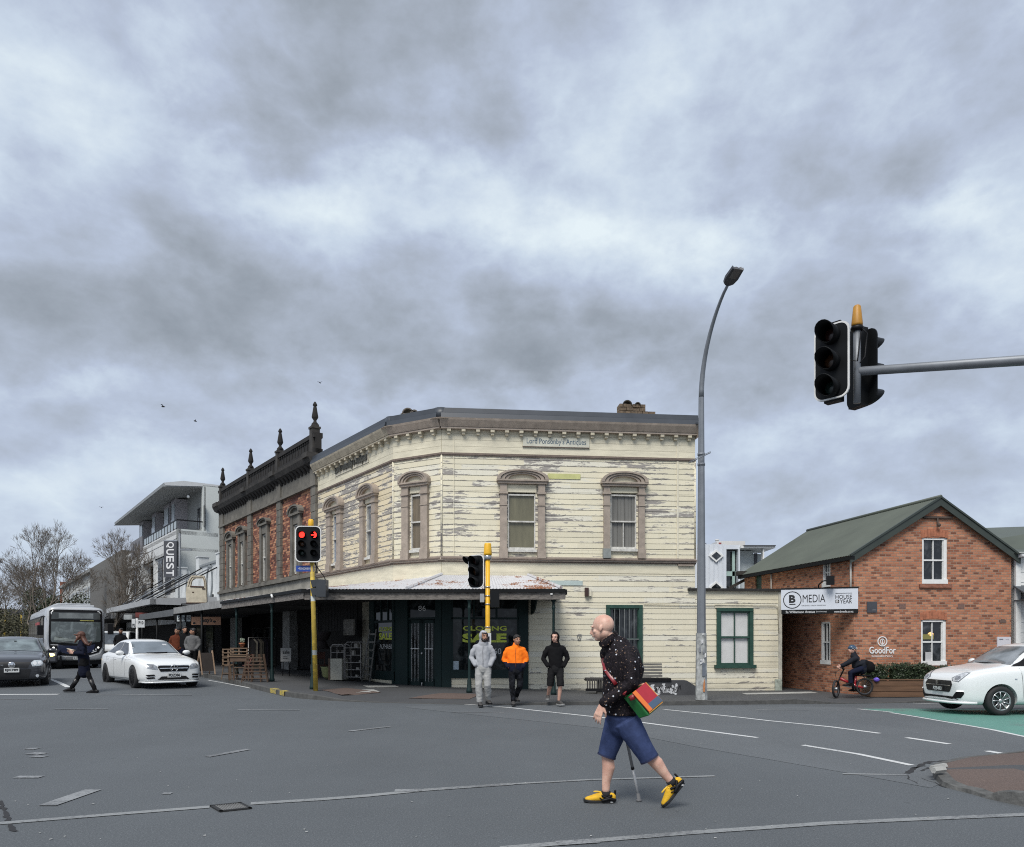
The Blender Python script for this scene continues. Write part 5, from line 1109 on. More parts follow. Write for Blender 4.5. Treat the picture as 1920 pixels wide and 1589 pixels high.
# ================================================================== gabled brick house on the right
def slope_g(x, y): return PG(x, y)
gx0, gy = (1601-CX)/F*22.0, 22.0
WG = Wall(gx0, gy, R(3.0))                      # gable face
LG = WG.s(1896); apx = WG.s(1758); zE0, zE1, zA = WG.z(1601, 1040), WG.z(1896, 1040), WG.z(1758, 941)
hs = thing('brick_house', 'orange brick gabled house with green corrugated roof and white sash windows', 'building', (0, 0, 0))
onG = lambda mb, n_, mt, par=hs, **k: on(mb, WG, n_, mt, par, **k)
wu = WG.rect(1729, 1009, 1776, 1095); wl = WG.rect(1727, 1163, 1774, 1248)
sl0 = (zA-zE0)/apx; sl1 = (zA-zE1)/(LG-apx)
m = MB(); wall_slab(m, 0, LG, -.35, min(zE0, zE1)-.02, [wu, wl], 0, .3)
zq = min(zE0, zE1)-.02; m.prism([(0, zq), (LG, zq), (LG, zE1), (wu[1], zA-(wu[1]-apx)*sl1), (wu[1], zq)], 0, .3, 'y') if False else None
def top_at(x): return zE0+(x*sl0) if x < apx else zA-(x-apx)*sl1
xs = sorted([0, LG, apx, wu[0], wu[1]]+[LG*i/12 for i in range(1, 12)])
for i in range(len(xs)-1):
 a, b = xs[i], xs[i+1]; mid = (a+b)/2; lo = wu[3] if wu[0] < mid < wu[1] and wu[3] > zq else zq
 if b-a > 1e-4 and top_at(mid) > lo: m.prism([(a, lo), (b, lo), (b, top_at(b)), (a, top_at(a))], 0, .3, 'y')
onG(m, 'gable_wall', BRICK_O)
def sash4(W, r, parent, pane=GLASS, arch=True):
 x0, x1, z0, z1 = r; m = MB(); t = .055
 m.box(x0, x0+t, .02, .12, z0, z1); m.box(x1-t*1.6, x1, .02, .12, z0, z1); m.box(x0, x1, .02, .12, z1-t, z1); m.box(x0-.01, x1+.01, -.02, .12, z0, z0+.13)
 win = on(m, W, 'window', WHITE_P, parent); s = MB(); a, b = x0+t, x1-t*1.6; zm = (z0+z1)/2+.02
 s.box(a, b, .04, .1, zm-.02, zm+.025); s.box((a+b)/2-.014, (a+b)/2+.014, .05, .1, z0+.13, z1-t); s.box(a, a+.025, .05, .1, z0+.13, z1); s.box(b-.025, b, .05, .1, z0+.13, z1); s.build('sash', WHITE_P, win)
 p = MB(); p.box(a, b, .09, .1, z0+.1, z1); p.build('pane', pane, win)
 if arch:
  h = MB(); n = 9; w = x1-x0
  for i in range(n):
   u = -1+2*(i+.5)/n; x = (x0+x1)/2+u*(w/2+.03); zz = z1+.02+.05*(1-u*u); h.box(x-.055, x+.045, -.012, .05, zz-.03, zz+.20)
  on(h, W, 'brick_arch', mk('arch_brick', (.38, .14, .075), .85, var=.35, scale=9), parent);
  h = MB(); h.box(x0-.10, x1+.12, -.06, .05, z0-.12, z0-.02); on(h, W, 'brick_sill', mk('sill_brick', (.26, .11, .07), .85, var=.4, scale=9), parent)
 return win
sash4(WG, wu, hs); wlo = sash4(WG, wl, hs)
m = MB(); m.box(wl[0]+.10, wl[0]+.44, .075, .088, wl[2]+.78, wl[2]+.93, 0); m.box(wl[0]+.18, wl[0]+.38, .07, .085, wl[2]+.12, wl[2]+.40, 1); m.sphere((wl[0]+.35, .082, wl[3]-.45), (.10, .008, .09), 10, 6, 2); m.build('window_display', [mk('olive_box', (.22, .20, .06), .6), mk('notice_grey', (.42, .42, .43), .6), light_mat('warm_lamp', (1, .55, .2), .5)], wlo)
wang = atan2(260.0, -F) # direction of receding side in view: towards vanishing column 700
sd_ = Vector(((700-CX)/F, 1, 0)).normalized(); LS = 6.6
Pb = Vector((gx0, gy, 0))+sd_*LS; WS = Wall(Pb.x, Pb.y, atan2(-sd_.y, -sd_.x)); onS = lambda mb, n_, mt, par=hs, **k: on(mb, WS, n_, mt, par, **k)
su = WS.rect(1542, 1049, 1557, 1101); sl_w = WS.rect(1539, 1166, 1557, 1246); dr = WS.rect(1416, 1069, 1428, 1101); slw = [(su[0], su[1], su[2]+.0, su[3]), (sl_w[0], sl_w[1], sl_w[2], sl_w[3]), (dr[0], dr[1], dr[2]-.8, dr[3])]
m = MB(); wall_slab(m, 0, LS-.0, -.4, zE0+.05, slw, 0, .3); onS(m, 'side_wall', BRICK_O)
for r in slw[:2]: sash4(WS, r, hs, GLASS, False)
m = MB(); m.box(dr[0], dr[1], .05, .12, dr[2]-.8, dr[3]); onS(m, 'upper_door', GREEN_W)
for px in (1449, 1600.5): x = WS.s(px) if px < 1600 else LS-.06; m = MB(); m.cyl((x, -.06, zE0-.05), (x, -.06, zE0-1.4 if px > 1500 else 2.9), .028, n=8); onS(m, 'downpipe', mk('pale_downpipe', (.45, .42, .38), .6, var=.1))
m = MB(); m.box(0, .3, .3, 5, -.3, zE0); m.box(-.0, .3, .3, 5, -.3, zE0); onS(m, 'rear_wall', BRICK_O)
def lw(W, x, d): p = W.P(x, d); return p
f0 = WG.P(-.18, .16); fA = WG.P(apx, .16); f1 = WG.P(LG+.18, .16); bk = sd_*(LS+.28)
z0e, zAe, z1e = top_at(0)-.18*sl0+.07, zA+.10, top_at(LG)-.18*sl1+.07
m = MB()
def rsheet(a, za, b, zb, back):
 n = int((b-a).length/.08*1); A0 = Vector((a.x, a.y, za)); B0 = Vector((b.x, b.y, zb)); L_ = back.length; nn = int(L_/.076*2); up = (B0-A0).cross(back).normalized(); up = up if up.z > 0 else -up; vs = []
 for i in range(nn+1):
  o = up*(.012 if i % 2 else -.012)+back*(i/nn)
  for k in range(7): vs.append(A0.lerp(B0, k/6)+o)
 m.add(vs, [(i*7+k, (i+1)*7+k, (i+1)*7+k+1, i*7+k+1) for i in range(nn) for k in range(6)], 0)
rsheet(f0, z0e, fA, zAe, bk); rsheet(fA, zAe, f1, z1e, bk); m.tube([(fA.x, fA.y, zAe+.02), (fA.x+bk.x, fA.y+bk.y, zAe+.02)], .06, 8); m.build('roof', GREENROOF, hs)
m = MB()
for a, za, b, zb in ((f0, z0e, fA, zAe), (fA, zAe, f1, z1e)): m.hexa((a.x, a.y, za-.24), (b.x-a.x, b.y-a.y, zb-za), (0, .05, 0), (0, 0, .25)); m.hexa((a.x, a.y-.03, za-.02), (b.x-a.x, b.y-a.y, zb-za), (0, .10, 0), (0, 0, .06))
m.build('barge_boards', GREENTRIM, hs)
m = MB(); a, b = f0+sd_*0, f0+bk; m.hexa((a.x, a.y, z0e-.13), (b-a), (.12, 0, 0), (0, 0, .11)); m.build('gutter', BLACKISH, hs)
m = MB(); e = f0+bk; m.hexa((e.x-.35, e.y, z0e-.55), (.95, 0, .50), (0, -.1, 0), (0, 0, .12)); m.hexa((e.x-.1, e.y, z0e-.02), (1.1, 0, .04), (0, -.2, 0), (0, 0, .16)); m.hexa((e.x-.1, e.y-.25, z0e-.0), (.62, 0, .0), (0, -.1, 0), (0, 0, .14)); m.build('rear_eave', mk('rusty_black_eave', (.03, .026, .022), .8, var=.6, scale=9), hs)
m = MB(); zb = WG.z(1758, 971); m.box(WG.s(1730), WG.s(1784), -.07, 0, zb-.03, zb+.03); m.tube([(WG.s(1756), -.05, zb), (WG.s(1756), -.06, zb-.2), (WG.s(1757), -.15, zb-.26)], .025, 6); m.sphere((WG.s(1756), -.12, zb-.24), .055, 8, 6); onG(m, 'flood_lamp_bracket', mk('rusty_bracket', (.07, .05, .04), .8, var=.4))
for px, py in ((1692, 1137), (1802, 1137), (1757, 957)): m = MB(); x, z = WG.at(px, py); m.box(x-.10, x+.10, -.006, 0, z-.08, z+.08); onG(m, 'air_vent', mk('brown_vent', (.17, .10, .08), .8, var=.3, scale=20))
m = MB(); x, z = WG.at(1880, 1165); m.box(x-.1, x+.1, -.02, 0, z-.05, z+.03); m.box(x-.05, x+.05, -.02, 0, z+.03, z+.06); onG(m, 'relief_plaque', mk('dark_relief', (.15, .10, .08), .8, var=.3))
m = MB(); x, z = WG.at(1634, 1139); m.box(x-.15, x+.15, -.04, 0, z-.16, z+.16, 0); m.text('MONDRIAN', x-.02, x+.12, z-.09, z-.06, -.042, 0, 1) if False else m.box(x, x+.12, -.043, -.04, z-.09, z-.075, 1); o = onG(m, 'plaque', [GREYDARK, mk('grey_small_print', (.25, .25, .25), .6)], None); tag(o, 'small charcoal square plaque on the brick gable near the long white sign', 'plaque')
m = MB(); x, z = WG.at(1882, 1207); m.box(x-.22, x+.20, -.03, 0, z-.12, z+.20, 0); m.box(x-.16, x-.04, -.033, -.03, z+.11, z+.14, 1); m.box(x+.04, x+.14, -.033, -.03, z+.11, z+.135, 2); o = onG(m, 'wall_notice', [mk('pale_lilac_board', (.58, .57, .61), .5, var=.04), mk('slate_print', (.16, .17, .2), .6), mk('pale_print', (.4, .4, .45), .6)], None); tag(o, 'pale notice board on the brick wall above the white hatchback', 'notice')
m = MB(); x, z = WG.at(1654, 1208); n = 28
def ring(m, cx, cz, r0, r1, y0, y1, mi=0, n=28, sx=1.0):
 for i in range(n):
  a, b = 2*pi*i/n, 2*pi*(i+1)/n; m.prism([(cx+sx*r0*cos(a), cz+r0*sin(a)), (cx+sx*r0*cos(b), cz+r0*sin(b)), (cx+sx*r1*cos(b), cz+r1*sin(b)), (cx+sx*r1*cos(a), cz+r1*sin(a))], y0, y1, 'y', mi)
ring(m, x, WG.z(1654, 1203), .150, .124, -.02, -.004); zc = WG.z(1654, 1203); ring(m, x, zc-.01, .092, .070, -.02, -.004, sx=.72); m.box(x-.010, x+.010, -.02, -.004, zc-.15, zc+.07)
m.text('GoodFor', WG.s(1629.5), WG.s(1679), WG.z(1654, 1226), WG.z(1654, 1213), -.012, .012, 0, depth=.012); m.text('Sustainable Pantry', WG.s(1634), WG.s(1674), WG.z(1654, 1233), WG.z(1654, 1228.5), -.01, .014, 0)
o = onG(m, 'wall_sign', mk('white_sign_paint', (.75, .75, .74), .6, var=.03), None); tag(o, 'white ringed leaf emblem and GoodFor lettering mounted on the orange brick gable', 'sign')
WD_L, WD_R = XZ(1464.5, 0, 22.6), XZ(1609, 0, 21.88); WD = Wall(WD_L.x, WD_L.y, atan2(WD_R.y-WD_L.y, WD_R.x-WD_L.x)); LD = sqrt((WD_R.x-WD_L.x)**2+(WD_R.y-WD_L.y)**2)
X = lambda px: WD.s(px); Z = lambda py: WD.z(1537, py); SY = 0.0; ztop_, zbot_, zz = Z(1104.5), Z(1151), Z(1143)
bs_ = thing('driveway_sign', 'long white and black B MEDIA sign board spanning the brick driveway entrance', 'sign', (0, 0, 0))
onD = lambda mb, n_, mt: on(mb, WD, n_, mt, bs_)
m = MB(); m.box(0, LD, 0, .12, zz, ztop_, 0); m.box(.01, LD, -.002, .12, zbot_, zz, 1); m.box(0, LD+.02, -.01, .13, ztop_, ztop_+.04, 1); m.box(.05, .12, .12, 1.4, ztop_-.15, ztop_-.08, 1); onD(m, 'board', [mk('sign_white', (.60, .63, .68), .4, var=.03), BLACKISH])
m = MB(); cx_, cz_ = X(1485.5), Z(1124.5); ring(m, cx_, cz_, .262, .238, -.006, -.001); m.text('B', X(1479.5), X(1491.5), Z(1130), Z(1115), -.004, .045); m.box(X(1480), X(1491.5), -.006, -.001, Z(1133.5), Z(1131.8))
m.text('MEDIA', X(1505), X(1547.5), Z(1129.5), Z(1115), -.004, .0); m.text('HOUSE', X(1566.5), X(1597.5), Z(1124), Z(1116.5), -.004, .006); m.text('YEAR', X(1575), X(1597.5), Z(1132.5), Z(1125), -.004, .006); m.box(X(1566.5), X(1573.5), -.006, -.002, Z(1131.5), Z(1125.5)); m.box(X(1566.5), X(1597.5), -.005, -.002, Z(1113.9), Z(1113.1))
m.text('PUBLISHING / DESIGN / MARKETING', X(1503), X(1548), Z(1136.5), Z(1134.5), -.004, 0); onD(m, 'lettering', INK)
m = MB(); m.text('2a Williamson Avenue', X(1473), X(1528), Z(1149.5), Z(1145), -.006, .01); m.text('(South Ponsonby)', X(1530), X(1550), Z(1149), Z(1146), -.006, 0); m.text('www.bmedia.co.nz', X(1564), X(1600), Z(1149.5), Z(1145.5), -.006, .01); m.text('B', X(1568), X(1572), Z(1130.6), Z(1126.4), -.009, .02); onD(m, 'white_lettering', mk('white_letters', (.66, .66, .66), .6, var=0))
m = MB(); a = X(1535); z = ztop_; m.tube([(a, .1, z), (a, .05, z+.12), (a+.1, -.1, z+.22), (a+.25, -.2, z+.24)], .02, 6); m.box(a+.2, a+.42, -.30, -.12, z+.10, z+.36); o = on(m, WD, 'sign_lamp', PLASTIC, None); tag(o, 'black box floodlight on a curved arm above the long white sign', 'lamp')
m = MB(); wx = WR.P(LW); m.box(wx.x+.02, Pb.x+.9, 22.9, 29, 2.72, 2.95); m.build
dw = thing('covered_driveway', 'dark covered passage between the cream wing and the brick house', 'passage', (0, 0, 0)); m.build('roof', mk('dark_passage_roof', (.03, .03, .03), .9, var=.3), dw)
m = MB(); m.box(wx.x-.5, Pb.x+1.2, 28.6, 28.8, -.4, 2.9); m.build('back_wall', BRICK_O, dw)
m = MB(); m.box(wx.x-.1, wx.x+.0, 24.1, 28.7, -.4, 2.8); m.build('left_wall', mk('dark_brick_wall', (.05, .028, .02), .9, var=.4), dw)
pl = thing('planter_box', 'long low stained timber planter with a clipped hedge in front of the brick gable', 'planter', (0, 0, 0))
PY = 21.0; a, b = XZ(1632, 0, PY).x, XZ(1912, 0, PY).x; zb = slope_g(a, PY)-.02; zt = EYE+(HY-1276)/F*PY
m = MB(); h = (zt-zb)/3
for k in range(3): m.box(a, b, PY, PY+.05, zb+k*h, zb+(k+1)*h-.012); m.box(a-.0, a+.05, PY+.05, PY+.55, zb+k*h, zb+(k+1)*h-.012)
m.box(a-.02, b, PY-.02, PY+.09, zt, zt+.03); m.build('timber_box', TIMBER, pl)
m = MB(); m.box(a+.05, b, PY+.09, PY+.6, zb, zt-.05); m.build('soil', mk('dark_soil', (.03, .022, .016), .95, var=.3), pl)
def leafclump(mb, rnd, x0, x1, y0, y1, z0, z1, n, s=.05):
 for _ in range(n):
  x, y, z = rnd.uniform(x0, x1), rnd.uniform(y0, y1), z0+(z1-z0)*rnd.random()**.8
  top = z1-(.10*abs(sin(x*5.1+y))+.06*sin(x*17)); z = min(z, top)
  d = Vector((rnd.gauss(0, 1), rnd.gauss(0, 1), rnd.gauss(.6, 1))).normalized(); e = d.orthogonal().normalized()*s*.45; d *= s*rnd.uniform(.6, 1.5); c = Vector((x, y, z)); mb.add([c-e*.6, c+d*.5-e, c+d, c+d*.5+e], [(0,1,2,3)])
rnd = random.Random(5)
for px0, px1, y1 in ((1634, 1672, 1252), (1677, 1752, 1249), (1756, 1830, 1254)):
 m = MB(); x0, x1 = XZ(px0, 0, PY).x, XZ(px1, 0, PY).x; z1 = EYE+(HY-y1)/F*PY; m.box(x0+.06, x1-.06, PY+.18, PY+.42, zt-.1, z1-.10)
 leafclump(m, rnd, x0, x1, PY+.08, PY+.5, zt-.05, z1+.07, int(2600*(x1-x0)), .055); m.build('hedge', HEDGE, pl)
WH = Wall(WG.P(LG+.10).x, WG.P(LG+.10).y-.05, R(3.0)); wh = thing('white_house', 'white weatherboard house at the right edge with green roof and fretwork porch', 'building', (0, 0, 0)); onH = lambda mb, n_, mt, par=wh: on(mb, WH, n_, mt, par)
m = MB(); zt_ = WH.z(1905, 1040); m.box(0, 6, .05, .2, -.4, zt_+.08); onH(m, 'wall', WHITE_P)
m = MB(); boards(m, .16, 6, -.3, zt_+.05, [], .30, .05); onH(m, 'weatherboards', WHITE_P)
m = MB(); m.box(0, .15, -.02, .2, -.4, zt_); onH(m, 'corner_board', WHITE_P)
m = MB(); z = WH.z(1900, 1126); m.hexa((-.05, -.75, z), (0, .8, .42), (3.5, 0, 0), (0, 0, .04)); m.box(-.02, 3.5, -.72, .05, z-.02, z+.01); onH(m, 'porch_roof', mk('slate_porch_roof', (.07, .08, .09), .6, var=.2))
m = MB()
for k in range(9):
 t = k/8*pi/2; m.cyl((.15+.5*(1-cos(t)), -.5, z-.62+.6*sin(t)), (.15+.5*(1-cos(t+.2)), -.5, z-.62+.6*sin(t+.2)), .022, n=6)
for k in range(4): ring(m, .18+.05*k, z-.12-.13*k, .05, .035, -.51, -.49, n=10)
m.box(.05, .17, -.56, -.44, -.3, z); onH(m, 'porch_fretwork', WHITE_P)
m = MB(); m.box(.55, 2.0, -.02, .04, .0, z-.3); onH(m, 'doorway', PLASTIC)
m = MB(); sc = WH.at(1907, 1043); m.box(sc[0]-.05, sc[0]+.12, -.25, .0, sc[1]-.06, sc[1]+.04); m.sphere((sc[0], -.25, sc[1]-.03), .05, 8, 6); onH(m, 'security_camera', mk('camera_grey', (.4, .41, .42), .5))
p0 = WH.P(-.3, .1); m = MB(); zr = WH.z(1905, 1032); m.add([(p0.x-.6, p0.y+2.2, zr+.35), (p0.x+7, p0.y+2.0, zr+1.6), (p0.x+7, p0.y-.2, zr-.1), (p0.x+.2, p0.y-.1, zr-.12)], [(0,1,2,3)]); m.add([(p0.x-.6, p0.y+2.2, zr+.33), (p0.x-.6, p0.y+6, zr+1.45), (p0.x+7, p0.y+6, zr+1.7), (p0.x+7, p0.y+2.2, zr+.9)], [(0,1,2,3)]); m.build('roof', GREENROOF, wh)
MY = 42.0; mo = thing('modern_building', 'modern white clad building with diamond windows seen behind the cream wing', 'building', (0, 0, 0))
X = lambda px: XZ(px, 0, MY).x; Z = lambda py: XZ(0, py, MY).z
m = MB(); m.box(X(1296), X(1362), MY, MY+9, 0, Z(1021)); m.build('clad_wall', MODWHITE, mo)
for px in (1312, 1321.5, 1329.5, 1338, 1346.5, 1354.5): m = MB(); m.box(X(px)-.02, X(px)+.02, MY-.05, MY, 0, Z(1021)); m.build('standing_seam', MODWHITE, mo)
for py in (1043, 1102):
 def dia(r, k=1.0): return [(X(1342)+r*a, Z(py)+r*b*k) for a, b in ((-1, 0), (0, -1), (1, 0), (0, 1))]
 m = MB(); m.prism(dia(.42, .85), MY-.12, MY, 'y'); f = m.build('diamond_window', WHITE_P, mo); g = MB(); g.prism(dia(.27, .85), MY-.14, MY-.10, 'y'); g.build('pane', GLASS, f)
m = MB(); m.box(X(1362), X(1385), MY+.4, MY+.5, 0, Z(1030), 1); m.box(X(1362), X(1387), MY-.02, MY+1, Z(1030), Z(1022), 0); m.box(X(1383.5), X(1386.5), MY-.1, MY+.5, 0, Z(1030), 0); m.build('stair_window', [MODWHITE, GLASS], mo)
m = MB(); m.box(X(1364), X(1381), MY+.2, MY+.3, Z(1080), Z(1071), 0); m.box(X(1375), X(1380), MY+.2, MY+.3, Z(1101), Z(1033), 0); m.build('pale_green_panel', mk('pale_green_glass', (.34, .45, .41), .3, var=.1), mo)
m = MB(); m.box(X(1386), X(1418), MY+.5, MY+1, 0, Z(1031)); m.box(X(1386), X(1450), MY+1.8, MY+2, 0, Z(1032)); m.build('side_wall', mk('pale_side_wall', (.44, .48, .48), .7, var=.05), mo)
m = MB(); m.box(X(1386), X(1449), MY-.4, MY+2, Z(1029.5), Z(1026), 0); m.box(X(1390), X(1449), MY-.5, MY+2, Z(1026), Z(1024.5), 1); m.box(X(1427), X(1429.5), MY-.3, MY, Z(1070), Z(1029)); m.box(X(1419), X(1424.5), MY+.4, MY+.5, Z(1060), Z(1036), 1); m.build('roof_edge', [WHITE_P, GREYDARK], mo)
m = MB(); m.box(X(1363), X(1418), MY+2, MY+6, Z(1026), Z(1006), 0); m.box(X(1366), X(1371), MY+1.97, MY+2, Z(1019), Z(1009), 1); m.cyl((X(1372), MY+3, Z(1006)), (X(1372), MY+3, Z(1000)), .10, n=8, mi=0); m.cyl((X(1372), MY+3, Z(1000)), (X(1372), MY+3, Z(998.5)), .14, n=8); m.build('roof_box', [mk('off_white_panel', (.58, .57, .55), .6, var=.03), mk('maroon_mark', (.22, .05, .05), .6)], mo)
m = MB(); m.tube([(X(1328), MY+2, Z(1020)), (X(1328), MY+2, Z(1010.5)), (X(1341), MY+2, Z(1010.5)), (X(1341), MY+2, Z(1020))], .04, 5); m.box(X(1329), X(1340), MY+2, MY+2.02, Z(1020), Z(1011), 1); m.build('roof_hatch', [GALV, BLUEGL], mo)
m = MB(); m.box(X(1380), X(1600), MY+8, MY+20, 0, 4.0); m.build('rear_block', MODWHITE, mo)
m = MB(); m.box(14, 60, 30, 40, -1, 3.2); fr = tag(m.build('far_right_building', mk('far_grey_wall2', (.25, .25, .24), .9, var=.2)), 'plain grey building mostly hidden behind the white house at the right', 'building')
# ================================================================== street lamps
def lamp_post(name, label, base, H, r0, r1, arm, head_len, painted=None, group=None, dy=0.0):
 t = thing(name, label, 'street lamp', base, 0, group); m = MB(); n = 8
 m.tube([(0, 0, 0), (0, 0, 1.6), (0, 0, H*.77)], [r0, r0*.84, r1*1.35], n, 0, False, ref=(1, .4, 0)); m.build('pole', GALV, t, bevel=0)
 pts = []; z0 = H*.77
 for i in range(15):
  k = i/14; pts.append((arm*k**1.9, -abs(arm)*dy*k**1.9, z0+(H-z0)*(1-(1-k)**1.18)))
 m = MB(); m.tube(pts, [r1*(1.33-.65*i/14) for i in range(15)], 10); m.build('arm', GALV, t)
 d = (Vector(pts[-1])-Vector(pts[-2])).normalized(); p = Vector(pts[-1]); m = MB(); a = atan2(d.z, d.x)*.8; s = 1 if arm > 0 else -1
 M_ = Matrix.Translation(p)@Matrix.Rotation(-atan2(dy, 1) if arm > 0 else 0, 4, 'Z')@Matrix.Rotation(-.38 if dy else -a, 4, 'Y')
 out = [(0, -.06), (.05, -.13), (.20, -.17), (.50, -.15), (head_len, -.08), (head_len+.02, 0), (head_len, .08), (.50, .15), (.20, .17), (.05, .13), (0, .06)]
 m.prism(out, .0, .07, 'z', 0, M_); m.prism([(x*.9+.03, y*.8) for x, y in out], .07, .11, 'z', 0, M_); h = m.build('lamp_head', GREYDARK, t)
 g = MB(); g.box(.22, .50, -.10, .10, -.012, .0, 0, M_); g.build('lens', mk('lamp_lens', (.12, .12, .12), .2, var=.1), h)
 return t
p = PP(1314, 1312); p.y -= .05
sl1 = lamp_post('street_lamp', 'tall grey street lamp with curved arm and sticker-covered pale base at the cream wing', p, 10.15, .140, .052, .34, .46, dy=3.4)
m = MB(); m.tube([(0, 0, 0), (0, 0, 1.72)], [.155, .132], 8, 0, False, ref=(1, .4, 0))
m.build('painted_base', mk('sticker_scarred_paint', (.36, .37, .36), .7, var=.55, scale=7, bump=.2), sl1)
rnd = random.Random(8)
for k in range(9):
 z = rnd.uniform(.9, 1.75); a = rnd.uniform(-.09, .07); w = rnd.uniform(.03, .07); h = rnd.uniform(.04, .16); m = MB(); m.poly([(a-w/2, -.152, z), (a+w*.6, -.152, z+.02), (a+w*.4, -.148, z+h), (a-w*.4, -.148, z+h*.8)]); m.build('sticker', [mk('torn_white_sticker', (.58, .58, .58), .6, var=.4, scale=20), mk('torn_grey_sticker', (.20, .21, .23), .6, var=.5, scale=20)][k % 2], sl1)
m = MB(); m.box(-.015, .07, -.165, -.15, .62, .95); m.build('sticker', mk('slate_sticker', (.13, .15, .18), .6, var=.3), sl1)
m = MB(); m.poly([(0, -.166, .22), (.05, -.165, .2), (.06, -.165, .42), (.035, -.165, .56), (.0, -.166, .36)]); m.build('sticker', mk('orange_spray', (.48, .20, .08), .7, var=.4, scale=20), sl1)
zb = EYE+(HY-862)/F*p.y-p.z; m = MB(); m.tube([(-.38, -.2, zb-.14), (.20, -.15, zb+.14)], .014, 6); m.tube([(-.36, -.2, zb-.10), (.20, -.15, zb+.17)], .006, 4); m.cyl((0, 0, zb-.16), (0, 0, zb-.10), .10, n=8); m.cyl((0, 0, zb+.10), (0, 0, zb+.16), .10, n=8); m.build('edge_on_sign', GALV, sl1)
lamp_post('street_lamp', 'distant street lamp at the far left arching left in front of the bare trees', GP(44, 1228), 9.2, .11, .07, -2.4, -.6, None)
# ================================================================== traffic signals
def hood(mb, c, d, r, L_, up=Vector((0, 0, 1)), mi=0, n=18):
 """visor tube: full ring with lower front cut away"""
 c, d = Vector(c), Vector(d).normalized(); a = d.cross(up).normalized(); b = a.cross(d).normalized(); vs = [];
 for i in range(n+1):
  th = 2*pi*i/n-pi/2; low = (1-sin(th))/2; Lx = L_*(1-.62*low**1.3); e = a*cos(th)+b*sin(th)
  for rr, l in ((r, 0), (r, Lx), (r*.93, Lx), (r*.93, 0)): vs.append(c+e*rr+d*l)
 mb.add(vs, [(4*i+k, 4*(i+1)+k, 4*(i+1)+k+1, 4*i+k+1) for i in range(n) for k in range(3)], mi, True)
LENS_OFF = [mk('unlit_red_lens', (.025, .006, .005), .3, var=.2), mk('unlit_amber_lens', (.045, .018, .006), .3, var=.2), mk('unlit_green_lens', (.006, .018, .015), .3, var=.2)]
def signal_head(parent, c, yaw, cols=1, r=.105, lit=None, pitch=.335, board=(.34, .66), white=True, name='signal_head', vis=.26):
 """c centre of the head, yaw: direction it faces measured from -Y (towards the camera), positive to the left"""
 M_ = Matrix.Translation(c)@Matrix.Rotation(yaw, 4, 'Z'); bw, bh = board
 def rr(w, h, rad=.13, n=5):
  P = []
  for cx_, cz_, a0 in ((w-rad, h-rad, 0), (-w+rad, h-rad, pi/2), (-w+rad, -h+rad, pi), (w-rad, -h+rad, 3*pi/2)):
   for i in range(n+1): a = a0+pi/2*i/n; P.append((cx_+rad*cos(a), cz_+rad*sin(a)))
  return P
 m = MB(); m.prism(rr(bw, bh), .0, .02, 'y', 0, M_); o = m.build(name, SIGBLK, parent)
 if white:
  m = MB(); A, B = rr(bw+.008, bh+.008), rr(bw-.014, bh-.014, .12); n = len(A)
  for i in range(n): j = (i+1) % n; m.prism([A[i], A[j], B[j], B[i]], -.004, .022, 'y', 0, M_)
  m.build('white_border', WHITE_P, o)
 xs = [0] if cols == 1 else [-.16, .16]
 for ci, x in enumerate(xs):
  m = MB(); m.box(x-.12, x+.12, .02, .15, -pitch*1.5, pitch*1.5, 0, M_); m.build('housing', SIGBLK, o)
  for k in range(3):
   z = pitch*(1-k); m = MB(); v = MB(); hood(v, (0, 0, 0), (0, -1, 0), r*1.14, vis); v2 = MB(); v2.add([M_@(Vector(q)+Vector((x, 0, z))) for q in v.v], v.f, 0, True); v2.build('visor', SIGBLK, o)
   isl = lit and (ci, k) in lit
   if isl and ci == 1:   # arrow
    m.prism([(x-.08, z-.015), (x+.02, z-.015), (x-.02, z-.07), (x+.02, z-.09), (x+.085, z), (x+.02, z+.09), (x-.02, z+.07), (x+.02, z+.015), (x-.08, z+.015)], -.02, -.012, 'y', 0, M_); m.build('lit_arrow', RED_L, o)
    m = MB(); m.lathe([(0, 0), (r, 0)], (x, -.008, z), 18, 'y', 0, True, M_); m.build('lens', PLASTIC, o)
   else: m.lathe([(0, -.03), (r*.6, -.022), (r, 0)], (x, -.005, z), 20, 'y', 0, True, M_); m.build('lens', RED_L if isl else (LENS_OFF[k] if ci == 0 else PLASTIC), o)
 return o
p = PP(592, 1296); ts = thing('traffic_signal', 'worn yellow traffic signal pole showing a red light and red arrow', 'traffic light', p, 0, 'traffic signals')
lean = -.13
m = MB(); m.tube([(0, 0, 0), (lean, 0, 4.55)], [.064, .060], 14); m.build('pole', YELLOW_W, ts)
m = MB(); m.tube([(lean-.0, 0, 4.35), (lean-.002, 0, 4.63), (lean, 0, 4.66)], [.075, .072, .05], 14); m.build('cap', YELLOW, ts)
signal_head(ts, (lean-.03, -.16, 3.97), R(4), 2, .082, {(0, 0), (1, 0)}, .245, (.335, .48), vis=.15)
def nameplate(parent, x0, x1, z0, z1, y, txt, rot=0):
 m = MB(); m.box(x0, x1, y, y+.02, z0, z1); o = m.build('street_name_plate', mk('sign_blue', (.012, .055, .30), .5, var=.08), parent); t = MB(); t.text(txt, x0+.06, x1-.04, z0+.05, z1-.05, y-.004, .01); t.build('lettering', MATS['white_letters'], o)
nameplate(ts, -.52, -.05, 3.24, 3.40, -.05, '◂PONSONBY RD' if False else '<PONSONBY RD')
m = MB(); m.box(.04, .30, -.12, .20, 2.55, 3.02, 0); hood(m, (.04, .03, 2.90), (-1, 0, 0), .10, .12) if False else None
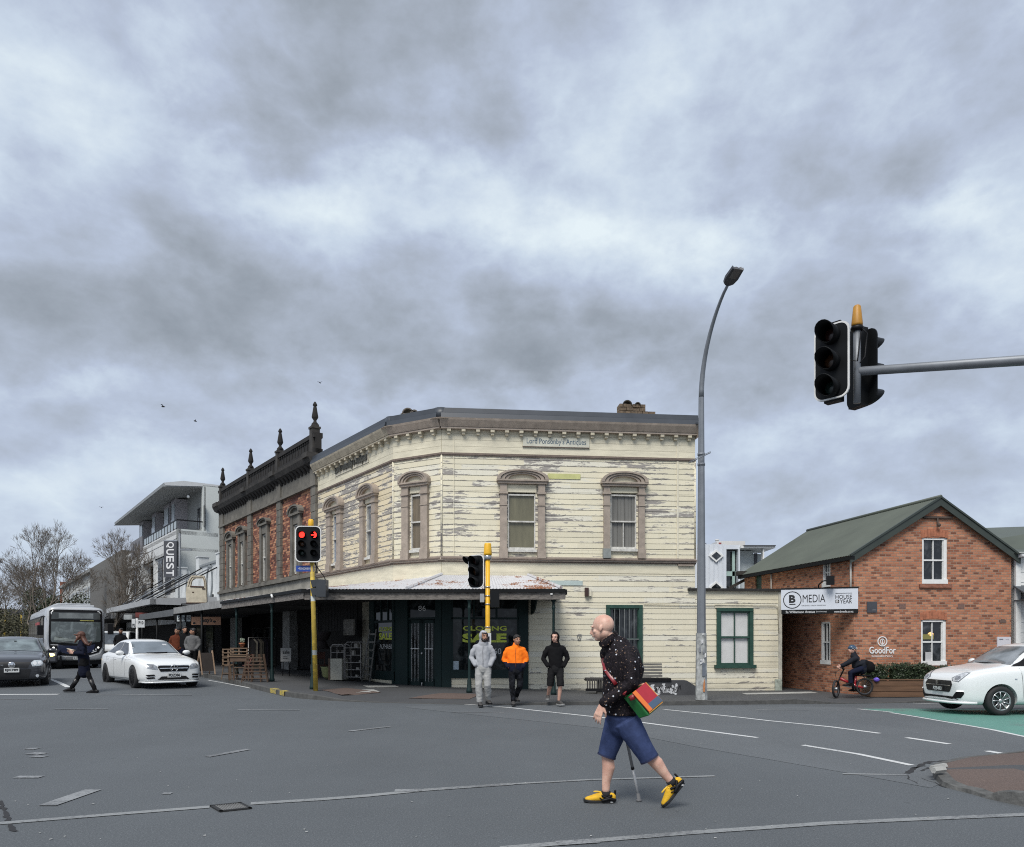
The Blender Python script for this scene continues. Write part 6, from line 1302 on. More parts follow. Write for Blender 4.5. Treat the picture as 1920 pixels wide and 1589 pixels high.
m.prism([(-.12, 3.0), (.06, 3.02), (.06, 2.84), (-.07, 2.80)], -.10, .12, 'y', 0); m.prism([(-.12, 2.78), (.06, 2.80), (.06, 2.60), (-.07, 2.56)], -.10, .12, 'y', 0); m.build('pedestrian_lantern', mk('slate_lantern', (.03, .035, .042), .5, var=.2), ts)
m = MB(); m.tube([(lean+.02, .1, 3.55), (.06, .12, 3.3), (.20, .08, 3.12), (.26, 0, 3.03)], .014, 5); m.tube([(lean+.08, .05, 3.6), (.02, .02, 3.35), (0, 0, 3.2)], .012, 5); m.build('cable', PLASTIC, ts)
p = GP(914.5, 1313, .03); ts2 = thing('traffic_signal', 'bright yellow traffic signal pole behind the man in the grey hooded tracksuit', 'traffic light', p, 0, 'traffic signals')
m = MB(); m.cyl((0, 0, 0), (0, 0, 3.85), .060, n=16); m.build('pole', YELLOW, ts2)
m = MB(); m.lathe([(.0, 3.76), (.108, 3.78), (.108, 3.83), (.090, 4.06), (.080, 4.09), (.0, 4.10)], (0, 0, 0), 16); m.build('cap', YELLOW, ts2)
m = MB(); m.lathe([(.085, 3.66), (.10, 3.68), (.10, 3.76), (.08, 3.78)], (0, 0, 0), 14); m.build('collar', STEEL, ts2)
for z in (2.95, 2.72, 2.5, 1.9): m = MB(); m.lathe([(.07, z-.015), (.078, z-.01), (.078, z+.01), (.07, z+.015)], (0, 0, 0), 14); m.build('clamp', STEEL, ts2)
signal_head(ts2, (-.31, .05, 3.36), R(-30), 1, .10, None, .275, (.235, .43))
m = MB(); M2 = Matrix.Translation((-.31, .05, 3.36))@Matrix.Rotation(R(-50), 4, 'Z'); v = MB(); hood(v, (-.22, 0, .30), (0, -1, 0), .10, .24); m.add([M2@Vector(q) for q in v.v], v.f, 0, True); m.build('side_visor', SIGBLK, ts2)
m = MB(); m.box(.07, .30, -.05, .28, 2.42, 2.85); m.build('pedestrian_lantern', SIGBLK, ts2)
m = MB(); m.box(-.20, -.09, -.08, .06, 2.55, 2.77); m.build('control_box', mk('grey_control_box', (.28, .29, .30), .6, var=.1), ts2)
m = MB(); m.tube([(-.16, 0, 2.55), (-.15, .0, 2.47), (-.09, 0, 2.46), (-.07, 0, 2.52)], .01, 5); m.tube([(-.08, .05, 3.7), (-.09, .05, 3.2), (-.075, .05, 2.7)], .014, 5); m.build('cable', PLASTIC, ts2)
m = MB(); m.box(-.05, .09, -.078, -.066, 1.45, 1.75, 0); m.box(-.02, .05, -.082, -.066, 1.52, 1.66, 1); m.box(-.07, .07, -.06, .07, 1.76, 1.86, 2); m.build('push_button_box', [mk('pale_label', (.52, .53, .54), .5, var=.2), PLASTIC, mk('pale_yellow_tape', (.55, .50, .25), .6)], ts2)
MYa = 10.7; ma = thing('mast_arm_signal', 'overhead mast-arm traffic signal with two black heads and amber cap', 'traffic light', (9.9, MYa, 0), 0, 'traffic signals')
ox = 9.9; tip = XZ(1607, 697, MYa); far = XZ(1920, 676, MYa); sl_ = (far.z-tip.z)/(far.x-tip.x)
m = MB(); m.tube([(0, 0, 0), (0, 0, 5.4), (-.1, 0, tip.z+(ox-tip.x)*sl_*.98), (-.5, 0, tip.z+(ox-.5-tip.x)*sl_), (tip.x-ox, 0, tip.z)], [.13, .11, .095, .085, .062], 14); m.build('mast_arm', GALV, ma)
dx = tip.x-ox; zt0, zb0 = XZ(0, 612, MYa).z, XZ(0, 756, MYa).z
m = MB(); m.cyl((dx, 0, zb0), (dx, 0, zt0), .050, n=12); m.build('drop_pipe', GALV, ma)
m = MB(); m.lathe([(.0, zt0-.02), (.075, zt0), (.078, zt0+.03), (.052, zt0+.28), (.035, zt0+.30), (0, zt0+.305)], (dx, 0, 0), 16); m.build('amber_cap', mk('dull_amber_plastic', (.42, .20, .02), .5, var=.2), ma)
signal_head(ma, (dx-.35, .05, XZ(0, 676, MYa).z), R(-48), 1, .12, None, .385, (.25, .54), vis=.31)
signal_head(ma, (dx+.22, .30, XZ(0, 679, MYa).z), R(-48-90) if False else R(113), 1, .115, None, .385, (.27, .55), white=False, vis=.36)
m = MB(); m.tube([(dx, -.06, zt0-.02), (dx+.12, -.05, zt0-.12), (dx+.10, -.03, zt0-.45), (dx+.02, -.06, zt0-.55)], .010, 5); m.tube([(dx+.03, -.06, zt0-.1), (dx-.05, -.12, zt0-.55), (dx-.12, -.06, zt0-.52), (dx-.16, 0, zt0-.45)], .010, 5); m.lathe([(.07, zt0-.07), (.09, zt0-.05), (.09, zt0-.02), (.07, zt0)], (dx, 0, 0), 12); m.build('cable', PLASTIC, ma)
def far_signal(px, py, label):
 p = GP(px, py); t = thing('traffic_signal', label, 'traffic light', p, 0, 'traffic signals'); m = MB(); m.cyl((0, 0, 0), (0, 0, 3.9), .11, n=8); m.build('pole', YELLOW_W, t)
 m = MB(); m.box(-.45, -.05, -.2, .1, 2.6, 3.9, 0); m.box(.2, .5, -.1, .2, 2.2, 3.0, 0); m.build('signal_heads', SIGBLK, t)
far_signal(9, 1227, 'distant traffic signal at the extreme left edge beyond the cars'); far_signal(40, 1227, 'distant traffic signal left of the bus beside the far lamp post')
p = PP(257, 1262); pk = thing('parking_sign', 'pair of white parking sign plates on a pole above the white sedan roof', 'sign', p)
s_ = F/p.y; m = MB(); m.cyl((0, 0, 0), (0, 0, (1262-1160)/s_), .045, n=8); m.build('pole', mk('white_pole', (.55, .55, .54), .5), pk)
m = MB(); m.box((249-257)/s_, (256-257)/s_, -.08, -.05, (1262-1177)/s_, (1262-1161)/s_, 0); m.box((259-257)/s_, (273-257)/s_, -.08, -.05, (1262-1177)/s_, (1262-1163)/s_, 0); m.text('P5', (250.5-257)/s_, (255-257)/s_, (1262-1176)/s_, (1262-1170)/s_, -.09, .02, 1); m.text('P10', (262-257)/s_, (271-257)/s_, (1262-1171)/s_, (1262-1165)/s_, -.09, .02, 1); m.build('plates', [mk('sign_plate_white', (.52, .53, .53), .5, var=.1), INK], pk)
# ================================================================== bench groups on the side street
def bench(label, px0, px1, yseat, ytop, ybase, mats):
 pass
BY = 21.6
def bx(px): return XZ(px, 0, BY).x
def bz(py): return XZ(0, py, BY).z
t = thing('park_bench', 'dark slatted bench with solid black end, half hidden left of the bald man', 'bench', (0, 0, 0)); m = MB()
g = PG(bx(1110), BY)
for k in range(5): m.box(bx(1099), bx(1160), BY+k*.09, BY+k*.09+.07, g+.42, g+.46)
m.build('seat', BENCH, t)
for k in range(9): m = MB(); m.box(bx(1099)+.02+k*.07, bx(1099)+.06+k*.07, BY-.02, BY+.0, g+.16, g+.42); m.build('slat', BENCH, t)
m = MB(); m.box(bx(1098), bx(1160), BY-.01, BY+.02, g+.08, g+.16); m.box(bx(1098), bx(1160), BY, BY+.45, g+.38, g+.42); m.build('frame', PLASTIC, t)
for px in (1120,): m = MB(); m.prism([(bx(px), g), (bx(px)+.18, g), (bx(px)+.12, g+.4), (bx(px)+.06, g+.4)], BY+.02, BY+.40, 'y'); m.build('leg', BENCH, t)
t = thing('park_bench', 'bench with weathered slatted backrest and graffitied concrete side, right of the bald man', 'bench', (0, 0, 0))
m = MB()
for k in range(5): m.box(bx(1197), bx(1247), BY+.38+.02*k, BY+.42+.02*k, bz(1271)+k*.085, bz(1271)+k*.085+.065)
m.build('backrest', mk('pale_grey_slats', (.16, .155, .14), .8, var=.4, scale=5, stretch=(.4, 1, 3)), t)
m = MB(); m.box(bx(1197), bx(1258), BY-.05, BY+.42, bz(1277), bz(1272)); m.build('seat', PLASTIC, t)
m = MB(); g = PG(bx(1230), BY)-.02; m.prism([(bx(1196), g), (bx(1196), bz(1276.5)), (bx(1288), bz(1276.5)), (bx(1308), bz(1289)), (bx(1312), g)], BY, BY+.42, 'y'); m.build('concrete_side', mk('charcoal_concrete', (.055, .056, .06), .8, var=.2), t)
m = MB(); rnd = random.Random(12)
for k in range(46):
 u = rnd.random(); x = bx(1216)+(bx(1269)-bx(1216))*u; z = bz(1303)+(bz(1284)-bz(1303))*rnd.random(); r = rnd.uniform(.03, .075); a0 = rnd.random()*3
 m.poly([(x+r*cos(a0+q*1.257)*rnd.uniform(.5, 1.2), BY-.004-.0002*k, z+r*sin(a0+q*1.257)*rnd.uniform(.5, 1.1)) for q in range(5)][::-1])
m.build('peeling_posters', mk('torn_poster_paper', (.52, .53, .54), .7, var=.5, scale=18), t)
m = MB();
for k in range(9):
 x = bx(1228)+k*.085; z = bz(1297)+.05*(k % 3); m.tube([(x, BY-.016, z), (x+.05, BY-.016, z+.10), (x+.07, BY-.016, z-.03)], .010, 4, smooth=False)
m.build('graffiti_tag', INK, t)
# ================================================================== second-hand goods under the verandah
def frame_stool(name, label, x, y, w, d, h, mat, legs=4, cross=True, seat_t=.03, group=None):
 g = PG(x, y); t = thing(name, label, 'stool', (x, y, g), random.uniform(-.4, .4), group); m = MB(); m.box(-w/2, w/2, -d/2, d/2, h-seat_t, h); m.build('seat', mat, t, bevel=.006)
 for sx in (-1, 1):
  for sy in (-1, 1):
   m = MB(); m.tube([(sx*w*.5, sy*d*.5, 0), (sx*w*.38, sy*d*.38, h-seat_t)], .016, 6, smooth=False); m.build('leg', mat, t)
 m = MB();
 for sx in (-1, 1): m.box(sx*w*.46-.01, sx*w*.46+.01, -d*.44, d*.44, h*.3, h*.3+.025)
 for sy in (-1, 1): m.box(-w*.44, w*.44, sy*d*.46-.01, sy*d*.46+.01, h*.42, h*.42+.025)
 m.build('stretcher', mat, t); return t
def crate(label, x, y, z, w, d, h, mat, rz=0):
 t = thing('wooden_crate', label, 'crate', (x, y, z), rz, 'wooden crates on the footpath')
 for k in range(3): m = MB(); zz = h*k/2*.86; m.box(-w/2, w/2, -d/2, -d/2+.015, zz, zz+h*.13); m.box(-w/2, w/2, d/2-.015, d/2, zz, zz+h*.13); m.box(-w/2, -w/2+.015, -d/2, d/2, zz, zz+h*.13); m.box(w/2-.015, w/2, -d/2, d/2, zz, zz+h*.13); m.build('slat', mat, t)
 for sx in (-1, 0, 1): m = MB(); m.box(sx*(w/2-.03)-.025, sx*(w/2-.03)+.025, -d/2+.015, -d/2+.035, 0, h); m.build('corner_post', mat, t)
 m = MB(); m.box(-w/2, w/2, -d/2, d/2, 0, .012); m.build('base', mat, t); return t
def gpos(px, py): p = PP(px, py); return p
random.seed(21)
S1 = gpos(431, 1274); S2 = gpos(452, 1276);
sA = frame_stool('wooden_stool', 'left wooden stool carrying a tall stack of crates, nearest the left post', S1.x, S1.y, .36, .36, .45, WOOD, group='wooden stools on the footpath')
sB = frame_stool('wooden_stool', 'wooden stool under the dark table between the crates and the birdcage frame', S2.x, S2.y, .36, .36, .42, WOOD_D, group='wooden stools on the footpath')
g1 = PG(S1.x, S1.y); g2 = PG(S2.x, S2.y)
crate('lower pale crate on the left wooden stool', S1.x, S1.y, g1+.45, .40, .32, .26, WOOD); crate('upper pale crate on top of the left stack', S1.x, S1.y, g1+.72, .40, .32, .26, WOOD)
tb = thing('side_table', 'dark wooden side table standing over the stool and carrying a crate', 'table', (S2.x, S2.y, g2)); m = MB(); m.box(-.36, .36, -.22, .22, .74, .78); m.build('tabletop', WOOD, tb)
for sx in (-1, 1):
 for sy in (-1, 1): m = MB(); m.box(sx*.30-.02, sx*.30+.02, sy*.17-.02, sy*.17+.02, 0, .74); m.build('leg', WOOD_D, tb)
m = MB(); m.box(-.3, .3, -.19, -.16, .60, .74); m.build('apron', WOOD_D, tb)
crate('pale crate on the side table under a potted succulent', S2.x-.02, S2.y, g2+.79, .58, .30, .24, WOOD)
pp = thing('potted_plant', 'small succulent in a terracotta pot on the crate beside the verandah post', 'plant', (S2.x+.03, S2.y, g2+1.04)); m = MB(); m.lathe([(.05, 0), (.085, .11), (.095, .11), (.095, .14), (.07, .14)], (0, 0, 0), 12); m.build('pot', mk('terracotta', (.42, .15, .07), .8, var=.2), pp)
m = MB(); rnd = random.Random(2)
for k in range(26): a = rnd.random()*6.28; r = rnd.uniform(.02, .09); m.tube([(0, 0, .14), (r*cos(a), r*sin(a), .14+rnd.uniform(.04, .16))], [.006, .014], 4)
m.build('leaves', mk('grey_green_leaf', (.16, .19, .14), .7, var=.3), pp)
S3 = gpos(481, 1279); t = thing('slatted_rack', 'tapered dark slatted wooden rack beside the green verandah post', 'rack', (S3.x, S3.y, PG(S3.x, S3.y)), .2)
for k in range(7): z = .10+k*.105; hw = .42-.028*k; m = MB(); m.box(-hw, hw*.75, -.16, -.13, z, z+.035); m.build('slat', WOOD_D, t)
for sx in (-.42, -.14, .14, .34): m = MB(); m.tube([(sx, -.14, 0), (sx*.62, -.12, .86)], .018, 5, smooth=False); m.tube([(sx, .18, 0), (sx*.62, .1, .86)], .018, 5, smooth=False); m.build('upright', WOOD_D, t)
S4 = gpos(467, 1273); t = thing('folding_chair', 'reddish folded wooden chair leaning between table and slatted rack', 'chair', (S4.x, S4.y, PG(S4.x, S4.y)), .5); m = MB(); m.tube([(-.15, 0, 0), (.12, 0, .8)], .016, 5); m.tube([(.15, 0, 0), (-.12, 0, .75)], .016, 5); m.tube([(-.15, .3, 0), (.12, .3, .8)], .016, 5); m.tube([(.15, .3, 0), (-.12, .3, .75)], .016, 5); m.build('frame', mk('red_brown_wood', (.15, .045, .03), .6, var=.2), t); m = MB(); m.box(-.16, .16, 0, .3, .42, .445); m.build('seat', MATS['red_brown_wood'], t)
def wl_pt(px, off): q = WL.P(WL.s(px, off), off); return q
q = wl_pt(650, 1.0); g = PG(q.x, q.y); t = thing('trolley_rack', 'pale metal baker rack with several shelves under the verandah', 'rack', (q.x, q.y, g), WL.ang+.55)
m = MB();
for x0, x1, h in ((-.62, -.10, 1.22), (-.06, .55, 1.30)):
 for y in (0, .35): m.tube([(x0, y, .08), (x0, y, h-.08), (x0+.08, y, h), (x1-.08, y, h), (x1, y, h-.08), (x1, y, .08)], .016, 6)
m.build('frame', mk('pale_rack_metal', (.28, .27, .26), .5, var=.2), t)
for k in range(5): m = MB(); m.box(-.06, .55, 0, .35, .14+k*.24, .155+k*.24); m.build('shelf', MATS['pale_rack_metal'], t)
for k in range(4): m = MB(); m.box(-.62, -.10, 0, .35, .5+k*.22, .515+k*.22); m.build('shelf', MATS['pale_rack_metal'], t)
rnd = random.Random(31)
for k in range(10):
 m = MB(); x = rnd.uniform(0, .42) if k % 2 else rnd.uniform(-.55, -.25); z = .155+.24*(k//2) if k % 2 else .515+.22*(k % 4); w = rnd.uniform(.06, .14); h = rnd.uniform(.06, .15); m.box(x, x+w, .08, .2, z, z+h); o = m.build('shelf_goods', [mk('dull_goods', (.12, .11, .10), .7, var=.4), mk('pale_goods', (.26, .25, .23), .7, var=.3)][k % 2], None, loc=(q.x, q.y, g), rot=(0, 0, WL.ang+.55)); tag(o, 'small boxed oddment standing on the pale metal rack', 'box', 'oddments on the baker rack')
q = wl_pt(630, 1.25); g = PG(q.x, q.y); t = thing('cabinet', 'small white bedside cabinet with dark side under the verandah', 'cabinet', (q.x, q.y, g), WL.ang+.6); m = MB(); m.box(-.22, .22, 0, .4, .03, .74); m.build('body', mk('cream_cabinet', (.40, .39, .33), .6, var=.15), t, bevel=.01); m = MB(); m.box(-.30, -.225, 0, .4, .03, .74); m.build('side', WOOD_D, t)
q = wl_pt(617, 1.2); g = PG(q.x, q.y); t = thing('basin', 'greenish enamel basin tipped beside the white cabinet', 'basin', (q.x, q.y, g)); m = MB(); m.lathe([(.10, .03), (.22, .12), (.27, .42), (.29, .44), (.25, .42), (.20, .14), (.0, .08)], (0, 0, 0), 16); m.build('bowl', mk('lime_enamel', (.30, .33, .16), .4, var=.2), t)
q = wl_pt(686, .35); g = PG(q.x, q.y); t = thing('ladder', 'grey wooden stepladder leaning against the wall left of the display window', 'ladder', (q.x, q.y, g), WL.ang+.5)
for s_ in (-1, 1): m = MB(); m.tube([(s_*.16, 0, 0), (s_*.13+.1, .28, 1.75)], .028, 4, smooth=False); m.build('rail', mk('grey_ladder_paint', (.20, .20, .19), .7, var=.3), t)
for k in range(6): z = .2+k*.27; m = MB(); m.box(-.15+.1*z/1.75, .15+.1*z/1.75, .0+.16*z, .03+.16*z, z, z+.06); m.build('rung', MATS['grey_ladder_paint'], t)
for i, (px, off, lab, col) in enumerate(((603, 1.0, 'red-brown wooden chair stacked beside the traffic pole', (.09, .035, .025)), (610, .6, 'dark carved chair in the deepest shade', (.03, .022, .018)))):
 q = wl_pt(px, off); g = PG(q.x, q.y); t = thing('wooden_chair', lab, 'chair', (q.x, q.y, g), .6+i); mt = mk('chair_wood%d' % i, col, .6, var=.3); m = MB(); m.box(-.2, .2, -.2, .2, .42, .46); m.build('seat', mt, t)
 for sx in (-1, 1):
  for sy in (-1, 1): m = MB(); m.box(sx*.17-.018, sx*.17+.018, sy*.17-.018, sy*.17+.018, 0, .42 if sy < 0 else .92); m.build('leg', mt, t)
 m = MB(); m.box(-.18, .18, .155, .185, .66, .90); m.build('backrest', mt, t)
for i, (px, py, lab) in enumerate(((603, 1187, 'large dark woven basket hanging from the verandah lining'), (601, 1205, 'dark lampshade hanging below the woven basket'))):
 q = wl_pt(px, 1.0); z = EYE+(HY-py)/F*q.y; t = thing('hanging_basket' if i == 0 else 'lamp_shade', lab, 'basket' if i == 0 else 'lampshade', (q.x, q.y, z)); m = MB(); m.lathe([(.04, -.3), (.22, -.26), (.34, 0), (.34, .04), (.28, .02)] if i == 0 else [(.32, -.22), (.12, .2), (.10, .2), (.30, -.22)], (0, 0, 0), 16); m.build('shell', mk('dark_wicker%d' % i, (.028, .022, .024), .8, var=.4, scale=20), t); m = MB(); m.cyl((0, 0, .0), (0, 0, 3.0-z), .006, n=4); m.build('cord', PLASTIC, t)
q = wl_pt(654, .45); zz = EYE+(HY-1178)/F*q.y; t = thing('picture_frame', 'framed pale print leaning above the metal rack', 'picture', (q.x, q.y, zz), WL.ang); m = MB(); m.box(-.45, .45, 0, .03, -.25, .30); m.build('frame', mk('dull_frame', (.15, .14, .12), .6, var=.2), t); m = MB(); m.box(-.40, .40, -.01, 0, -.20, .25); m.build('print', mk('murky_print', (.13, .12, .10), .5, var=.9, scale=5), t)
q0_, q1_ = PP(466, 1266), PP(515, 1264); gz_ = PG(q0_.x, q0_.y); zt_ = EYE+(HY-1196)/F*q0_.y; t = thing('clothes_rail', 'metal clothes rail hung with dark garments under the verandah', 'clothes rail', (0, 0, 0)); m = MB(); m.tube([(q0_.x, q0_.y, gz_), (q0_.x, q0_.y, zt_), (q1_.x, q1_.y, zt_), (q1_.x, q1_.y, PG(q1_.x, q1_.y))], .02, 6); m.build('frame', mk('dull_rail', (.22, .21, .20), .4, metal=.4), t)
rnd = random.Random(6)
for k in range(12):
 c = q0_.lerp(q1_, .08+.84*k/11); col = rnd.choice([(.02, .018, .02), (.03, .028, .026), (.025, .02, .03), (.14, .12, .09)] if k != 1 else [(.26, .23, .18)]); m = MB(); h = rnd.uniform(.85, 1.1); w = rnd.uniform(.16, .22)
 m.add([(c.x-w*.5, c.y-.1, zt_-.16), (c.x, c.y, zt_-.03), (c.x+w*.5, c.y+.1, zt_-.16), (c.x+w*.55, c.y+.05, zt_-h), (c.x-w*.5, c.y-.12, zt_-h*1.03)], [(0,1,2,3,4)]); m.add([(c.x-w*.5+.04, c.y-.06, zt_-.16), (c.x+.04, c.y+.04, zt_-.03), (c.x+w*.5+.04, c.y+.14, zt_-.16), (c.x+w*.55+.03, c.y+.09, zt_-h), (c.x-w*.5+.03, c.y-.08, zt_-h*1.03)], [(4,3,2,1,0)])
 o = m.build('hanging_garment', mk('garment%d' % k, col, .9, var=.3)); tag(o, 'garment on the clothes rail in front of the brick shop', 'garment', 'garments on the clothes rail')
p = PP(386, 1265); t = thing('sandwich_board', 'pale timber A-frame pavement sign standing on the footpath right of the white sedan', 'sign', p, .9)
m = MB();
for s_ in (-1, 1):
 for x in (-.24, .24): m.tube([(x, s_*.2, 0), (x, 0, .84)], .022, 4, smooth=False)
m.build('frame', mk('pale_pine', (.36, .25, .17), .7, var=.15), t); m = MB(); m.hexa((-.21, -.165, .12), (.42, 0, 0), (0, .15, .64), (0, .02, 0)); m.hexa((-.21, .15, .12), (.42, 0, 0), (0, -.14, .64), (0, .02, 0)); m.build('panel', mk('chalkboard', (.05, .04, .035), .8, var=.2), t)
p = PP(537, 1268); p = wl_pt(600, 3.0) if False else p; t = thing('poster_stand', 'white printed poster board leaning against the shaded pilaster', 'poster', p, .2); m = MB(); m.box(-.20, .16, 0, .02, .52, 1.0, 0); m.text('sale', -.13, .10, .80, .92, -.01, .02, 1); m.box(-.12, .05, -.008, 0, .62, .64, 1); m.box(-.12, .02, -.008, 0, .68, .70, 1); m.build('board', [mk('grey_white_board', (.33, .33, .32), .6, var=.2), INK], t); m = MB(); m.tube([(-.1, .02, .52), (-.14, .1, 0)], .015, 4); m.tube([(.08, .02, .52), (.1, .1, 0)], .015, 4); m.build('leg', PLASTIC, t)
# ================================================================== birds
for i, (px, py, Y, w, lab) in enumerate(((306, 763, 38, .14, 'small dark bird flying left above the hotel roof'), (366, 790, 40, .12, 'small dark bird with level wings over the brick parapet'), (600, 718, 45, .13, 'highest small bird, over the tallest finial'), (190, 952, 60, .12, 'tiny bird low over the bare trees'))):
 w *= .7; c = XZ(px, py, Y); t = thing('bird', lab, 'bird', c, i*.7, 'birds in the sky'); m = MB(); m.tube([(-w*.9, 0, 0), (-w*.3, 0, .01), (w*.4, 0, 0), (w*1.1, 0, -.01)], [.012, .04, .03, .008], 6); m.build('body', PLASTIC, t)
 for s_ in (-1, 1): m = MB(); m.add([(0, 0, .02), (w*.3, 0, .02), (w*.1, s_*w*1.4, w*.9), (-w*.5, s_*w*1.9, w*.5), (-w*.2, s_*w*.8, w*.5)], [(0,1,2,3,4)]); m.build('wing', PLASTIC, t)
# ================================================================== bare street trees and evergreens
def bare_tree(label, px, py, Y, H, spread, seed, lean=0.0, group='bare trees along the main street', first=.24, tw=7):
 rnd = random.Random(seed); base = Vector(((px-CX)/F*Y, Y, G((px-CX)/F*Y, Y))); t = thing('bare_tree', label, 'tree', base, 0, group); tr = MB(); cr = MB(); cnt = [0]
 def grow(p, d, L_, r, dep):
  n = 4 if dep < 3 else (3 if dep < 5 else 2); pts = [p]; q = p.copy(); dd = d.copy(); ends = []
  for i in range(n):
   dd = (dd+Vector((rnd.gauss(0, .16), rnd.gauss(0, .16), rnd.gauss(.05, .10)))).normalized(); q = q+dd*L_/n; pts.append(q.copy()); ends.append((q.copy(), dd.copy()))
  rad = [r*(1-.45*i/n) for i in range(n+1)]; (tr if dep < 1 else cr).tube(pts, rad, 7 if dep < 2 else (4 if dep < 3 else 3), cap=False); cnt[0] += 1
  if dep >= tw: return
  kids = 3 if dep else 4
  for k in range(kids):
   at, ad = ends[-1] if k < 2 else ends[rnd.randrange(1, n)]
   ax = Vector((rnd.gauss(0, 1), rnd.gauss(0, 1), rnd.gauss(0, .5))); ax = (ax-ad*ax.dot(ad)).normalized(); ang = rnd.uniform(.35, .85) if dep else rnd.uniform(.45, .95)
   nd = (ad*cos(ang)+ax*sin(ang)*spread); nd.z = nd.z*.85+.12; nd.normalize(); grow(at, nd, L_*rnd.uniform(.66, .84), max(.009, r*rnd.uniform(.50, .62)), dep+1)
 grow(Vector((0, 0, 0)), Vector((lean, 0, 1)).normalized(), H*first, H*.017, 0)
 zmax = max(v[2] for v in cr.v); k = H/zmax
 for b in (tr, cr): b.v = [(v[0]*k*spread, v[1]*k*spread, v[2]*k) for v in b.v]
 tr.build('trunk', BARK, t); cr.build('crown', BARK, t); return t
def YP(px): return 29*657/(px+60)
bare_tree('large bare tree with dense twiggy crown above the bus roof', 88, 0, 52, 10.0, .72, 11)
bare_tree('bare tree with open thin branches against the apartment block', 198, 0, 50, 9.0, .72, 24, .1)
bare_tree('bare tree at the far left edge with brownish fine twigs', 22, 0, 72, 8.6, 1.15, 5)
bare_tree('bare tree standing in front of the long off-white building', 142, 0, 68, 9.6, .8, 37)
0 and bare_tree('farther bare tree filling the gap behind the far street lamp', 56, 0, 84, 10.4, 1.15, 52)
def evergreen(label, px, Y, H, Wd, seed, n, col=LEAF, zb=.8, lx=1.0):
 rnd = random.Random(seed); base = Vector(((px-CX)/F*Y, Y, G((px-CX)/F*Y, Y))); t = thing('evergreen_tree', label, 'tree', base, 0, 'dark trees behind the bus'); m = MB(); m.tube([(0, 0, 0), (.1, 0, H*.5), (0, 0, H*.8)], [.22, .15, .05], 7)
 for k in range(7): a = k*.9; m.tube([(.05, 0, H*(.3+.06*k)), (Wd*.4*cos(a), Wd*.4*sin(a), H*(.4+.07*k))], [.07, .02], 5)
 m.build('trunk', BARK, t); c = MB(); cl = [(rnd.uniform(-1, 1)*Wd*.42, rnd.uniform(-1, 1)*Wd*.42, zb+(H-zb)*rnd.random()**.8, rnd.uniform(.10, .24)*Wd) for _ in range(26)]
 for _ in range(n):
  x, y, z, r = rnd.choice(cl); d = Vector((rnd.gauss(0, 1), rnd.gauss(0, 1), rnd.gauss(0, 1))).normalized(); p = Vector((x, y, z))+d*r*rnd.random()**.4; s = rnd.uniform(.05, .13); e = Vector((rnd.gauss(0, 1), rnd.gauss(0, 1), rnd.gauss(0, 1))).normalized(); f = e.orthogonal().normalized()*s*.5; e *= s*1.5; c.add([p-f, p+e*.5-f*.8, p+e, p+f], [(0,1,2,3)])
 c.build('crown', col, t); return t
evergreen('dark dense evergreen between the bus roof and the off-white building', 100, 60, 5.0, 4.2, 3, 6500)
evergreen('lower olive-green tree at the far left behind the signals', 42, 66, 4.0, 6.0, 9, 5000, mk('olive_brown_leaf', (.07, .068, .035), .8, var=.5, scale=1.2))
evergreen('smaller dark bush at the extreme left beyond the parked cars', 10, 78, 3.6, 5, 14, 3500, MATS['olive_brown_leaf'])
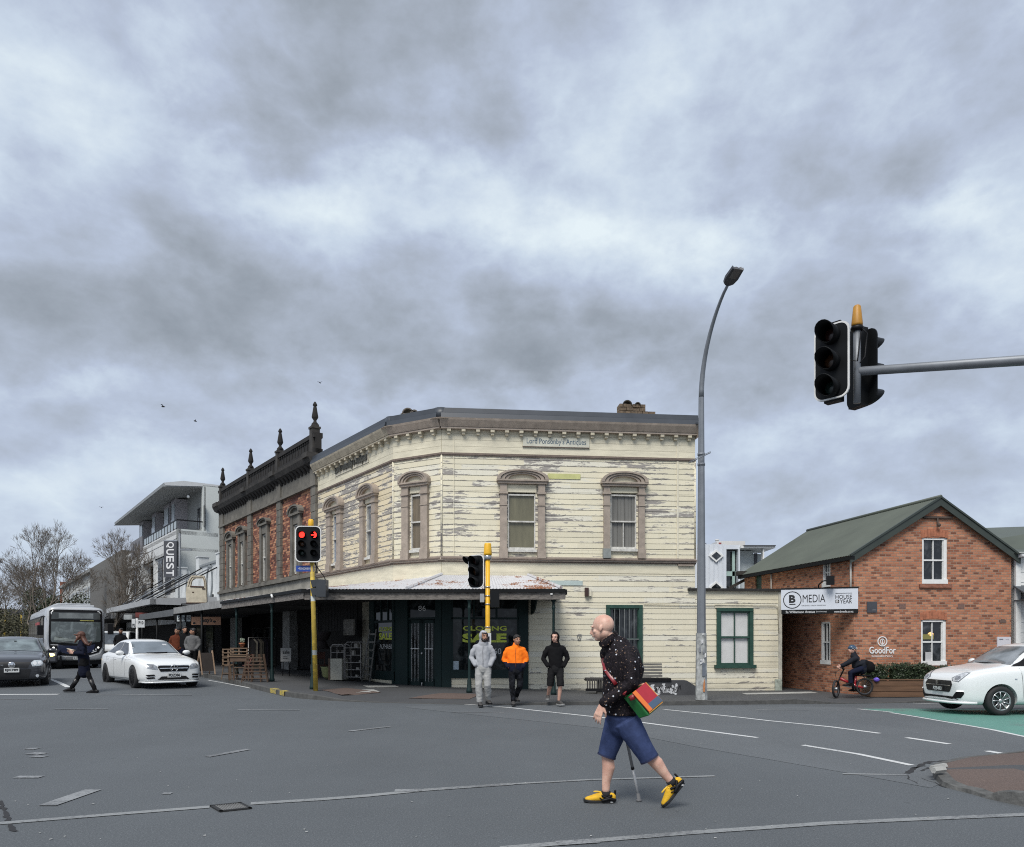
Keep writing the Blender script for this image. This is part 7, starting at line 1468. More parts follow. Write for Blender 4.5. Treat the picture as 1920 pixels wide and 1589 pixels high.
# ================================================================== vehicles
def interp(tab, x):
 if x <= tab[0][0]: return tab[0][1]
 for (x0, y0), (x1, y1) in zip(tab, tab[1:]):
  if x <= x1: t = (x-x0)/(x1-x0); return y0+(y1-y0)*t
 return tab[-1][1]
def car_shell(S):
 """closed body from cross sections; x forwards, y left, z up. returns an evaluated mesh"""
 xs = S['stations']; rows = []
 for x in xs:
  w = interp(S['w'], x); zb = interp(S['zb'], x); zs = interp(S['belt'], x); zt = interp(S['top'], x); wt = interp(S['wt'], x); zr = interp(S['rail'], x)
  zm = zb+(zs-zb)*.52
  half = [(0, zb), (w*.72, zb), (w*.93, zb+.03), (w*.985, zb+.13), (w, zm), (w*.992, zm+(zs-zm)*.55), (w*.965, zs-.035), (w*.925, zs), (wt*1.03+(w*.925-wt*1.03)*.10, zs+(zr-zs)*.5 if zr > zs+.05 else zs+.008), (wt, zr), (wt*.86, zr+(zt-zr)*.62), (wt*.5, zr+(zt-zr)*.93), (0, zt)]
  rows.append([(x, y, z) for y, z in half]+[(x, -y, z) for y, z in half[-2:0:-1]])
 k = len(rows[0]); mb = MB(); mb.v = [p for r in rows for p in r]
 for i in range(len(rows)-1):
  for j in range(k): mb.f.append((i*k+j, i*k+(j+1) % k, (i+1)*k+(j+1) % k, (i+1)*k+j)); mb.mi.append(0); mb.sm.append(True)
 mb.f.append(tuple(range(k))); mb.mi.append(0); mb.sm.append(True); mb.f.append(tuple((len(rows)-1)*k+j for j in range(k))[::-1]); mb.mi.append(0); mb.sm.append(True)
 me = bpy.data.meshes.new('t'); me.from_pydata(mb.v, [], mb.f); bm = bmesh.new(); bm.from_mesh(me); bmesh.ops.recalc_face_normals(bm, faces=bm.faces); bm.to_mesh(me); bm.free()
 o = bpy.data.objects.new('t', me); COL.objects.link(o); s = o.modifiers.new('s', 'SUBSURF'); s.levels = 2; s.render_levels = 2
 dg = bpy.context.evaluated_depsgraph_get(); smooth = bpy.data.meshes.new_from_object(o.evaluated_get(dg)); o.modifiers.clear(); o.data = smooth
 bm = bmesh.new(); bm.from_mesh(smooth); bvh = BVHTree.FromBMesh(bm); bm.free()
 cut = MB(); R_ = S['wr']+.045
 for wx in S['wheels']:
  for sy in (-1, 1): cut.lathe([(R_, S['hw']*sy*.60), (R_, S['hw']*sy*1.3)] if sy > 0 else [(R_, S['hw']*-1.3), (R_, S['hw']*-.60)], (wx, 0, S['wr']), 32, 'y')
 c = bpy.data.meshes.new('c'); c.from_pydata(cut.v, [], cut.f); bm = bmesh.new(); bm.from_mesh(c); bmesh.ops.recalc_face_normals(bm, faces=bm.faces); bm.to_mesh(c); bm.free(); co = bpy.data.objects.new('c', c); COL.objects.link(co)
 b = o.modifiers.new('b', 'BOOLEAN'); b.operation = 'DIFFERENCE'; b.object = co; b.solver = 'EXACT'
 dg = bpy.context.evaluated_depsgraph_get(); dg.update(); res = bpy.data.meshes.new_from_object(o.evaluated_get(dg)); bpy.data.objects.remove(o); bpy.data.objects.remove(co)
 for p in res.polygons:
  p.use_smooth = True
 res.materials.clear()
 mi = []
 for p in res.polygons:
  c = p.center; n = p.normal; dark = 0
  for wx in S['wheels']:
   r = sqrt((c.x-wx)**2+(c.z-S['wr'])**2)
   if r < R_*1.02 and (abs(n.y) < .3 or abs(c.y) < S['hw']*.62) and c.z > S['wr']*.3: dark = 1
  if c.z < interp(S['zb'], c.x)+.02: dark = 1
  mi.append(dark)
 res.polygons.foreach_set('material_index', mi); res.set_sharp_from_angle(angle=R(38)) if hasattr(res, 'set_sharp_from_angle') else None
 return res, bvh
def conform(bvh, poly, d, off=.004, rings=5, plane='yz', seg=.05, far=5.0, thick=0.0):
 """patch: star-shaped polygon in a plane projected along direction d on to the shell"""
 P = []
 for i in range(len(poly)):
  a, b = Vector(poly[i]), Vector(poly[(i+1) % len(poly)]); n = max(1, int((b-a).length/seg))
  for k in range(n): P.append(a.lerp(b, k/n))
 c = sum(P, Vector((0, 0)))/len(P); d = Vector(d).normalized(); vs = [];
 def hit(q):
  o = Vector((0, q[0], q[1])) if plane == 'yz' else Vector((q[0], 0, q[1])); h = bvh.ray_cast(o-d*far, d)
  if h[0] is None: return None
  n = h[1]; n = n if n.dot(d) < 0 else -n; return h[0]+n*off
 pts = [hit(c)];
 for r in range(1, rings+1):
  for p in P: pts.append(hit(c.lerp(p, r/rings)))
 good = [p for p in pts if p is not None]
 if not good: return MB()
 last = pts[0] or good[0]
 for i, p in enumerate(pts):
  if p is None: pts[i] = pts[i-len(P)] if i > len(P) and pts[i-len(P)] is not None else last
 m = len(P); fs = [(0, 1+j, 1+(j+1) % m) for j in range(m)]
 for r in range(rings-1):
  for j in range(m): a = 1+r*m+j; b = 1+r*m+(j+1) % m; fs.append((a, a+m, b+m, b))
 mb = MB(); mb.add(pts, fs, 0, True); return mb
def wheel(parent, x, y, r, w, rim_mat, spokes=5, style='five', rim_r=.62):
 s = 1 if y > 0 else -1; o = w/2; m = MB()
 prof = [(r*rim_r, -o), (r*.86, -o*1.02), (r*.965, -o*.85), (r, -o*.5), (r, o*.5), (r*.965, o*.85), (r*.86, o*1.02), (r*rim_r, o), (r*rim_r*.95, o*.7), (r*rim_r*.95, -o*.7), (r*rim_r, -o)]
 m.lathe(prof, (0, 0, 0), 36, 'y'); ty = m.build('wheel', RUBBER, parent, loc=(x, y, r))
 m = MB(); rr = r*rim_r; m.lathe([(rr*1.01, s*o*.75), (rr*1.0, s*o*.98), (rr*.93, s*o*.98), (rr*.90, s*o*.4), (0, s*o*.15)], (0, 0, 0), 36, 'y', 1)
 for k in range(spokes):
  a = 2*pi*k/spokes
  for da in ((-.16, .16) if style == 'twin' else (0,)):
   c, sn = cos(a+da), sin(a+da); c2, s2 = cos(a+da*(.4 if style == 'twin' else 1)+(.22 if style == 'swirl' else 0)), sin(a+da*(.4 if style == 'twin' else 1)+(.22 if style == 'swirl' else 0)); pw = rr*(.055 if style in ('twin', 'swirl') else .10)
   p0 = Vector((c2*rr*.18, s*o*.62, s2*rr*.18)); p1 = Vector((c*rr*.95, s*o*.93, sn*rr*.95)); m.tube([p0, p0.lerp(p1, .5)+Vector((0, s*.012, 0)), p1], [pw*1.2, pw, pw*1.1], 6, 0)
 m.lathe([(rr*.22, s*o*.45), (rr*.20, s*o*.80), (0, s*o*.84)], (0, 0, 0), 14, 'y', 0); m.lathe([(rr*.96, s*o*.70), (rr*1.0, s*o*1.0), (rr*.94, s*o*1.0), (rr*.90, s*o*.75)], (0, 0, 0), 36, 'y', 0); m.build('rim', [rim_mat, PLASTIC], ty); return ty
def plate(parent, x, y, z, w, h, txt, mi_white=True, nx=1):
 """plate facing +x"""
 m = MB(); m.box(x-.01, x+.012, y-w/2, y+w/2, z-h/2, z+h/2); o = m.build('number_plate', PLATE if mi_white else INK, parent); t = MB(); M_ = Matrix.Translation((x+.016, y, z))@Matrix.Rotation(R(90), 4, 'Z'); t.text(txt, -w*.43, w*.43, -h*.33, h*.33, 0, .035, 0, M_); t.build('lettering', INK if mi_white else PLATE, o); return o
def mirror(parent, x, y, z, mat, s):
 m = MB(); c = (x, y+s*.13, z+.05); m.sphere(c, (.07, .12, .075), 12, 8, 0); m.tube([(x+.02, y-s*.02, z), (x, y+s*.08, z+.03)], .025, 6, 1); g = MB(); m.build('door_mirror', [mat, PLASTIC], parent)
def place(t, front, heading):
 """front = world point under the middle of the front bumper"""
 t.location = front; t.rotation_euler = (0, 0, heading)
def tidy(me, mats, parent): return link_mesh('body', me, mats, parent)
def two(fn, *a, **k):
 for s in (1, -1): fn(s, *a, **k)
def hatch():
 L_ = 3.86; hw = .865; wr = .305; S = dict(hw=hw, wr=wr, wheels=(-.80, -3.25))
 S['stations'] = [0, -.05, -.14, -.30, -.55, -.80, -1.05, -1.22, -1.45, -1.75, -1.95, -2.3, -2.75, -3.15, -3.45, -3.65, -3.80, -3.86]
 f = lambda *p: sorted(((-x, v) for x, v in p), key=lambda q: q[0])
 S['w'] = f((0, .50), (.05, .63), (.14, .73), (.30, .815), (.55, .855), (1.2, .865), (2.6, .865), (3.3, .86), (3.6, .82), (3.8, .74), (3.86, .64)); S['zb'] = f((0, .30), (.1, .22), (.35, .19), (3.5, .20), (3.8, .32), (3.86, .40))
 S['belt'] = f((0, .62), (.05, .70), (.14, .79), (.30, .86), (.55, .905), (.85, .93), (1.2, .955), (2.0, .98), (3.0, 1.02), (3.5, 1.02), (3.8, .92), (3.86, .84))
 S['top'] = f((0, .66), (.05, .75), (.14, .84), (.30, .915), (.55, .975), (.85, 1.02), (1.05, 1.045), (1.22, 1.115), (1.45, 1.30), (1.75, 1.46), (1.95, 1.50), (2.3, 1.515), (2.75, 1.50), (3.15, 1.45), (3.45, 1.34), (3.65, 1.15), (3.8, .96), (3.86, .86))
 S['rail'] = f((0, .64), (.14, .82), (.30, .89), (.55, .94), (.85, .975), (1.05, 1.0), (1.22, 1.07), (1.45, 1.25), (1.75, 1.405), (1.95, 1.44), (2.3, 1.45), (2.75, 1.43), (3.15, 1.38), (3.45, 1.27), (3.65, 1.11), (3.8, .94), (3.86, .85))
 S['wt'] = f((0, .42), (.14, .60), (.5, .70), (1.0, .72), (1.22, .70), (1.75, .60), (2.3, .575), (3.0, .56), (3.5, .58), (3.8, .60), (3.86, .5))
 t = thing('hatchback_car', 'white hatchback entering from the right edge on the green lane', 'car'); me, bvh = car_shell(S); tidy(me, [CARWHITE, PLASTIC], t)
 D = (-1, 0, 0)
 conform(bvh, [(-.60, 1.42), (.60, 1.42), (.665, 1.20), (.71, 1.035), (.4, 1.065), (0, 1.075), (-.4, 1.065), (-.71, 1.035), (-.665, 1.20)], (-1, 0, 0), .006, 8).build('windscreen', mk('light_windscreen', (.20, .215, .225), .06, var=.55, scale=1.6, spec=.8), t)
 for s in (1, -1):
  conform(bvh, [(-1.44, 1.02), (-1.86, 1.36), (-2.25, 1.40), (-2.25, 1.03)], (0, -s, 0), .006, 5, 'xz').build('side_window', CARGLASS_S, t); conform(bvh, [(-2.31, 1.03), (-2.31, 1.40), (-2.8, 1.385), (-3.0, 1.25), (-2.95, 1.06)], (0, -s, 0), .006, 5, 'xz').build('side_window', CARGLASS_S, t)
  conform(bvh, [(-1.10, 1.01), (-1.30, 1.10), (-1.74, 1.40), (-1.83, 1.40), (-1.45, 1.02)], (0, -s, 0), .008, 3, 'xz').build('black_pillar', PLASTIC, t)
  h = conform(bvh, [(s*.47, .70), (s*.43, .755), (s*.55, .835), (s*.68, .905), (s*.775, .90), (s*.72, .80), (s*.62, .70)], (-1, -s*.55, -.12), .007, 5).build('headlight', mk('white_headlamp', (.52, .54, .56), .15, var=.35, scale=16, spec=.8), t)
  b = conform(bvh, [(s*.50, .74), (s*.52, .80), (s*.62, .82), (s*.66, .77), (s*.60, .72)], (-1, -s*.55, -.12), .012, 3).build('lamp_reflector', mk('lamp_grey', (.22, .23, .25), .2, var=.6, scale=25), h)
  conform(bvh, [(s*.44, .70), (s*.40, .765), (s*.55, .85), (s*.68, .918), (s*.80, .912), (s*.73, .79), (s*.63, .685)], (-1, -s*.55, -.12), .004, 5).build('headlight_rim', mk('panel_gap', (.13, .14, .15), .5, var=0), t)
  fz = conform(bvh, [(s*.46, .345), (s*.52, .42), (s*.60, .50), (s*.74, .50), (s*.75, .44), (s*.68, .35)], (-1, -s*.5, 0), .008, 4).build('fog_lamp_recess', PLASTIC, t)
  conform(bvh, [(s*.58, .482), (s*.60, .505), (s*.74, .505), (s*.74, .485)], (-1, -s*.5, 0), .014, 3).build('daytime_lamp', light_mat('daytime_lamp', (1, 1, 1), .45), fz)
  mirror(t, -1.42, s*.80, 1.02, CARWHITE, s)
  conform(bvh, [(-2.28, .35), (-2.272, .35), (-2.272, 1.03), (-2.28, 1.03)], (0, -s, 0), .003, 3, 'xz').build('door_seam', MATS['panel_gap'], t); conform(bvh, [(-1.27, .33), (-1.262, .33), (-1.23, .98), (-1.24, .98)], (0, -s, 0), .003, 3, 'xz').build('door_seam', MATS['panel_gap'], t)
  conform(bvh, [(-1.13, .74), (-1.08, .745), (-1.08, .765), (-1.13, .76)], (0, -s, 0), .01, 2, 'xz').build('side_repeater', CHROME, t)
 conform(bvh, [(-.40, .70), (.40, .70), (.455, .62), (.40, .485), (.36, .46), (-.36, .46), (-.40, .485), (-.455, .62)], D, .008, 5).build('grille', mk('black_mesh_grille', (.008, .008, .009), .5, var=.5, scale=60), t)
 conform(bvh, [(-.40, .592), (.40, .592), (.40, .606), (-.40, .606)], D, .016, 2).build('chrome_strip', CHROME, t)
 bd = MB(); bd.add([(.034, -.028, .645), (.034, .030, .67), (.034, .03, .65), (.034, -.005, .64)], [(0,1,2,3)]); M_ = Matrix.Translation((.030, 0, .652))@Matrix.Rotation(R(90), 4, 'Z'); bd.text('S', -.035, .035, -.04, .04, 0, .05, 0, M_); bd.build('emblem', CHROME, t)
 plate(t, .015, .02, .525, .34, .115, 'PZS493', False)
 conform(bvh, [(-.60, .31), (-.50, .375), (.50, .375), (.60, .31), (.45, .335), (-.45, .335)], D, .012, 3).build('lower_intake', PLASTIC, t)
 m = MB(); m.tube([(-.34, -.76, .25), (-.12, -.66, .25), (.02, -.45, .25), (.05, 0, .25), (.02, .45, .25), (-.12, .66, .25), (-.34, .76, .25)], [(.03, .045)]*7, 8, ref=(0, 0, 1)); m.build('front_lip', CARWHITE, t)
 m = MB(); m.tube([(-1.15, -.62, 1.045), (-1.06, 0, 1.06), (-1.15, .62, 1.045)], .022, 6); m.build('scuttle', PLASTIC, t)
 for x in S['wheels']:
  for y in (.76, -.76): wheel(t, x, y, wr, .19, ALLOY, 9, 'swirl', .66)
 return t
sw = hatch(); fl = GP(1752, 1325);
hd = R(180+3); wf = GP(1872, 1342); c, s_ = cos(hd), sin(hd); off = Vector((-.80*c-.76*s_, -.80*s_+.76*c, 0)); sw.location = wf-off; sw.location.z = G(wf.x, wf.y)+.004; sw.rotation_euler = (0, 0, hd)
def sedan():
 hw = .885; wr = .325; S = dict(hw=hw, wr=wr, wheels=(-.80, -3.56)); f = lambda *p: sorted(((-x, v) for x, v in p), key=lambda q: q[0])
 S['stations'] = [0, -.05, -.15, -.32, -.55, -.85, -1.15, -1.42, -1.62, -1.85, -2.1, -2.3, -2.7, -3.1, -3.4, -3.7, -3.95, -4.2, -4.42, -4.55, -4.60]
 S['w'] = f((0, .58), (.05, .70), (.15, .79), (.32, .85), (.55, .875), (1.2, .885), (3.0, .885), (3.8, .88), (4.3, .82), (4.5, .74), (4.6, .62)); S['zb'] = f((0, .25), (.1, .19), (.35, .18), (4.2, .20), (4.5, .33), (4.6, .42))
 S['belt'] = f((0, .60), (.05, .66), (.15, .72), (.32, .77), (.55, .81), (.85, .85), (1.3, .89), (2.0, .93), (3.0, .97), (3.8, .985), (4.2, .96), (4.5, .88), (4.6, .78))
 S['top'] = f((0, .64), (.05, .71), (.15, .775), (.32, .83), (.55, .88), (.85, .925), (1.15, .955), (1.42, .985), (1.62, 1.08), (1.85, 1.215), (2.1, 1.345), (2.3, 1.41), (2.7, 1.445), (3.1, 1.43), (3.4, 1.38), (3.7, 1.27), (3.95, 1.14), (4.2, 1.06), (4.42, 1.01), (4.55, .93), (4.6, .82))
 S['rail'] = f((0, .62), (.15, .75), (.32, .805), (.55, .845), (.85, .885), (1.15, .91), (1.42, .935), (1.62, 1.03), (1.85, 1.16), (2.1, 1.285), (2.3, 1.345), (2.7, 1.375), (3.1, 1.36), (3.4, 1.31), (3.7, 1.21), (3.95, 1.09), (4.2, 1.03), (4.42, .98), (4.6, .80))
 S['wt'] = f((0, .5), (.15, .64), (.5, .72), (1.15, .75), (1.42, .72), (1.85, .64), (2.3, .58), (3.0, .56), (3.5, .57), (3.95, .63), (4.3, .66), (4.6, .5))
 t = thing('sedan_car', 'white four-door sedan turning out of the main street in front of the bus', 'car'); me, bvh = car_shell(S); tidy(me, [CARWHITE, PLASTIC], t); D = (-1, 0, 0)
 conform(bvh, [(-.60, 1.35), (.60, 1.35), (.665, 1.15), (.715, .985), (.4, 1.005), (0, 1.01), (-.4, 1.005), (-.715, .985), (-.665, 1.15)], (-1, 0, 0), .006, 8).build('windscreen', mk('blue_grey_windscreen', (.17, .20, .225), .05, var=.35, scale=1.3, spec=.8), t)
 conform(bvh, [(.30, 1.27), (.42, 1.27), (.42, 1.23), (.30, 1.23)], (-1, 0, 0), .010, 2).build('windscreen_label', MATS['pale_label'], t)
 for s in (1, -1):
  conform(bvh, [(-1.70, .965), (-2.17, 1.30), (-2.62, 1.335), (-2.62, .985)], (0, -s, 0), .006, 5, 'xz').build('side_window', CARGLASS_S, t); conform(bvh, [(-2.68, .99), (-2.68, 1.335), (-3.15, 1.32), (-3.40, 1.24), (-3.42, 1.02)], (0, -s, 0), .006, 5, 'xz').build('side_window', CARGLASS_S, t); conform(bvh, [(-3.46, 1.02), (-3.46, 1.22), (-3.75, 1.06), (-3.72, 1.03)], (0, -s, 0), .006, 3, 'xz').build('side_window', CARGLASS_S, t)
  h = conform(bvh, [(s*.44, .565), (s*.46, .655), (s*.56, .715), (s*.74, .735), (s*.77, .67), (s*.72, .60), (s*.58, .575)], (-1, -s*.45, -.1), .008, 5).build('headlight', LAMPGL, t)
  conform(bvh, [(s*.55, .62), (s*.56, .68), (s*.64, .70), (s*.67, .64), (s*.62, .61)], (-1, -s*.45, -.1), .012, 3).build('lamp_reflector', MATS['lamp_grey'], h)
  for z0 in (.40, .33): conform(bvh, [(s*.50, z0-.02), (s*.53, z0+.025), (s*.76, z0+.015), (s*.70, z0-.03)], (-1, -s*.35, 0), .010, 3).build('side_intake', PLASTIC, t)
  mirror(t, -1.72, s*.82, .965, CARWHITE, s)
  for x0, x1 in ((-1.55, -1.50), (-2.65, -2.65), (-3.50, -3.42)): conform(bvh, [(x0-.004, .30), (x0+.004, .30), (x1+.004, .94), (x1-.004, .94)], (0, -s, 0), .003, 3, 'xz').build('door_seam', MATS['panel_gap'], t)
  conform(bvh, [(-1.0, .29), (-3.2, .27), (-3.2, .285), (-1.0, .305)], (0, -s, 0), .004, 2, 'xz').build('sill_line', MATS['panel_gap'], t); conform(bvh, [(-1.0, .82), (-4.1, .90), (-4.1, .908), (-1.0, .828)], (0, -s, 0), .003, 2, 'xz').build('waist_crease_shade', mk('painted_crease_shade', (.42, .43, .43), .5, var=0), t)  # grey strip paints the soft shade along the body crease
  for x in (-2.5, -3.3): conform(bvh, [(x-.09, .815), (x+.09, .81), (x+.09, .84), (x-.09, .845)], (0, -s, 0), .012, 2, 'xz').build('door_handle', CARWHITE, t)
 conform(bvh, [(-.40, .66), (.40, .66), (.44, .63), (.36, .50), (-.36, .50), (-.44, .63)], D, .010, 5).build('grille', PLASTIC, t)
 g = MB()
 for a in (0,): conform
 conform(bvh, [(-.38, .578), (.38, .578), (.39, .602), (-.39, .602)], D, .020, 3).build('grille_bar', CHROME, t); conform(bvh, [(-.42, .658), (.42, .658), (.42, .672), (-.42, .672)], D, .014, 3).build('grille_surround', CHROME, t)
 m = MB(); ring_pts = [(.035, .098*cos(2*pi*i/24), .59+.098*sin(2*pi*i/24)) for i in range(25)]; m.tube(ring_pts, .009, 6, cap=False)
 for k in range(3): a = pi/2+k*2*pi/3; m.tube([(.035, 0, .59), (.035, .095*cos(a), .59+.095*sin(a))], [.013, .004], 6)
 m.build('star_emblem', CHROME, t)
 plate(t, .035, 0, .395, .36, .125, 'PDZ386')
 conform(bvh, [(-.44, .27), (-.33, .365), (.33, .365), (.44, .27)], D, .010, 4).build('lower_intake', mk('black_mesh_grille', (.008, .008, .009), .5), t)
 m = MB(); m.tube([(-.40, -.80, .205), (-.12, -.72, .20), (.02, -.48, .20), (.045, 0, .20), (.02, .48, .20), (-.12, .72, .20), (-.40, .80, .205)], [(.025, .035)]*7, 8, ref=(0, 0, 1)); m.build('front_lip', CARWHITE, t)
 m = MB(); m.tube([(-1.50, -.62, 1.0), (-1.40, 0, 1.01), (-1.50, .62, 1.0)], .018, 6); m.tube([(-1.44, -.3, 1.02), (-1.47, .30, 1.03)], .010, 5); m.build('wipers', PLASTIC, t)
 for x in S['wheels']:
  for y in (.775, -.775): wheel(t, x, y, wr, .22, ALLOY_B, 5, 'twin', .72)
 return t
sd2 = sedan(); hd = R(-90+43); fm = GP(326, 1292); sd2.location = fm; sd2.rotation_euler = (0, 0, hd)
def hot_hatch():
 hw = .88; wr = .32; S = dict(hw=hw, wr=wr, wheels=(-.88, -3.45)); f = lambda *p: sorted(((-x, v) for x, v in p), key=lambda q: q[0])
 S['stations'] = [0, -.05, -.15, -.32, -.6, -.88, -1.1, -1.28, -1.5, -1.75, -2.0, -2.3, -2.8, -3.3, -3.7, -3.95, -4.15, -4.2]
 S['w'] = f((0, .62), (.05, .72), (.15, .79), (.32, .845), (.6, .87), (1.2, .88), (3.3, .88), (3.8, .85), (4.1, .78), (4.2, .66)); S['zb'] = f((0, .26), (.1, .20), (.35, .18), (3.9, .20), (4.1, .3), (4.2, .4))
 S['belt'] = f((0, .62), (.05, .70), (.15, .76), (.32, .80), (.6, .85), (1.1, .91), (2, .96), (3.3, 1.0), (3.9, 1.0), (4.2, .8)); S['top'] = f((0, .66), (.05, .75), (.15, .82), (.32, .88), (.6, .94), (.88, .985), (1.1, 1.01), (1.28, 1.07), (1.5, 1.20), (1.75, 1.335), (2.0, 1.43), (2.3, 1.475), (2.8, 1.48), (3.3, 1.45), (3.7, 1.36), (3.95, 1.18), (4.15, .95), (4.2, .85))
 S['rail'] = f((0, .64), (.15, .79), (.32, .85), (.6, .90), (1.1, .965), (1.28, 1.02), (1.5, 1.14), (1.75, 1.27), (2.0, 1.36), (2.3, 1.40), (2.8, 1.405), (3.3, 1.38), (3.7, 1.29), (3.95, 1.13), (4.2, .83)); S['wt'] = f((0, .54), (.15, .66), (.6, .73), (1.28, .71), (1.75, .64), (2.3, .59), (3.3, .58), (3.9, .62), (4.2, .5))
 t = thing('hatchback_car', 'charcoal hatchback cut off by the left edge, waiting at the line', 'car'); me, bvh = car_shell(S); tidy(me, [CARBLACK, PLASTIC], t); D = (-1, 0, 0)
 conform(bvh, [(-.61, 1.38), (.61, 1.38), (.67, 1.18), (.71, 1.01), (0, 1.05), (-.71, 1.01), (-.67, 1.18)], (-1, 0, 0), .006, 8).build('windscreen', mk('teal_grey_windscreen', (.13, .16, .165), .05, var=.7, scale=2.2, spec=.8), t)
 for s in (1, -1):
  conform(bvh, [(-1.55, 1.0), (-1.9, 1.32), (-2.5, 1.36), (-2.5, 1.02)], (0, -s, 0), .006, 5, 'xz').build('side_window', CARGLASS_S, t); conform(bvh, [(-2.57, 1.02), (-2.57, 1.36), (-3.3, 1.33), (-3.5, 1.05)], (0, -s, 0), .006, 5, 'xz').build('side_window', CARGLASS_S, t)
  h = conform(bvh, [(s*.50, .60), (s*.46, .70), (s*.56, .78), (s*.74, .79), (s*.79, .70), (s*.74, .62)], (-1, -s*.30, -.1), .010, 5).build('headlight', mk('bright_headlamp', (.45, .50, .53), .15, var=.4, scale=12, spec=.8), t)
  for cy in (.56, .69): conform(bvh, [(s*(cy+.055*cos(a*pi/4)), .69+.055*sin(a*pi/4)) for a in range(8)], (-1, -s*.30, -.1), .016, 2).build('lamp_reflector', mk('pale_reflector', (.62, .64, .66), .1, var=.2), h)
  mirror(t, -1.55, s*.82, .99, CARBLACK, s)
 for s in (1, -1):
  h = conform(bvh, [(s*(.62+.045*cos(a*pi/4)), .33+.045*sin(a*pi/4)) for a in range(8)], (-1, -s*.3, 0), .014, 2).build('fog_lamp', MATS['pale_reflector'], t)
 conform(bvh, [(-.46, .72), (.46, .72), (.38, .56), (-.38, .56)], D, .010, 5).build('grille', MATS['black_mesh_grille'], t); conform(bvh, [(-.46, .52), (.46, .52), (.40, .27), (-.40, .27)], D, .010, 5).build('lower_grille', MATS['black_mesh_grille'], t)
 m = MB(); m.lathe([(0, .0), (.082, .0), (.09, .02), (.082, .03), (0, .03)], (.01, 0, .645), 24, 'x'); o = m.build('emblem', CHROME, t); m = MB(); m.tube([(.045, -.05, .69), (.045, -.02, .61), (.045, 0, .645), (.045, .02, .61), (.045, .05, .69)], .006, 4); m.build('emblem_letters', GREYDARK, o)
 M_ = Matrix.Translation((.02, -.27, .64))@Matrix.Rotation(R(90), 4, 'Z'); m = MB(); m.text('GTI', -.07, .07, -.018, .018, 0, .03, 0, M_); m.build('badge', CHROME, t)
 plate(t, .035, 0, .50, .36, .125, 'EJK789')
 m = MB(); m.box(-1.78, -1.70, -.03, .03, 1.28, 1.34); m.build('mirror_glass', PLASTIC, t)
 for x in S['wheels']:
  for y in (.775, -.775): wheel(t, x, y, wr, .21, ALLOY, 5, 'five', .64)
 return t
gf = hot_hatch(); fm = GP(22, 1290); gf.location = fm; gf.rotation_euler = (0, 0, R(-90+31))
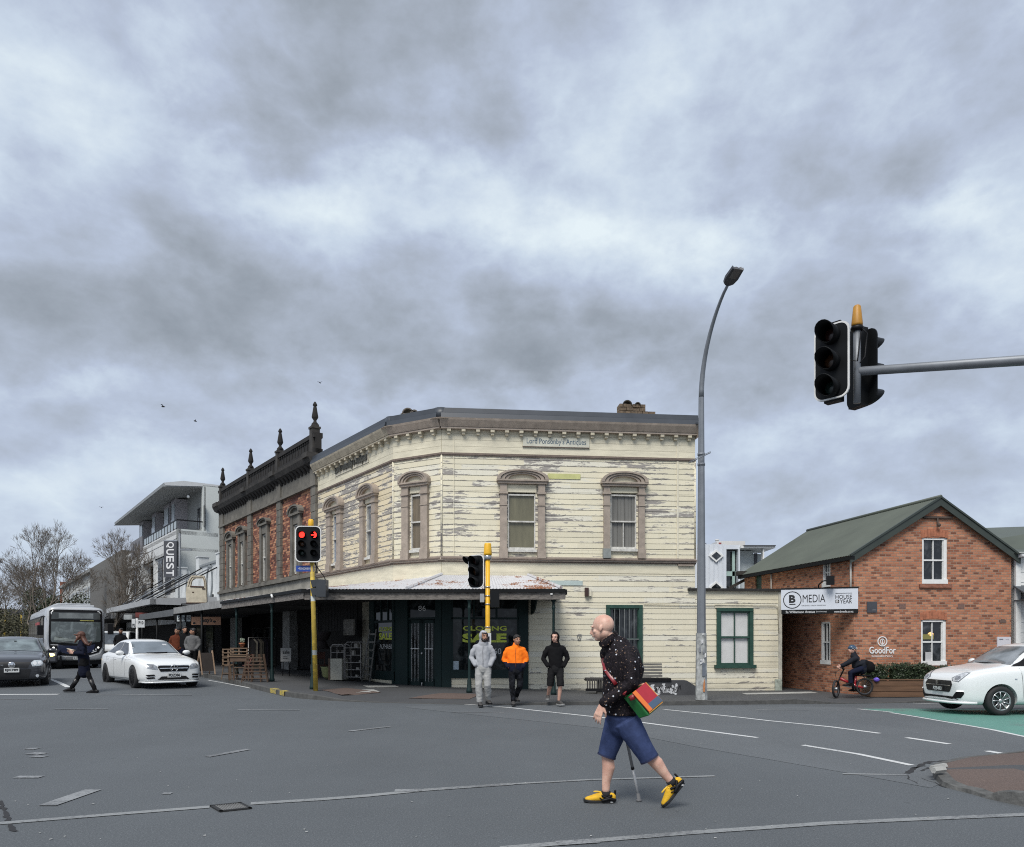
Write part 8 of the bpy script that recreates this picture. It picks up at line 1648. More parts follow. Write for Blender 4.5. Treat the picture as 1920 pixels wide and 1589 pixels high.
def bus():
 t = thing('city_bus', 'silver single-deck city bus with huge windscreen waiting behind the woman', 'bus'); W = 1.24; H = 2.92; L_ = 11.5; zb = .34
 xs = [0, -.10, -.28, -.55, -1.0, -3, -6, -9, -11.2, -11.5]; rows = []
 for i, x in enumerate(xs):
  k = (.80, .93, .985, 1, 1, 1, 1, 1, 1, .95)[i]; w = W*k; zt = H-(.16, .06, .02, 0, 0, 0, 0, 0, 0, .06)[i]; z0 = zb+(.12, .05, .01, 0, 0, 0, 0, 0, 0, .05)[i]
  half = [(0, z0), (w*.8, z0), (w*.97, z0+.05), (w, z0+.2), (w, 1.2), (w*.995, 2.2), (w*.97, zt-.22), (w*.90, zt-.07), (w*.72, zt-.01), (0, zt)]
  rows.append([(x, y, z) for y, z in half]+[(x, -y, z) for y, z in half[-2:0:-1]])
 k = len(rows[0]); m = MB(); m.v = [p for r in rows for p in r]
 for i in range(len(rows)-1):
  for j in range(k): m.f.append((i*k+j, i*k+(j+1) % k, (i+1)*k+(j+1) % k, (i+1)*k+j)); m.mi.append(0); m.sm.append(True)
 m.f += [tuple(range(k)), tuple((len(rows)-1)*k+j for j in range(k))[::-1]]; m.mi += [0, 0]; m.sm += [True, True]
 me = bpy.data.meshes.new('t'); me.from_pydata(m.v, [], m.f); bm = bmesh.new(); bm.from_mesh(me); bmesh.ops.recalc_face_normals(bm, faces=bm.faces); bm.to_mesh(me); bm.free(); o = bpy.data.objects.new('t', me); COL.objects.link(o); s = o.modifiers.new('s', 'SUBSURF'); s.levels = 2
 dg = bpy.context.evaluated_depsgraph_get(); res = bpy.data.meshes.new_from_object(o.evaluated_get(dg)); bpy.data.objects.remove(o); bm = bmesh.new(); bm.from_mesh(res); bvh = BVHTree.FromBMesh(bm); bm.free(); res.polygons.foreach_set('use_smooth', [True]*len(res.polygons)); link_mesh('body', res, CARSILVER, t)
 D = (-1, 0, 0); u = lambda a: -a
 outl = [(-1.06, 2.66), (-1.0, 2.74), (1.0, 2.74), (1.06, 2.66), (1.09, 1.3), (1.06, 1.0), (.92, .74), (.55, .62), (0, .58), (-.55, .62), (-.92, .74), (-1.06, 1.0), (-1.09, 1.3)]
 rim = [(y*1.07, (z-1.65)*1.075+1.65) for y, z in outl]
 conform(bvh, rim, D, .006, 8, seg=.1).build('front_rim', mk('white_bus_rim', (.62, .63, .63), .35, var=.05, coat=.4), t); conform(bvh, outl, D, .014, 8, seg=.1).build('front_mask', PLASTIC, t)
 gl = m_glass('bus_windscreen', (.075, .09, .09), .06, .8, 1.6) if 'bus_windscreen' not in MATS else MATS['bus_windscreen']
 conform(bvh, [(-.99, 2.18), (.99, 2.18), (1.01, 1.35), (.96, 1.24), (0, 1.16), (-.96, 1.24), (-1.01, 1.35)], D, .022, 8, seg=.1).build('windscreen', gl, t)
 conform(bvh, [(-.96, 2.62), (.96, 2.62), (.99, 2.30), (-.99, 2.30)], D, .022, 6, seg=.1).build('destination_glass', mk('dull_glass', (.05, .055, .055), .15, var=.5, scale=2), t)
 conform(bvh, [(-.70, 2.58), (.70, 2.58), (.70, 2.34), (-.70, 2.34)], D, .030, 4).build('destination_display', mk('grey_display', (.17, .185, .185), .3, var=.4, scale=2), t)
 conform(bvh, [(.15, 2.255), (.72, 2.255), (.72, 2.225), (.15, 2.225)], D, .032, 2).build('yellow_notice', mk('yellow_notice', (.45, .42, .12), .6), t)
 conform(bvh, [(-.90, 1.33), (-.2, 1.27), (.75, 1.28), (.60, 1.34), (-.4, 1.40), (-.85, 1.52)], D, .028, 3).build('dashboard_reflection', mk('pale_dash', (.22, .25, .24), .4, var=.4, scale=3), t)
 conform(bvh, [(-.78, 1.14), (-.50, 1.08), (0, 1.06), (.50, 1.08), (.78, 1.14), (.70, .80), (.4, .70), (-.4, .70), (-.70, .80)], D, .022, 4, seg=.1).build('navy_panel', mk('navy_panel', (.012, .017, .048), .3, var=.1, coat=.5), t)
 for s in (1, -1):
  for y, z, r in ((.90, .98, .045), (.80, .90, .035), (.70, .84, .035)): conform(bvh, [(s*(y+r*cos(a*pi/4)), z+r*sin(a*pi/4)) for a in range(8)], D, .030, 2).build('headlight', light_mat('bus_lamp', (1, 1, .95), .7) if r > .04 else MATS['pale_reflector'], t)
  conform(bvh, [(s*.62, .76), (s*.84, .84), (s*.85, .81), (s*.63, .72)], D, .030, 2).build('indicator', MATS['pale_reflector'], t)
 conform(bvh, [(-1.01, 1.13), (-.72, 1.12), (-.72, 1.09), (-1.01, 1.10)], D, .03, 2).build('maker_lettering', MATS['white_letters'], t)
 plate(t, .06, .06, .49, .36, .12, 'HQG')
 m = MB(); m.box(-.05, .06, -.40, .40, .43, .56); m.build('bumper_panel', mk('grey_bumper', (.16, .165, .17), .5, var=.15), t)
 for s in (1, -1):
  m = MB(); m.box(-11, -.75, s*1.235, s*1.252, 1.22, 2.48); m.build('side_glazing', PLASTIC, t)
  for k_ in range(7): m = MB(); x = -.9-k_*1.42; m.box(x-1.32, x, s*1.252, s*1.258, 1.30, 2.40); m.build('side_window', mk('brown_grey_bus_glass', (.055, .045, .04), .06, var=.9, scale=1.6, spec=.8), t)
  m = MB(); m.box(-5.6, -2.4, s*1.258, s*1.264, 2.08, 2.22); m.build('red_notice', mk('red_strip_notice', (.32, .04, .035), .6, var=.6, scale=6), t)
 m = MB(); m.box(-9, -.9, -.85, .85, H-.03, H+.09); m.box(-3, -1.0, -.7, .7, H+.09, H+.16); m.build('roof_pod', mk('pale_roof_pod', (.42, .44, .46), .5, var=.1), t, bevel=.03)
 m = MB(); m.tube([(-.2, -1.22, 2.4), (.12, -1.36, 2.42), (.18, -1.45, 2.2)], .02, 6); m.box(.10, .22, -1.55, -1.30, 1.55, 2.0); m.tube([(.18, -1.45, 2.2), (.17, -1.43, 1.95)], .018, 6); m.build('mirror', PLASTIC, t)
 m = MB(); m.tube([(-.2, 1.22, 2.4), (.12, 1.32, 2.5), (.18, 1.40, 2.2)], .02, 6); m.box(.10, .22, 1.28, 1.52, 1.60, 2.1); m.build('mirror', PLASTIC, t)
 m = MB(); m.box(-11.2, -.25, -1.1, 1.1, .18, .38); m.build('underside', PLASTIC, t)
 for x in (-2.6, -8.6):
  for y in (1.08, -1.08): wheel(t, x, y, .47, .26, ALLOY, 8, 'five', .6)
 m = MB(); m.tube([(.03, -.75, 1.20), (.05, -.15, 1.26)], .014, 5); m.tube([(.03, .1, 1.19), (.05, .8, 1.25)], .014, 5); m.build('wiper', PLASTIC, t)
 return t
bs2 = bus(); fb_ = GP(143, 1254); bs2.location = fb_+Vector((0, 0, 0)); bs2.rotation_euler = (0, 0, R(-53.7))
bs2.scale = (1, 1, 1)
def far_car(label, px, py, heading, mat, lamp=None, van=False):
 t = thing('van' if van else 'car', label, 'van' if van else 'car', GP(px, py), heading, None if van else 'cars queuing up the main street'); h = 1.9 if van else 1.42
 prof = [(0, .3), (.02, .62), (.15, .78), (.95, .95), (1.7, h-.04), (2.1, h), (3.3, h), (3.9, 1.05), (4.3, .95), (4.35, .35)] if not van else [(0, .3), (.02, .8), (.5, 1.05), (1.1, h-.05), (1.5, h), (4.5, h), (4.6, .35)]
 m = MB(); m.prism([(-x, z) for x, z in prof], -.86, .86, 'y', 0); m.build('body', mat, t, bevel=.08)
 m = MB(); m.add([(-.99, -.70, .98), (-.99, .70, .98), (-1.66, .60, h-.08), (-1.66, -.60, h-.08)] if not van else [(-.54, -.74, 1.08), (-.54, .74, 1.08), (-1.06, .66, h-.12), (-1.06, -.66, h-.12)], [(0,1,2,3)]); m.v = [(x+.03, y, z+.03) for x, y, z in m.v]; m.build('windscreen', CARGLASS, t)
 for s in (1, -1):
  m = MB(); m.box(-3.5, -1.5, s*.862, s*.868, .98, h-.10); m.build('side_window', CARGLASS_S, t)
  m = MB(); m.sphere((-.03, s*.62, .66), (.05, .15, .08), 8, 6); m.build('headlight', lamp or MATS['pale_reflector'], t)
  for x in (-.8, -3.4): m = MB(); m.lathe([(0, -.1), (.31, -.1), (.31, .1), (0, .1)], (x, s*.78, .31), 16, 'y'); m.build('wheel', RUBBER, t)
 m = MB(); m.box(0, .02, -.18, .18, .42, .53); m.build('number_plate', PLATE, t); m = MB(); m.box(-.0, .02, -.45, .45, .56, .68); m.build('grille', PLASTIC, t)
hdn = atan2(-.806, .592)
far_car('white car first in the far queue above the charcoal hatchback roof', 12, 1227, hdn-.15, CARWHITE)
far_car('pale silver car second in the far queue, beyond the white one', 31, 1224, hdn-.1, mk('silver_car_paint', (.40, .41, .42), .3, var=.05, coat=.5))
far_car('white car farthest back in the queue beside the bus', 44, 1221, hdn-.1, CARWHITE)
far_car('dark car with yellow-lit headlamps between the charcoal hatchback and the bus', 66, 1256, hdn-.30, CARBLACK, light_mat('yellow_headlamp', (1, .72, .25), 1.6))
far_car('white van half hidden between the bus and the white sedan', 207, 1243, R(-90+18), CARWHITE, None, True)
# ================================================================== people
V = Vector
def ring_tube(mb, pts, rad, ref, n=16): mb.tube(pts, rad, n, 0, True, True, None, ref, None, True)
def head_shape(mb, c, yaw, pitch=0.0, s=1.0, hair=None, long=False):
 """adds skull, face, nose, ears. faces -Y at yaw 0, positive yaw turns towards -X. returns its matrix"""
 M_ = Matrix.Translation(c)@Matrix.Rotation(-yaw, 4, 'Z')@Matrix.Rotation(pitch, 4, 'X')@Matrix.Scale(s, 4)
 mb.sphere((0, .012, .028), (.076, .097, .090), 20, 14, 0, M_)          # cranium
 mb.sphere((0, -.032, -.030), (.060, .062, .078), 18, 12, 0, M_)         # face
 mb.sphere((0, -.055, -.083), (.036, .034, .026), 12, 8, 0, M_)          # chin
 mb.sphere((0, .010, -.045), (.064, .060, .060), 14, 10, 0, M_)          # jaw
 mb.tube([(0, -.088, .022), (0, -.104, -.004), (0, -.116, -.028), (0, -.100, -.040)], [.010, .0125, .016, .012], 10, 0, M=M_, roundcap=True)   # nose
 mb.tube([(-.042, -.078, .024), (0, -.093, .028), (.042, -.078, .024)], .0105, 8, 0, M=M_, roundcap=True)   # brow
 mb.tube([(-.022, -.090, -.060), (0, -.098, -.058), (.022, -.090, -.060)], .0085, 8, 0, M=M_, roundcap=True)  # lips
 for sx in (-1, 1):
  mb.sphere((sx*.046, -.056, -.022), (.020, .018, .018), 10, 8, 0, M_)
  mb.sphere((sx*.079, .014, -.002), (.010, .016, .027), 10, 8, 0, M_@Matrix.Rotation(-.2, 4, 'X')); mb.sphere((sx*.076, .006, -.024), (.009, .011, .012), 8, 6, 0, M_)
 return M_
def face_parts(parent, M_, brow=HAIR, beard=False, eyes=True):
 m = MB()
 for sx in (-1, 1):
  m.sphere((sx*.030, -.0775, .006), (.0125, .008, .0055), 10, 8, 0, M_); m.sphere((sx*.030, -.0845, .006), (.0052, .003, .0052), 8, 6, 1, M_)
 m.build('eyes', [mk('eye_white', (.36, .30, .27), .3, var=0), mk('dark_iris', (.03, .02, .015), .2, var=0)], parent)
 m = MB()
 for sx in (-1, 1): m.tube([(sx*.014, -.0985, .026), (sx*.034, -.0945, .031), (sx*.050, -.082, .025)], [.0035, .0045, .0025], 6, 0, M=M_)
 m.build('eyebrows', brow, parent)
 m = MB(); m.tube([(-.022, -.1, -.059), (0, -.1075, -.0585), (.022, -.1, -.059)], [.002, .0045, .002], 6, 0, M=M_, roundcap=True); m.build('mouth', mk('lip', (.30, .12, .10), .5, var=0), parent)
 if beard:
  m = MB(); m.sphere((0, -.036, -.088), (.060, .060, .048), 16, 10, 0, M_); m.tube([(-.03, -.094, -.058), (0, -.107, -.046), (.03, -.094, -.058)], [.009, .010, .009], 8, 0, M=M_, roundcap=True); m.tube([(-.064, -.028, -.01), (-.062, -.045, -.05), (-.04, -.07, -.09)], .012, 8, 0, M=M_, roundcap=True); m.tube([(.064, -.028, -.01), (.062, -.045, -.05), (.04, -.07, -.09)], .012, 8, 0, M=M_, roundcap=True)
  link_mesh('beard', voxel_mesh(m, .006, 3), HAIR, parent)
def hand_shape(mb, wr, d, palm_n, s=1.0, curl=.5, thumb_side=1, tool=False):
 """palm and five separate fingers. d = direction from the wrist, palm_n = direction the palm faces"""
 d = V(d).normalized(); pn = V(palm_n); pn = (pn-d*pn.dot(d)).normalized(); sd = d.cross(pn).normalized()*thumb_side; wr = V(wr)
 mb.tube([wr-d*.02*s, wr+d*.03*s, wr+d*.085*s], [(.024*s, .017*s), (.034*s, .016*s), (.038*s, .013*s)], 12, ref=sd, roundcap=True)
 for k, (o, L_, r) in enumerate(((.030, .070, .0088), (.010, .078, .0092), (-.011, .073, .0088), (-.030, .058, .0078))):
  p = wr+d*.088*s+sd*o*s; c = curl*(.75+.12*k); q = [p-d*.02*s]; a = 0.0; cur = p.copy(); q.append(cur.copy())
  for f in (.46, .30, .24): a += c; cur = cur+(d*cos(a)+pn*sin(a))*L_*f*s+sd*o*.10*s; q.append(cur.copy())
  mb.tube(q, [r*s, r*s*1.02, r*.95*s, r*.86*s, r*.72*s], 8, roundcap=True)
 p = wr+d*.028*s+sd*.026*s; mb.tube([p-d*.01*s, p+(d*.55+sd*.75+pn*.25).normalized()*.034*s, p+(d*.8+sd*.50+pn*.5).normalized()*.066*s], [.013*s, .0105*s, .0085*s], 8, roundcap=True)
def shoe_mb(up, sole, ank, toe, s=1.0, upv=(0, 0, 1)):
 """upper and sole between heel-ish ankle point and toe; ank is the ankle joint"""
 ank, toe = V(ank), V(toe); u = V(upv).normalized(); f = toe-ank; f = (f-u*f.dot(u)).normalized(); sd = f.cross(u).normalized(); base = ank-u*.085*s
 h = base-f*.065*s;
 up.tube([h+u*.05*s-f*.0, base+u*.055*s+f*.0, base+u*.052*s+f*.07*s, base+u*.038*s+f*.13*s, base+u*.030*s+f*.185*s], [(.036*s, .046*s), (.040*s, .052*s), (.042*s, .046*s), (.047*s, .034*s), (.038*s, .024*s)], 14, ref=sd, roundcap=True)
 up.tube([base+u*.05*s, ank+u*.02*s], [(.040*s, .046*s), (.038*s, .042*s)], 12, ref=f)
 P = []
 for a, w in ((-.085, .026), (-.07, .036), (-.02, .040), (.04, .037), (.10, .047), (.16, .049), (.20, .040), (.222, .020)): P.append((a, w))
 vs = []; n = len(P)
 for z, k in ((-.004, 1.0), (.022, 1.03)):
  for a, w in P: vs.append(base+f*a*s+sd*w*k*s+u*(z+(.012 if a > .18 else 0))*s)
  for a, w in P[::-1]: vs.append(base+f*a*s-sd*w*k*s+u*(z+(.012 if a > .18 else 0))*s)
 m = 2*n; fs = [tuple(range(m))[::-1], tuple(range(m, 2*m))]+[(i, (i+1) % m, m+(i+1) % m, m+i) for i in range(m)]
 sole.add(vs, fs, 0)
 return base, f, u, sd
def big_man():
 Y0 = 6.87; k = F/Y0; t = thing('person', 'bald man in dark speckled shirt and blue shorts walking left with a cane', 'person', ((1185-CX)/k, Y0, 0))
 def J(px, py, y=0.0):
  Y = Y0+y; return V(((px-CX)/F*Y-(1185-CX)/k, y, EYE+(HY-py)/F*Y))
 hc = J(1130, 1178, .02)
 neckb = J(1139, 1216, .02); neckt = J(1132, 1194, .02)
 shN = J(1178, 1227, -.165); shF = J(1140, 1226, .17); chest = J(1163, 1243, .0); waist = J(1168, 1300, 0); pelv = J(1167, 1346, 0)
 elN = J(1183, 1283, -.24); wrN = J(1131, 1320, -.20)
 elF = J(1162, 1285, .27); wrF = J(1165, 1330, .12)
 hipN = J(1177, 1356, -.10); knN = J(1213, 1414, -.12); anN = J(1259, 1466, -.12); toeN = J(1246, 1506, -.13)
 hipF = J(1158, 1356, .10); knF = J(1139, 1418, .10); anF = J(1136, 1481, .10); toeF = J(1098, 1500, .11)
 body = MB()
 Mh = head_shape(body, hc, R(120), R(9), 1.06)
 body.tube([J(1136, 1188, .02), J(1139, 1198, .02), J(1147, 1210, .01), J(1158, 1228, 0)], [(.058, .058), (.060, .058), (.062, .06), (.09, .08)], 16, ref=(0, 1, 0), roundcap=True)
 body.sphere(hc+V((.055, .0, -.075)), (.055, .062, .05), 12, 8)
 ring_tube(body, [J(1156, 1226, 0), chest, waist, pelv], [(.10, .08), (.14, .10), (.12, .10), (.10, .08)], (0, 1, 0))
 for a, b, c in ((shN, elN, wrN), (shF, elF, wrF)): ring_tube(body, [a, b, c], [.05, .042, .028], (0, 1, 0))
 hand_shape(body, wrN+V((-.012, 0, -.014)), V((-.36, .02, -.93)), V((.55, .75, .1)), 1.08, .30, 1)
 hand_shape(body, wrF, V((.1, -.2, -.95)), V((0, -1, 0)), .98, 1.2, -1)
 for h, kn, an, in ((hipN, knN, anN), (hipF, knF, anF)):
  cf = kn.lerp(an, .34)+V((.016, 0, 0)); ring_tube(body, [h, h.lerp(kn, .5), kn, cf, kn.lerp(an, .75), an], [.060, .066, .058, .061, .042, .037], (0, 1, 0))
 link_mesh('body', voxel_mesh(body, .0052, 5, .5), m_skin, t)
 face_parts(t, Mh, mk('grey_brow', (.32, .25, .2), .7, var=0))
 m = MB();
 sh = MB()
 sh.tube([J(1139, 1197, .01), J(1144, 1203, .01), J(1155, 1213, .01), J(1162, 1226, 0), J(1166, 1250, 0), J(1167, 1281, 0), J(1164, 1312, 0), J(1164, 1340, 0)], [(.080, .078), (.088, .088), (.135, .122), (.195, .155), (.21, .178), (.19, .180), (.18, .168), (.185, .160)], 24, ref=(0, 1, 0))
 sh.tube([J(1184, 1224, 0), J(1190, 1255, .02), J(1187, 1295, 0)], [(.13, .07), (.15, .085), (.12, .06)], 18, ref=(0, 1, 0), roundcap=True)
 ring_tube(sh, [shN+V((0, .03, -.01)), shN.lerp(elN, .35)+V((.012, 0, 0)), elN, elN.lerp(wrN, .45), J(1134, 1317, -.20)], [(.088, .085), (.090, .082), (.074, .070), (.062, .058), (.052, .05)], (0, 1, 0))
 ring_tube(sh, [shF, elF, wrF+V((0, .03, .05))], [(.085, .08), (.07, .066), (.05, .05)], (0, 1, 0))
 sh.tube([J(1156, 1187, .0), J(1154, 1189, -.05), J(1140, 1199, -.082), J(1127, 1208, -.05), J(1125, 1209, .03), J(1140, 1199, .10), J(1154, 1189, .06), J(1156, 1187, .0)], [(.030, .011)]*8, 10, ref=(-.25, 0, 1))
 me = voxel_mesh(sh, .0085, 3, .5)
 rp = []
 for v in me.vertices:
  p = v.co; n = v.normal; e = elN; d = (p-e).length
  f = .0055*mnoise.noise(V((p.x*9, p.y*7, p.z*6)))+.004*mnoise.noise(V((p.x*22, p.y*14, p.z*11)))
  if d < .17: f += .0055*sin((p-e).dot((wrN-shN).normalized())*95+p.z*30)*(1-d/.17)
  v.co = p+n*f
 shirt = link_mesh('shirt', me, m_shirt, t)
 m = MB(); c0 = J(1134, 1318, -.20); dd = (wrN-elN).normalized(); m.tube([c0-dd*.045, c0+dd*.006], [(.056, .052), (.053, .049)], 18, 0, cap=False); m.build('cuff', m_shirt, shirt)
 m = MB(); m.tube([J(1150, 1197, -.085), J(1138, 1205, -.10), J(1128, 1213, -.07)], [(.026, .008), (.034, .008), (.022, .006)], 8, 0, ref=(.25, -.1, 1), roundcap=True); m.build('collar', m_shirt, shirt)
 so = MB(); ring_tube(so, [J(1164, 1326, 0), J(1165, 1345, 0), J(1166, 1358, 0)], [(.160, .150), (.165, .150), (.140, .125)], (0, 1, 0), 22)
 hemN = J(1218, 1424, -.12); hemF = J(1137, 1419, .10)
 so.tube([hipN+V((-.01, .01, .02)), hipN.lerp(hemN, .5)+V((.0, 0, 0)), hemN], [(.112, .126), (.100, .102), (.092, .089)], 20, ref=(0, 1, 0), cap=True)
 so.tube([hipF+V((0, -.01, .02)), hipF.lerp(hemF, .5), hemF], [(.112, .126), (.100, .102), (.090, .086)], 20, ref=(0, 1, 0), cap=True)
 me = voxel_mesh(so, .0085, 3, .5)
 for v in me.vertices: p = v.co; v.co = p+v.normal*(.007*mnoise.noise(V((p.x*10, p.y*8, p.z*4)))+.003*mnoise.noise(V((p.x*26, p.y*20, p.z*9))))
 sho = link_mesh('shorts', me, m_shorts, t)
 for hm, tp, rr in ((hemN, hipN, .090), (hemF, hipF, .088)):
  m = MB(); d = (hm-tp).normalized(); m.tube([hm-d*.012, hm+d*.002], [(rr+.006, rr+.002)]*2, 22, 0, ref=(0, 1, 0), cap=False); m.build('hem', mk('shorts_hem', (.018, .022, .06), .85, var=.1), sho)
 mats = [mk('yellow_suede', (.66, .38, .015), .75, var=.25, scale=14, bump=.3), PLASTIC]
 for (an, toe, upv, nm) in ((anF, toeF, V((0, 0, 1)), 0), (anN, toeN, V((.62, 0, .78)), 1)):
  u, so_ = MB(), MB()
  if nm == 0:
   ground = 0.004; an2 = V((an.x, an.y, .085*.95+ground)); base, f, u_, sd = shoe_mb(u, so_, an2, an2+V((-.3, .02, 0)), .95)
  else:
   f = V((-.63, -.02, -.776)).normalized(); upv = V((.776, 0, -.63))*-1; upv = V((-.776, 0, .63)); d0 = V((0, 0, 0))
   for _ in range(2): u, so_ = MB(), MB(); base, f, u_, sd = shoe_mb(u, so_, anN+d0, anN+d0+f*.3, .97, upv); d0 = d0+V((0, 0, .004-min(v[2] for v in so_.v)))
  me = voxel_mesh(u, .006, 3); sh_ = link_mesh('shoe', me, mats[0], t)
  if nm == 1:
   sh_.location.z = 0
  so_.build('sole', mk('black_sole', (.012, .012, .013), .6), sh_, bevel=.004)
  s = .95 if nm == 0 else .97; side = -1 if sd.y > 0 else 1; sdn = sd*side   # towards the camera
  P = lambda a, h, w: base+f*a*s+u_*h*s+sdn*w*s
  m = MB()
  for q, r in (([P(-.085, .03, .034), P(-.03, .045, .050), P(.03, .028, .050)], .017), ([P(-.05, .075, .042), P(-.01, .05, .051), P(.035, .072, .044)], .012), ([P(-.088, .08, .0), P(-.092, .115, .0)], .010), ([P(.03, .03, .049), P(.06, .05, .045)], .006)): m.tube(q, r, 6, 0, roundcap=True)
  m.build('black_panel', PLASTIC, sh_)
  m = MB()
  for k_ in range(4): a = .045+.022*k_; m.tube([P(a, .088-.011*k_, .026), P(a+.004, .104-.012*k_, 0), P(a, .088-.011*k_, -.026)], .0055, 5, 0, roundcap=True)
  m.tube([P(.05, .10, .0), P(.085, .108, .012), P(.115, .106, .004)], .008, 5, 0, roundcap=True); m.build('laces', mk('yellow_lace', (.72, .46, .04), .7, var=.1), sh_)
  m = MB(); m.sphere(P(-.055, .010, .037), (.016, .005, .007), 8, 6); m.build('heel_window', WHITE_P, sh_)
  m = MB(); a0 = an if nm else an2; up2 = (knN-anN).normalized() if nm else V((0, 0, 1)); m.tube([a0-up2*.03, a0+up2*.022], [(.047, .047), (.045, .045)], 16, 0); m.build('sock', mk('black_sock', (.012, .011, .012), .9, var=.2), t)
 cn = thing('walking_cane', 'grey metal telescopic cane planted on the road between the bald man’s legs'.replace('’s', ''), 'cane', t.location)
 a, b = J(1198, 1497, .16), J(1165, 1340, .12); mid = a.lerp(b, .36)
 m = MB(); m.tube([mid, b], .015, 10); m.build('upper_tube', mk('grey_cane', (.26, .27, .28), .4, metal=.2, var=.1), cn)
 m = MB(); m.tube([a, mid], .013, 10); m.build('lower_tube', mk('pale_cane', (.42, .43, .44), .4, metal=.2, var=.1), cn)
 m = MB(); d = (b-a).normalized(); m.tube([mid-d*.012, mid+d*.012], .017, 10); m.build('collar', PLASTIC, cn)
 m = MB(); g = V((a.x, a.y, .002)); m.tube([g, g+V((0, 0, .014)), g+V((0, 0, .02)), a+d*.05], [.027, .026, .018, .015], 12); m.build('rubber_foot', mk('grey_rubber', (.15, .15, .155), .8), cn)
 m = MB(); m.tube([b+V((.05, -.0, .0)), b+V((0, 0, .01)), b+V((-.09, 0, .0))], .014, 8); m.build('handle', PLASTIC, cn)
 bg = thing('satchel', 'red, green, orange and navy leather satchel slung across the bald man', 'bag', t.location)
 def B(px, py, y): return J(px, py, y)
 p0 = B(1184, 1301, -.30); p1 = B(1209, 1281, -.20); p3 = B(1215, 1336, -.34)   # flap: top-left, top-right, bottom
 e1 = p1-p0; e2 = p3-p0; nrm = e1.cross(e2).normalized(); nrm = nrm if nrm.y < 0 else -nrm; th = .085
 q4 = p1+e2*.86
 body_ = MB(); inn = V((-.07, .085, -.035)); body_.hexa(p0+e2*.02, e1*.98, e2*1.06+V((-.005, 0, -.02)), inn); body_.build('bag_body', mk('green_leather', (.012, .13, .03), .35, var=.2, scale=9, coat=.3), bg, bevel=.012)
 m = MB(); m.hexa(p0+nrm*.006, e1, e2*1.02, nrm*.010); m.build('flap', mk('crimson_leather', (.36, .018, .03), .38, var=.15, scale=6, coat=.2), bg, bevel=.004)
 m = MB(); m.hexa(p0+nrm*.017, e1*.24, e2*1.02, nrm*.004); m.build('orange_stripe', mk('orange_leather', (.68, .16, .03), .45, var=.08), bg)
 m = MB(); m.hexa(p0+e1*.242+e2*.74+nrm*.017, e1*.758, e2*.28, nrm*.004); m.build('navy_stripe', mk('slate_leather', (.06, .095, .15), .45, var=.15), bg)
 m = MB(); m.hexa(p0+e2*1.025+nrm*.004, e1, e2*.05, nrm*.008); m.hexa(p0+e1*1.0+nrm*.0, e1*.05, e2*1.0, nrm*.01); m.build('amber_trim', mk('amber_leather', (.60, .27, .04), .45, var=.1), bg)
 m = MB(); m.hexa(p1+e2*.0+inn*.2-e1*.05, e1*.16, e2*.95, inn*.5); m.build('peach_back_panel', mk('peach_leather', (.62, .30, .20), .5, var=.1), bg, bevel=.006)
 bm = bmesh.new(); bm.from_mesh(shirt.data); bvh = BVHTree.FromBMesh(bm); bm.free()
 def onshirt(px, py):
  o = J(px, py, -2.0); cam_l = V((-t.location.x, -Y0, EYE)); d = (J(px, py, 0)-cam_l).normalized(); h = bvh.ray_cast(cam_l, d); return (h[0]-d*.010) if h[0] else J(px, py, -.2)
 st = [onshirt(px, py) for px, py in ((1129, 1235), (1132, 1245), (1135, 1256), (1142, 1266), (1149, 1275), (1155, 1284))]
 m = MB(); m.tube(st, [(.019, .0035)]*len(st), 8, 0, ref=(.8, 0, .6)); m.build('strap', mk('dark_red_leather', (.20, .010, .015), .4, var=.2, coat=.2), bg)
 m = MB(); m.tube([onshirt(1171, 1299), onshirt(1177, 1306), p0+e2*.12+V((-.02, -.01, 0)), p0+e2*.22+V((-.02, -.01, -.02))], [(.024, .005)]*4, 8, 0, ref=(.8, 0, .6)); m.build('buckle_tab', MATS['dark_red_leather'], bg)
 m = MB(); q = onshirt(1181, 1305); m.tube([q+V((-.02, -.012, .02)), q+V((.02, -.012, -.005))], .005, 5); q = onshirt(1135.5, 1258); m.tube([q+V((-.015, -.006, 0)), q+V((.015, -.006, .008))], .004, 5); m.build('buckle', CHROME, bg)
 return t
def mk_skin():
 n = NB('weathered_fair_skin'); v = n.uv('Object'); a = n.noise(v, 9, 5, .6); b = n.noise(v, 60, 4, .6)
 c = n.mix(n.step(a, .40, .65), (.56, .33, .25), (.68, .44, .34)); c = n.mix(n.math('MULTIPLY', n.step(b, .55, .7), .35), c, (.42, .19, .14)); n.base(c); n.rough(.48); n.b.inputs['Subsurface Weight'].default_value = .08; n.b.inputs['Subsurface Radius'].default_value = (.02, .008, .005); n.bump(b, .25, .002); return n.m
m_skin = mk_skin()
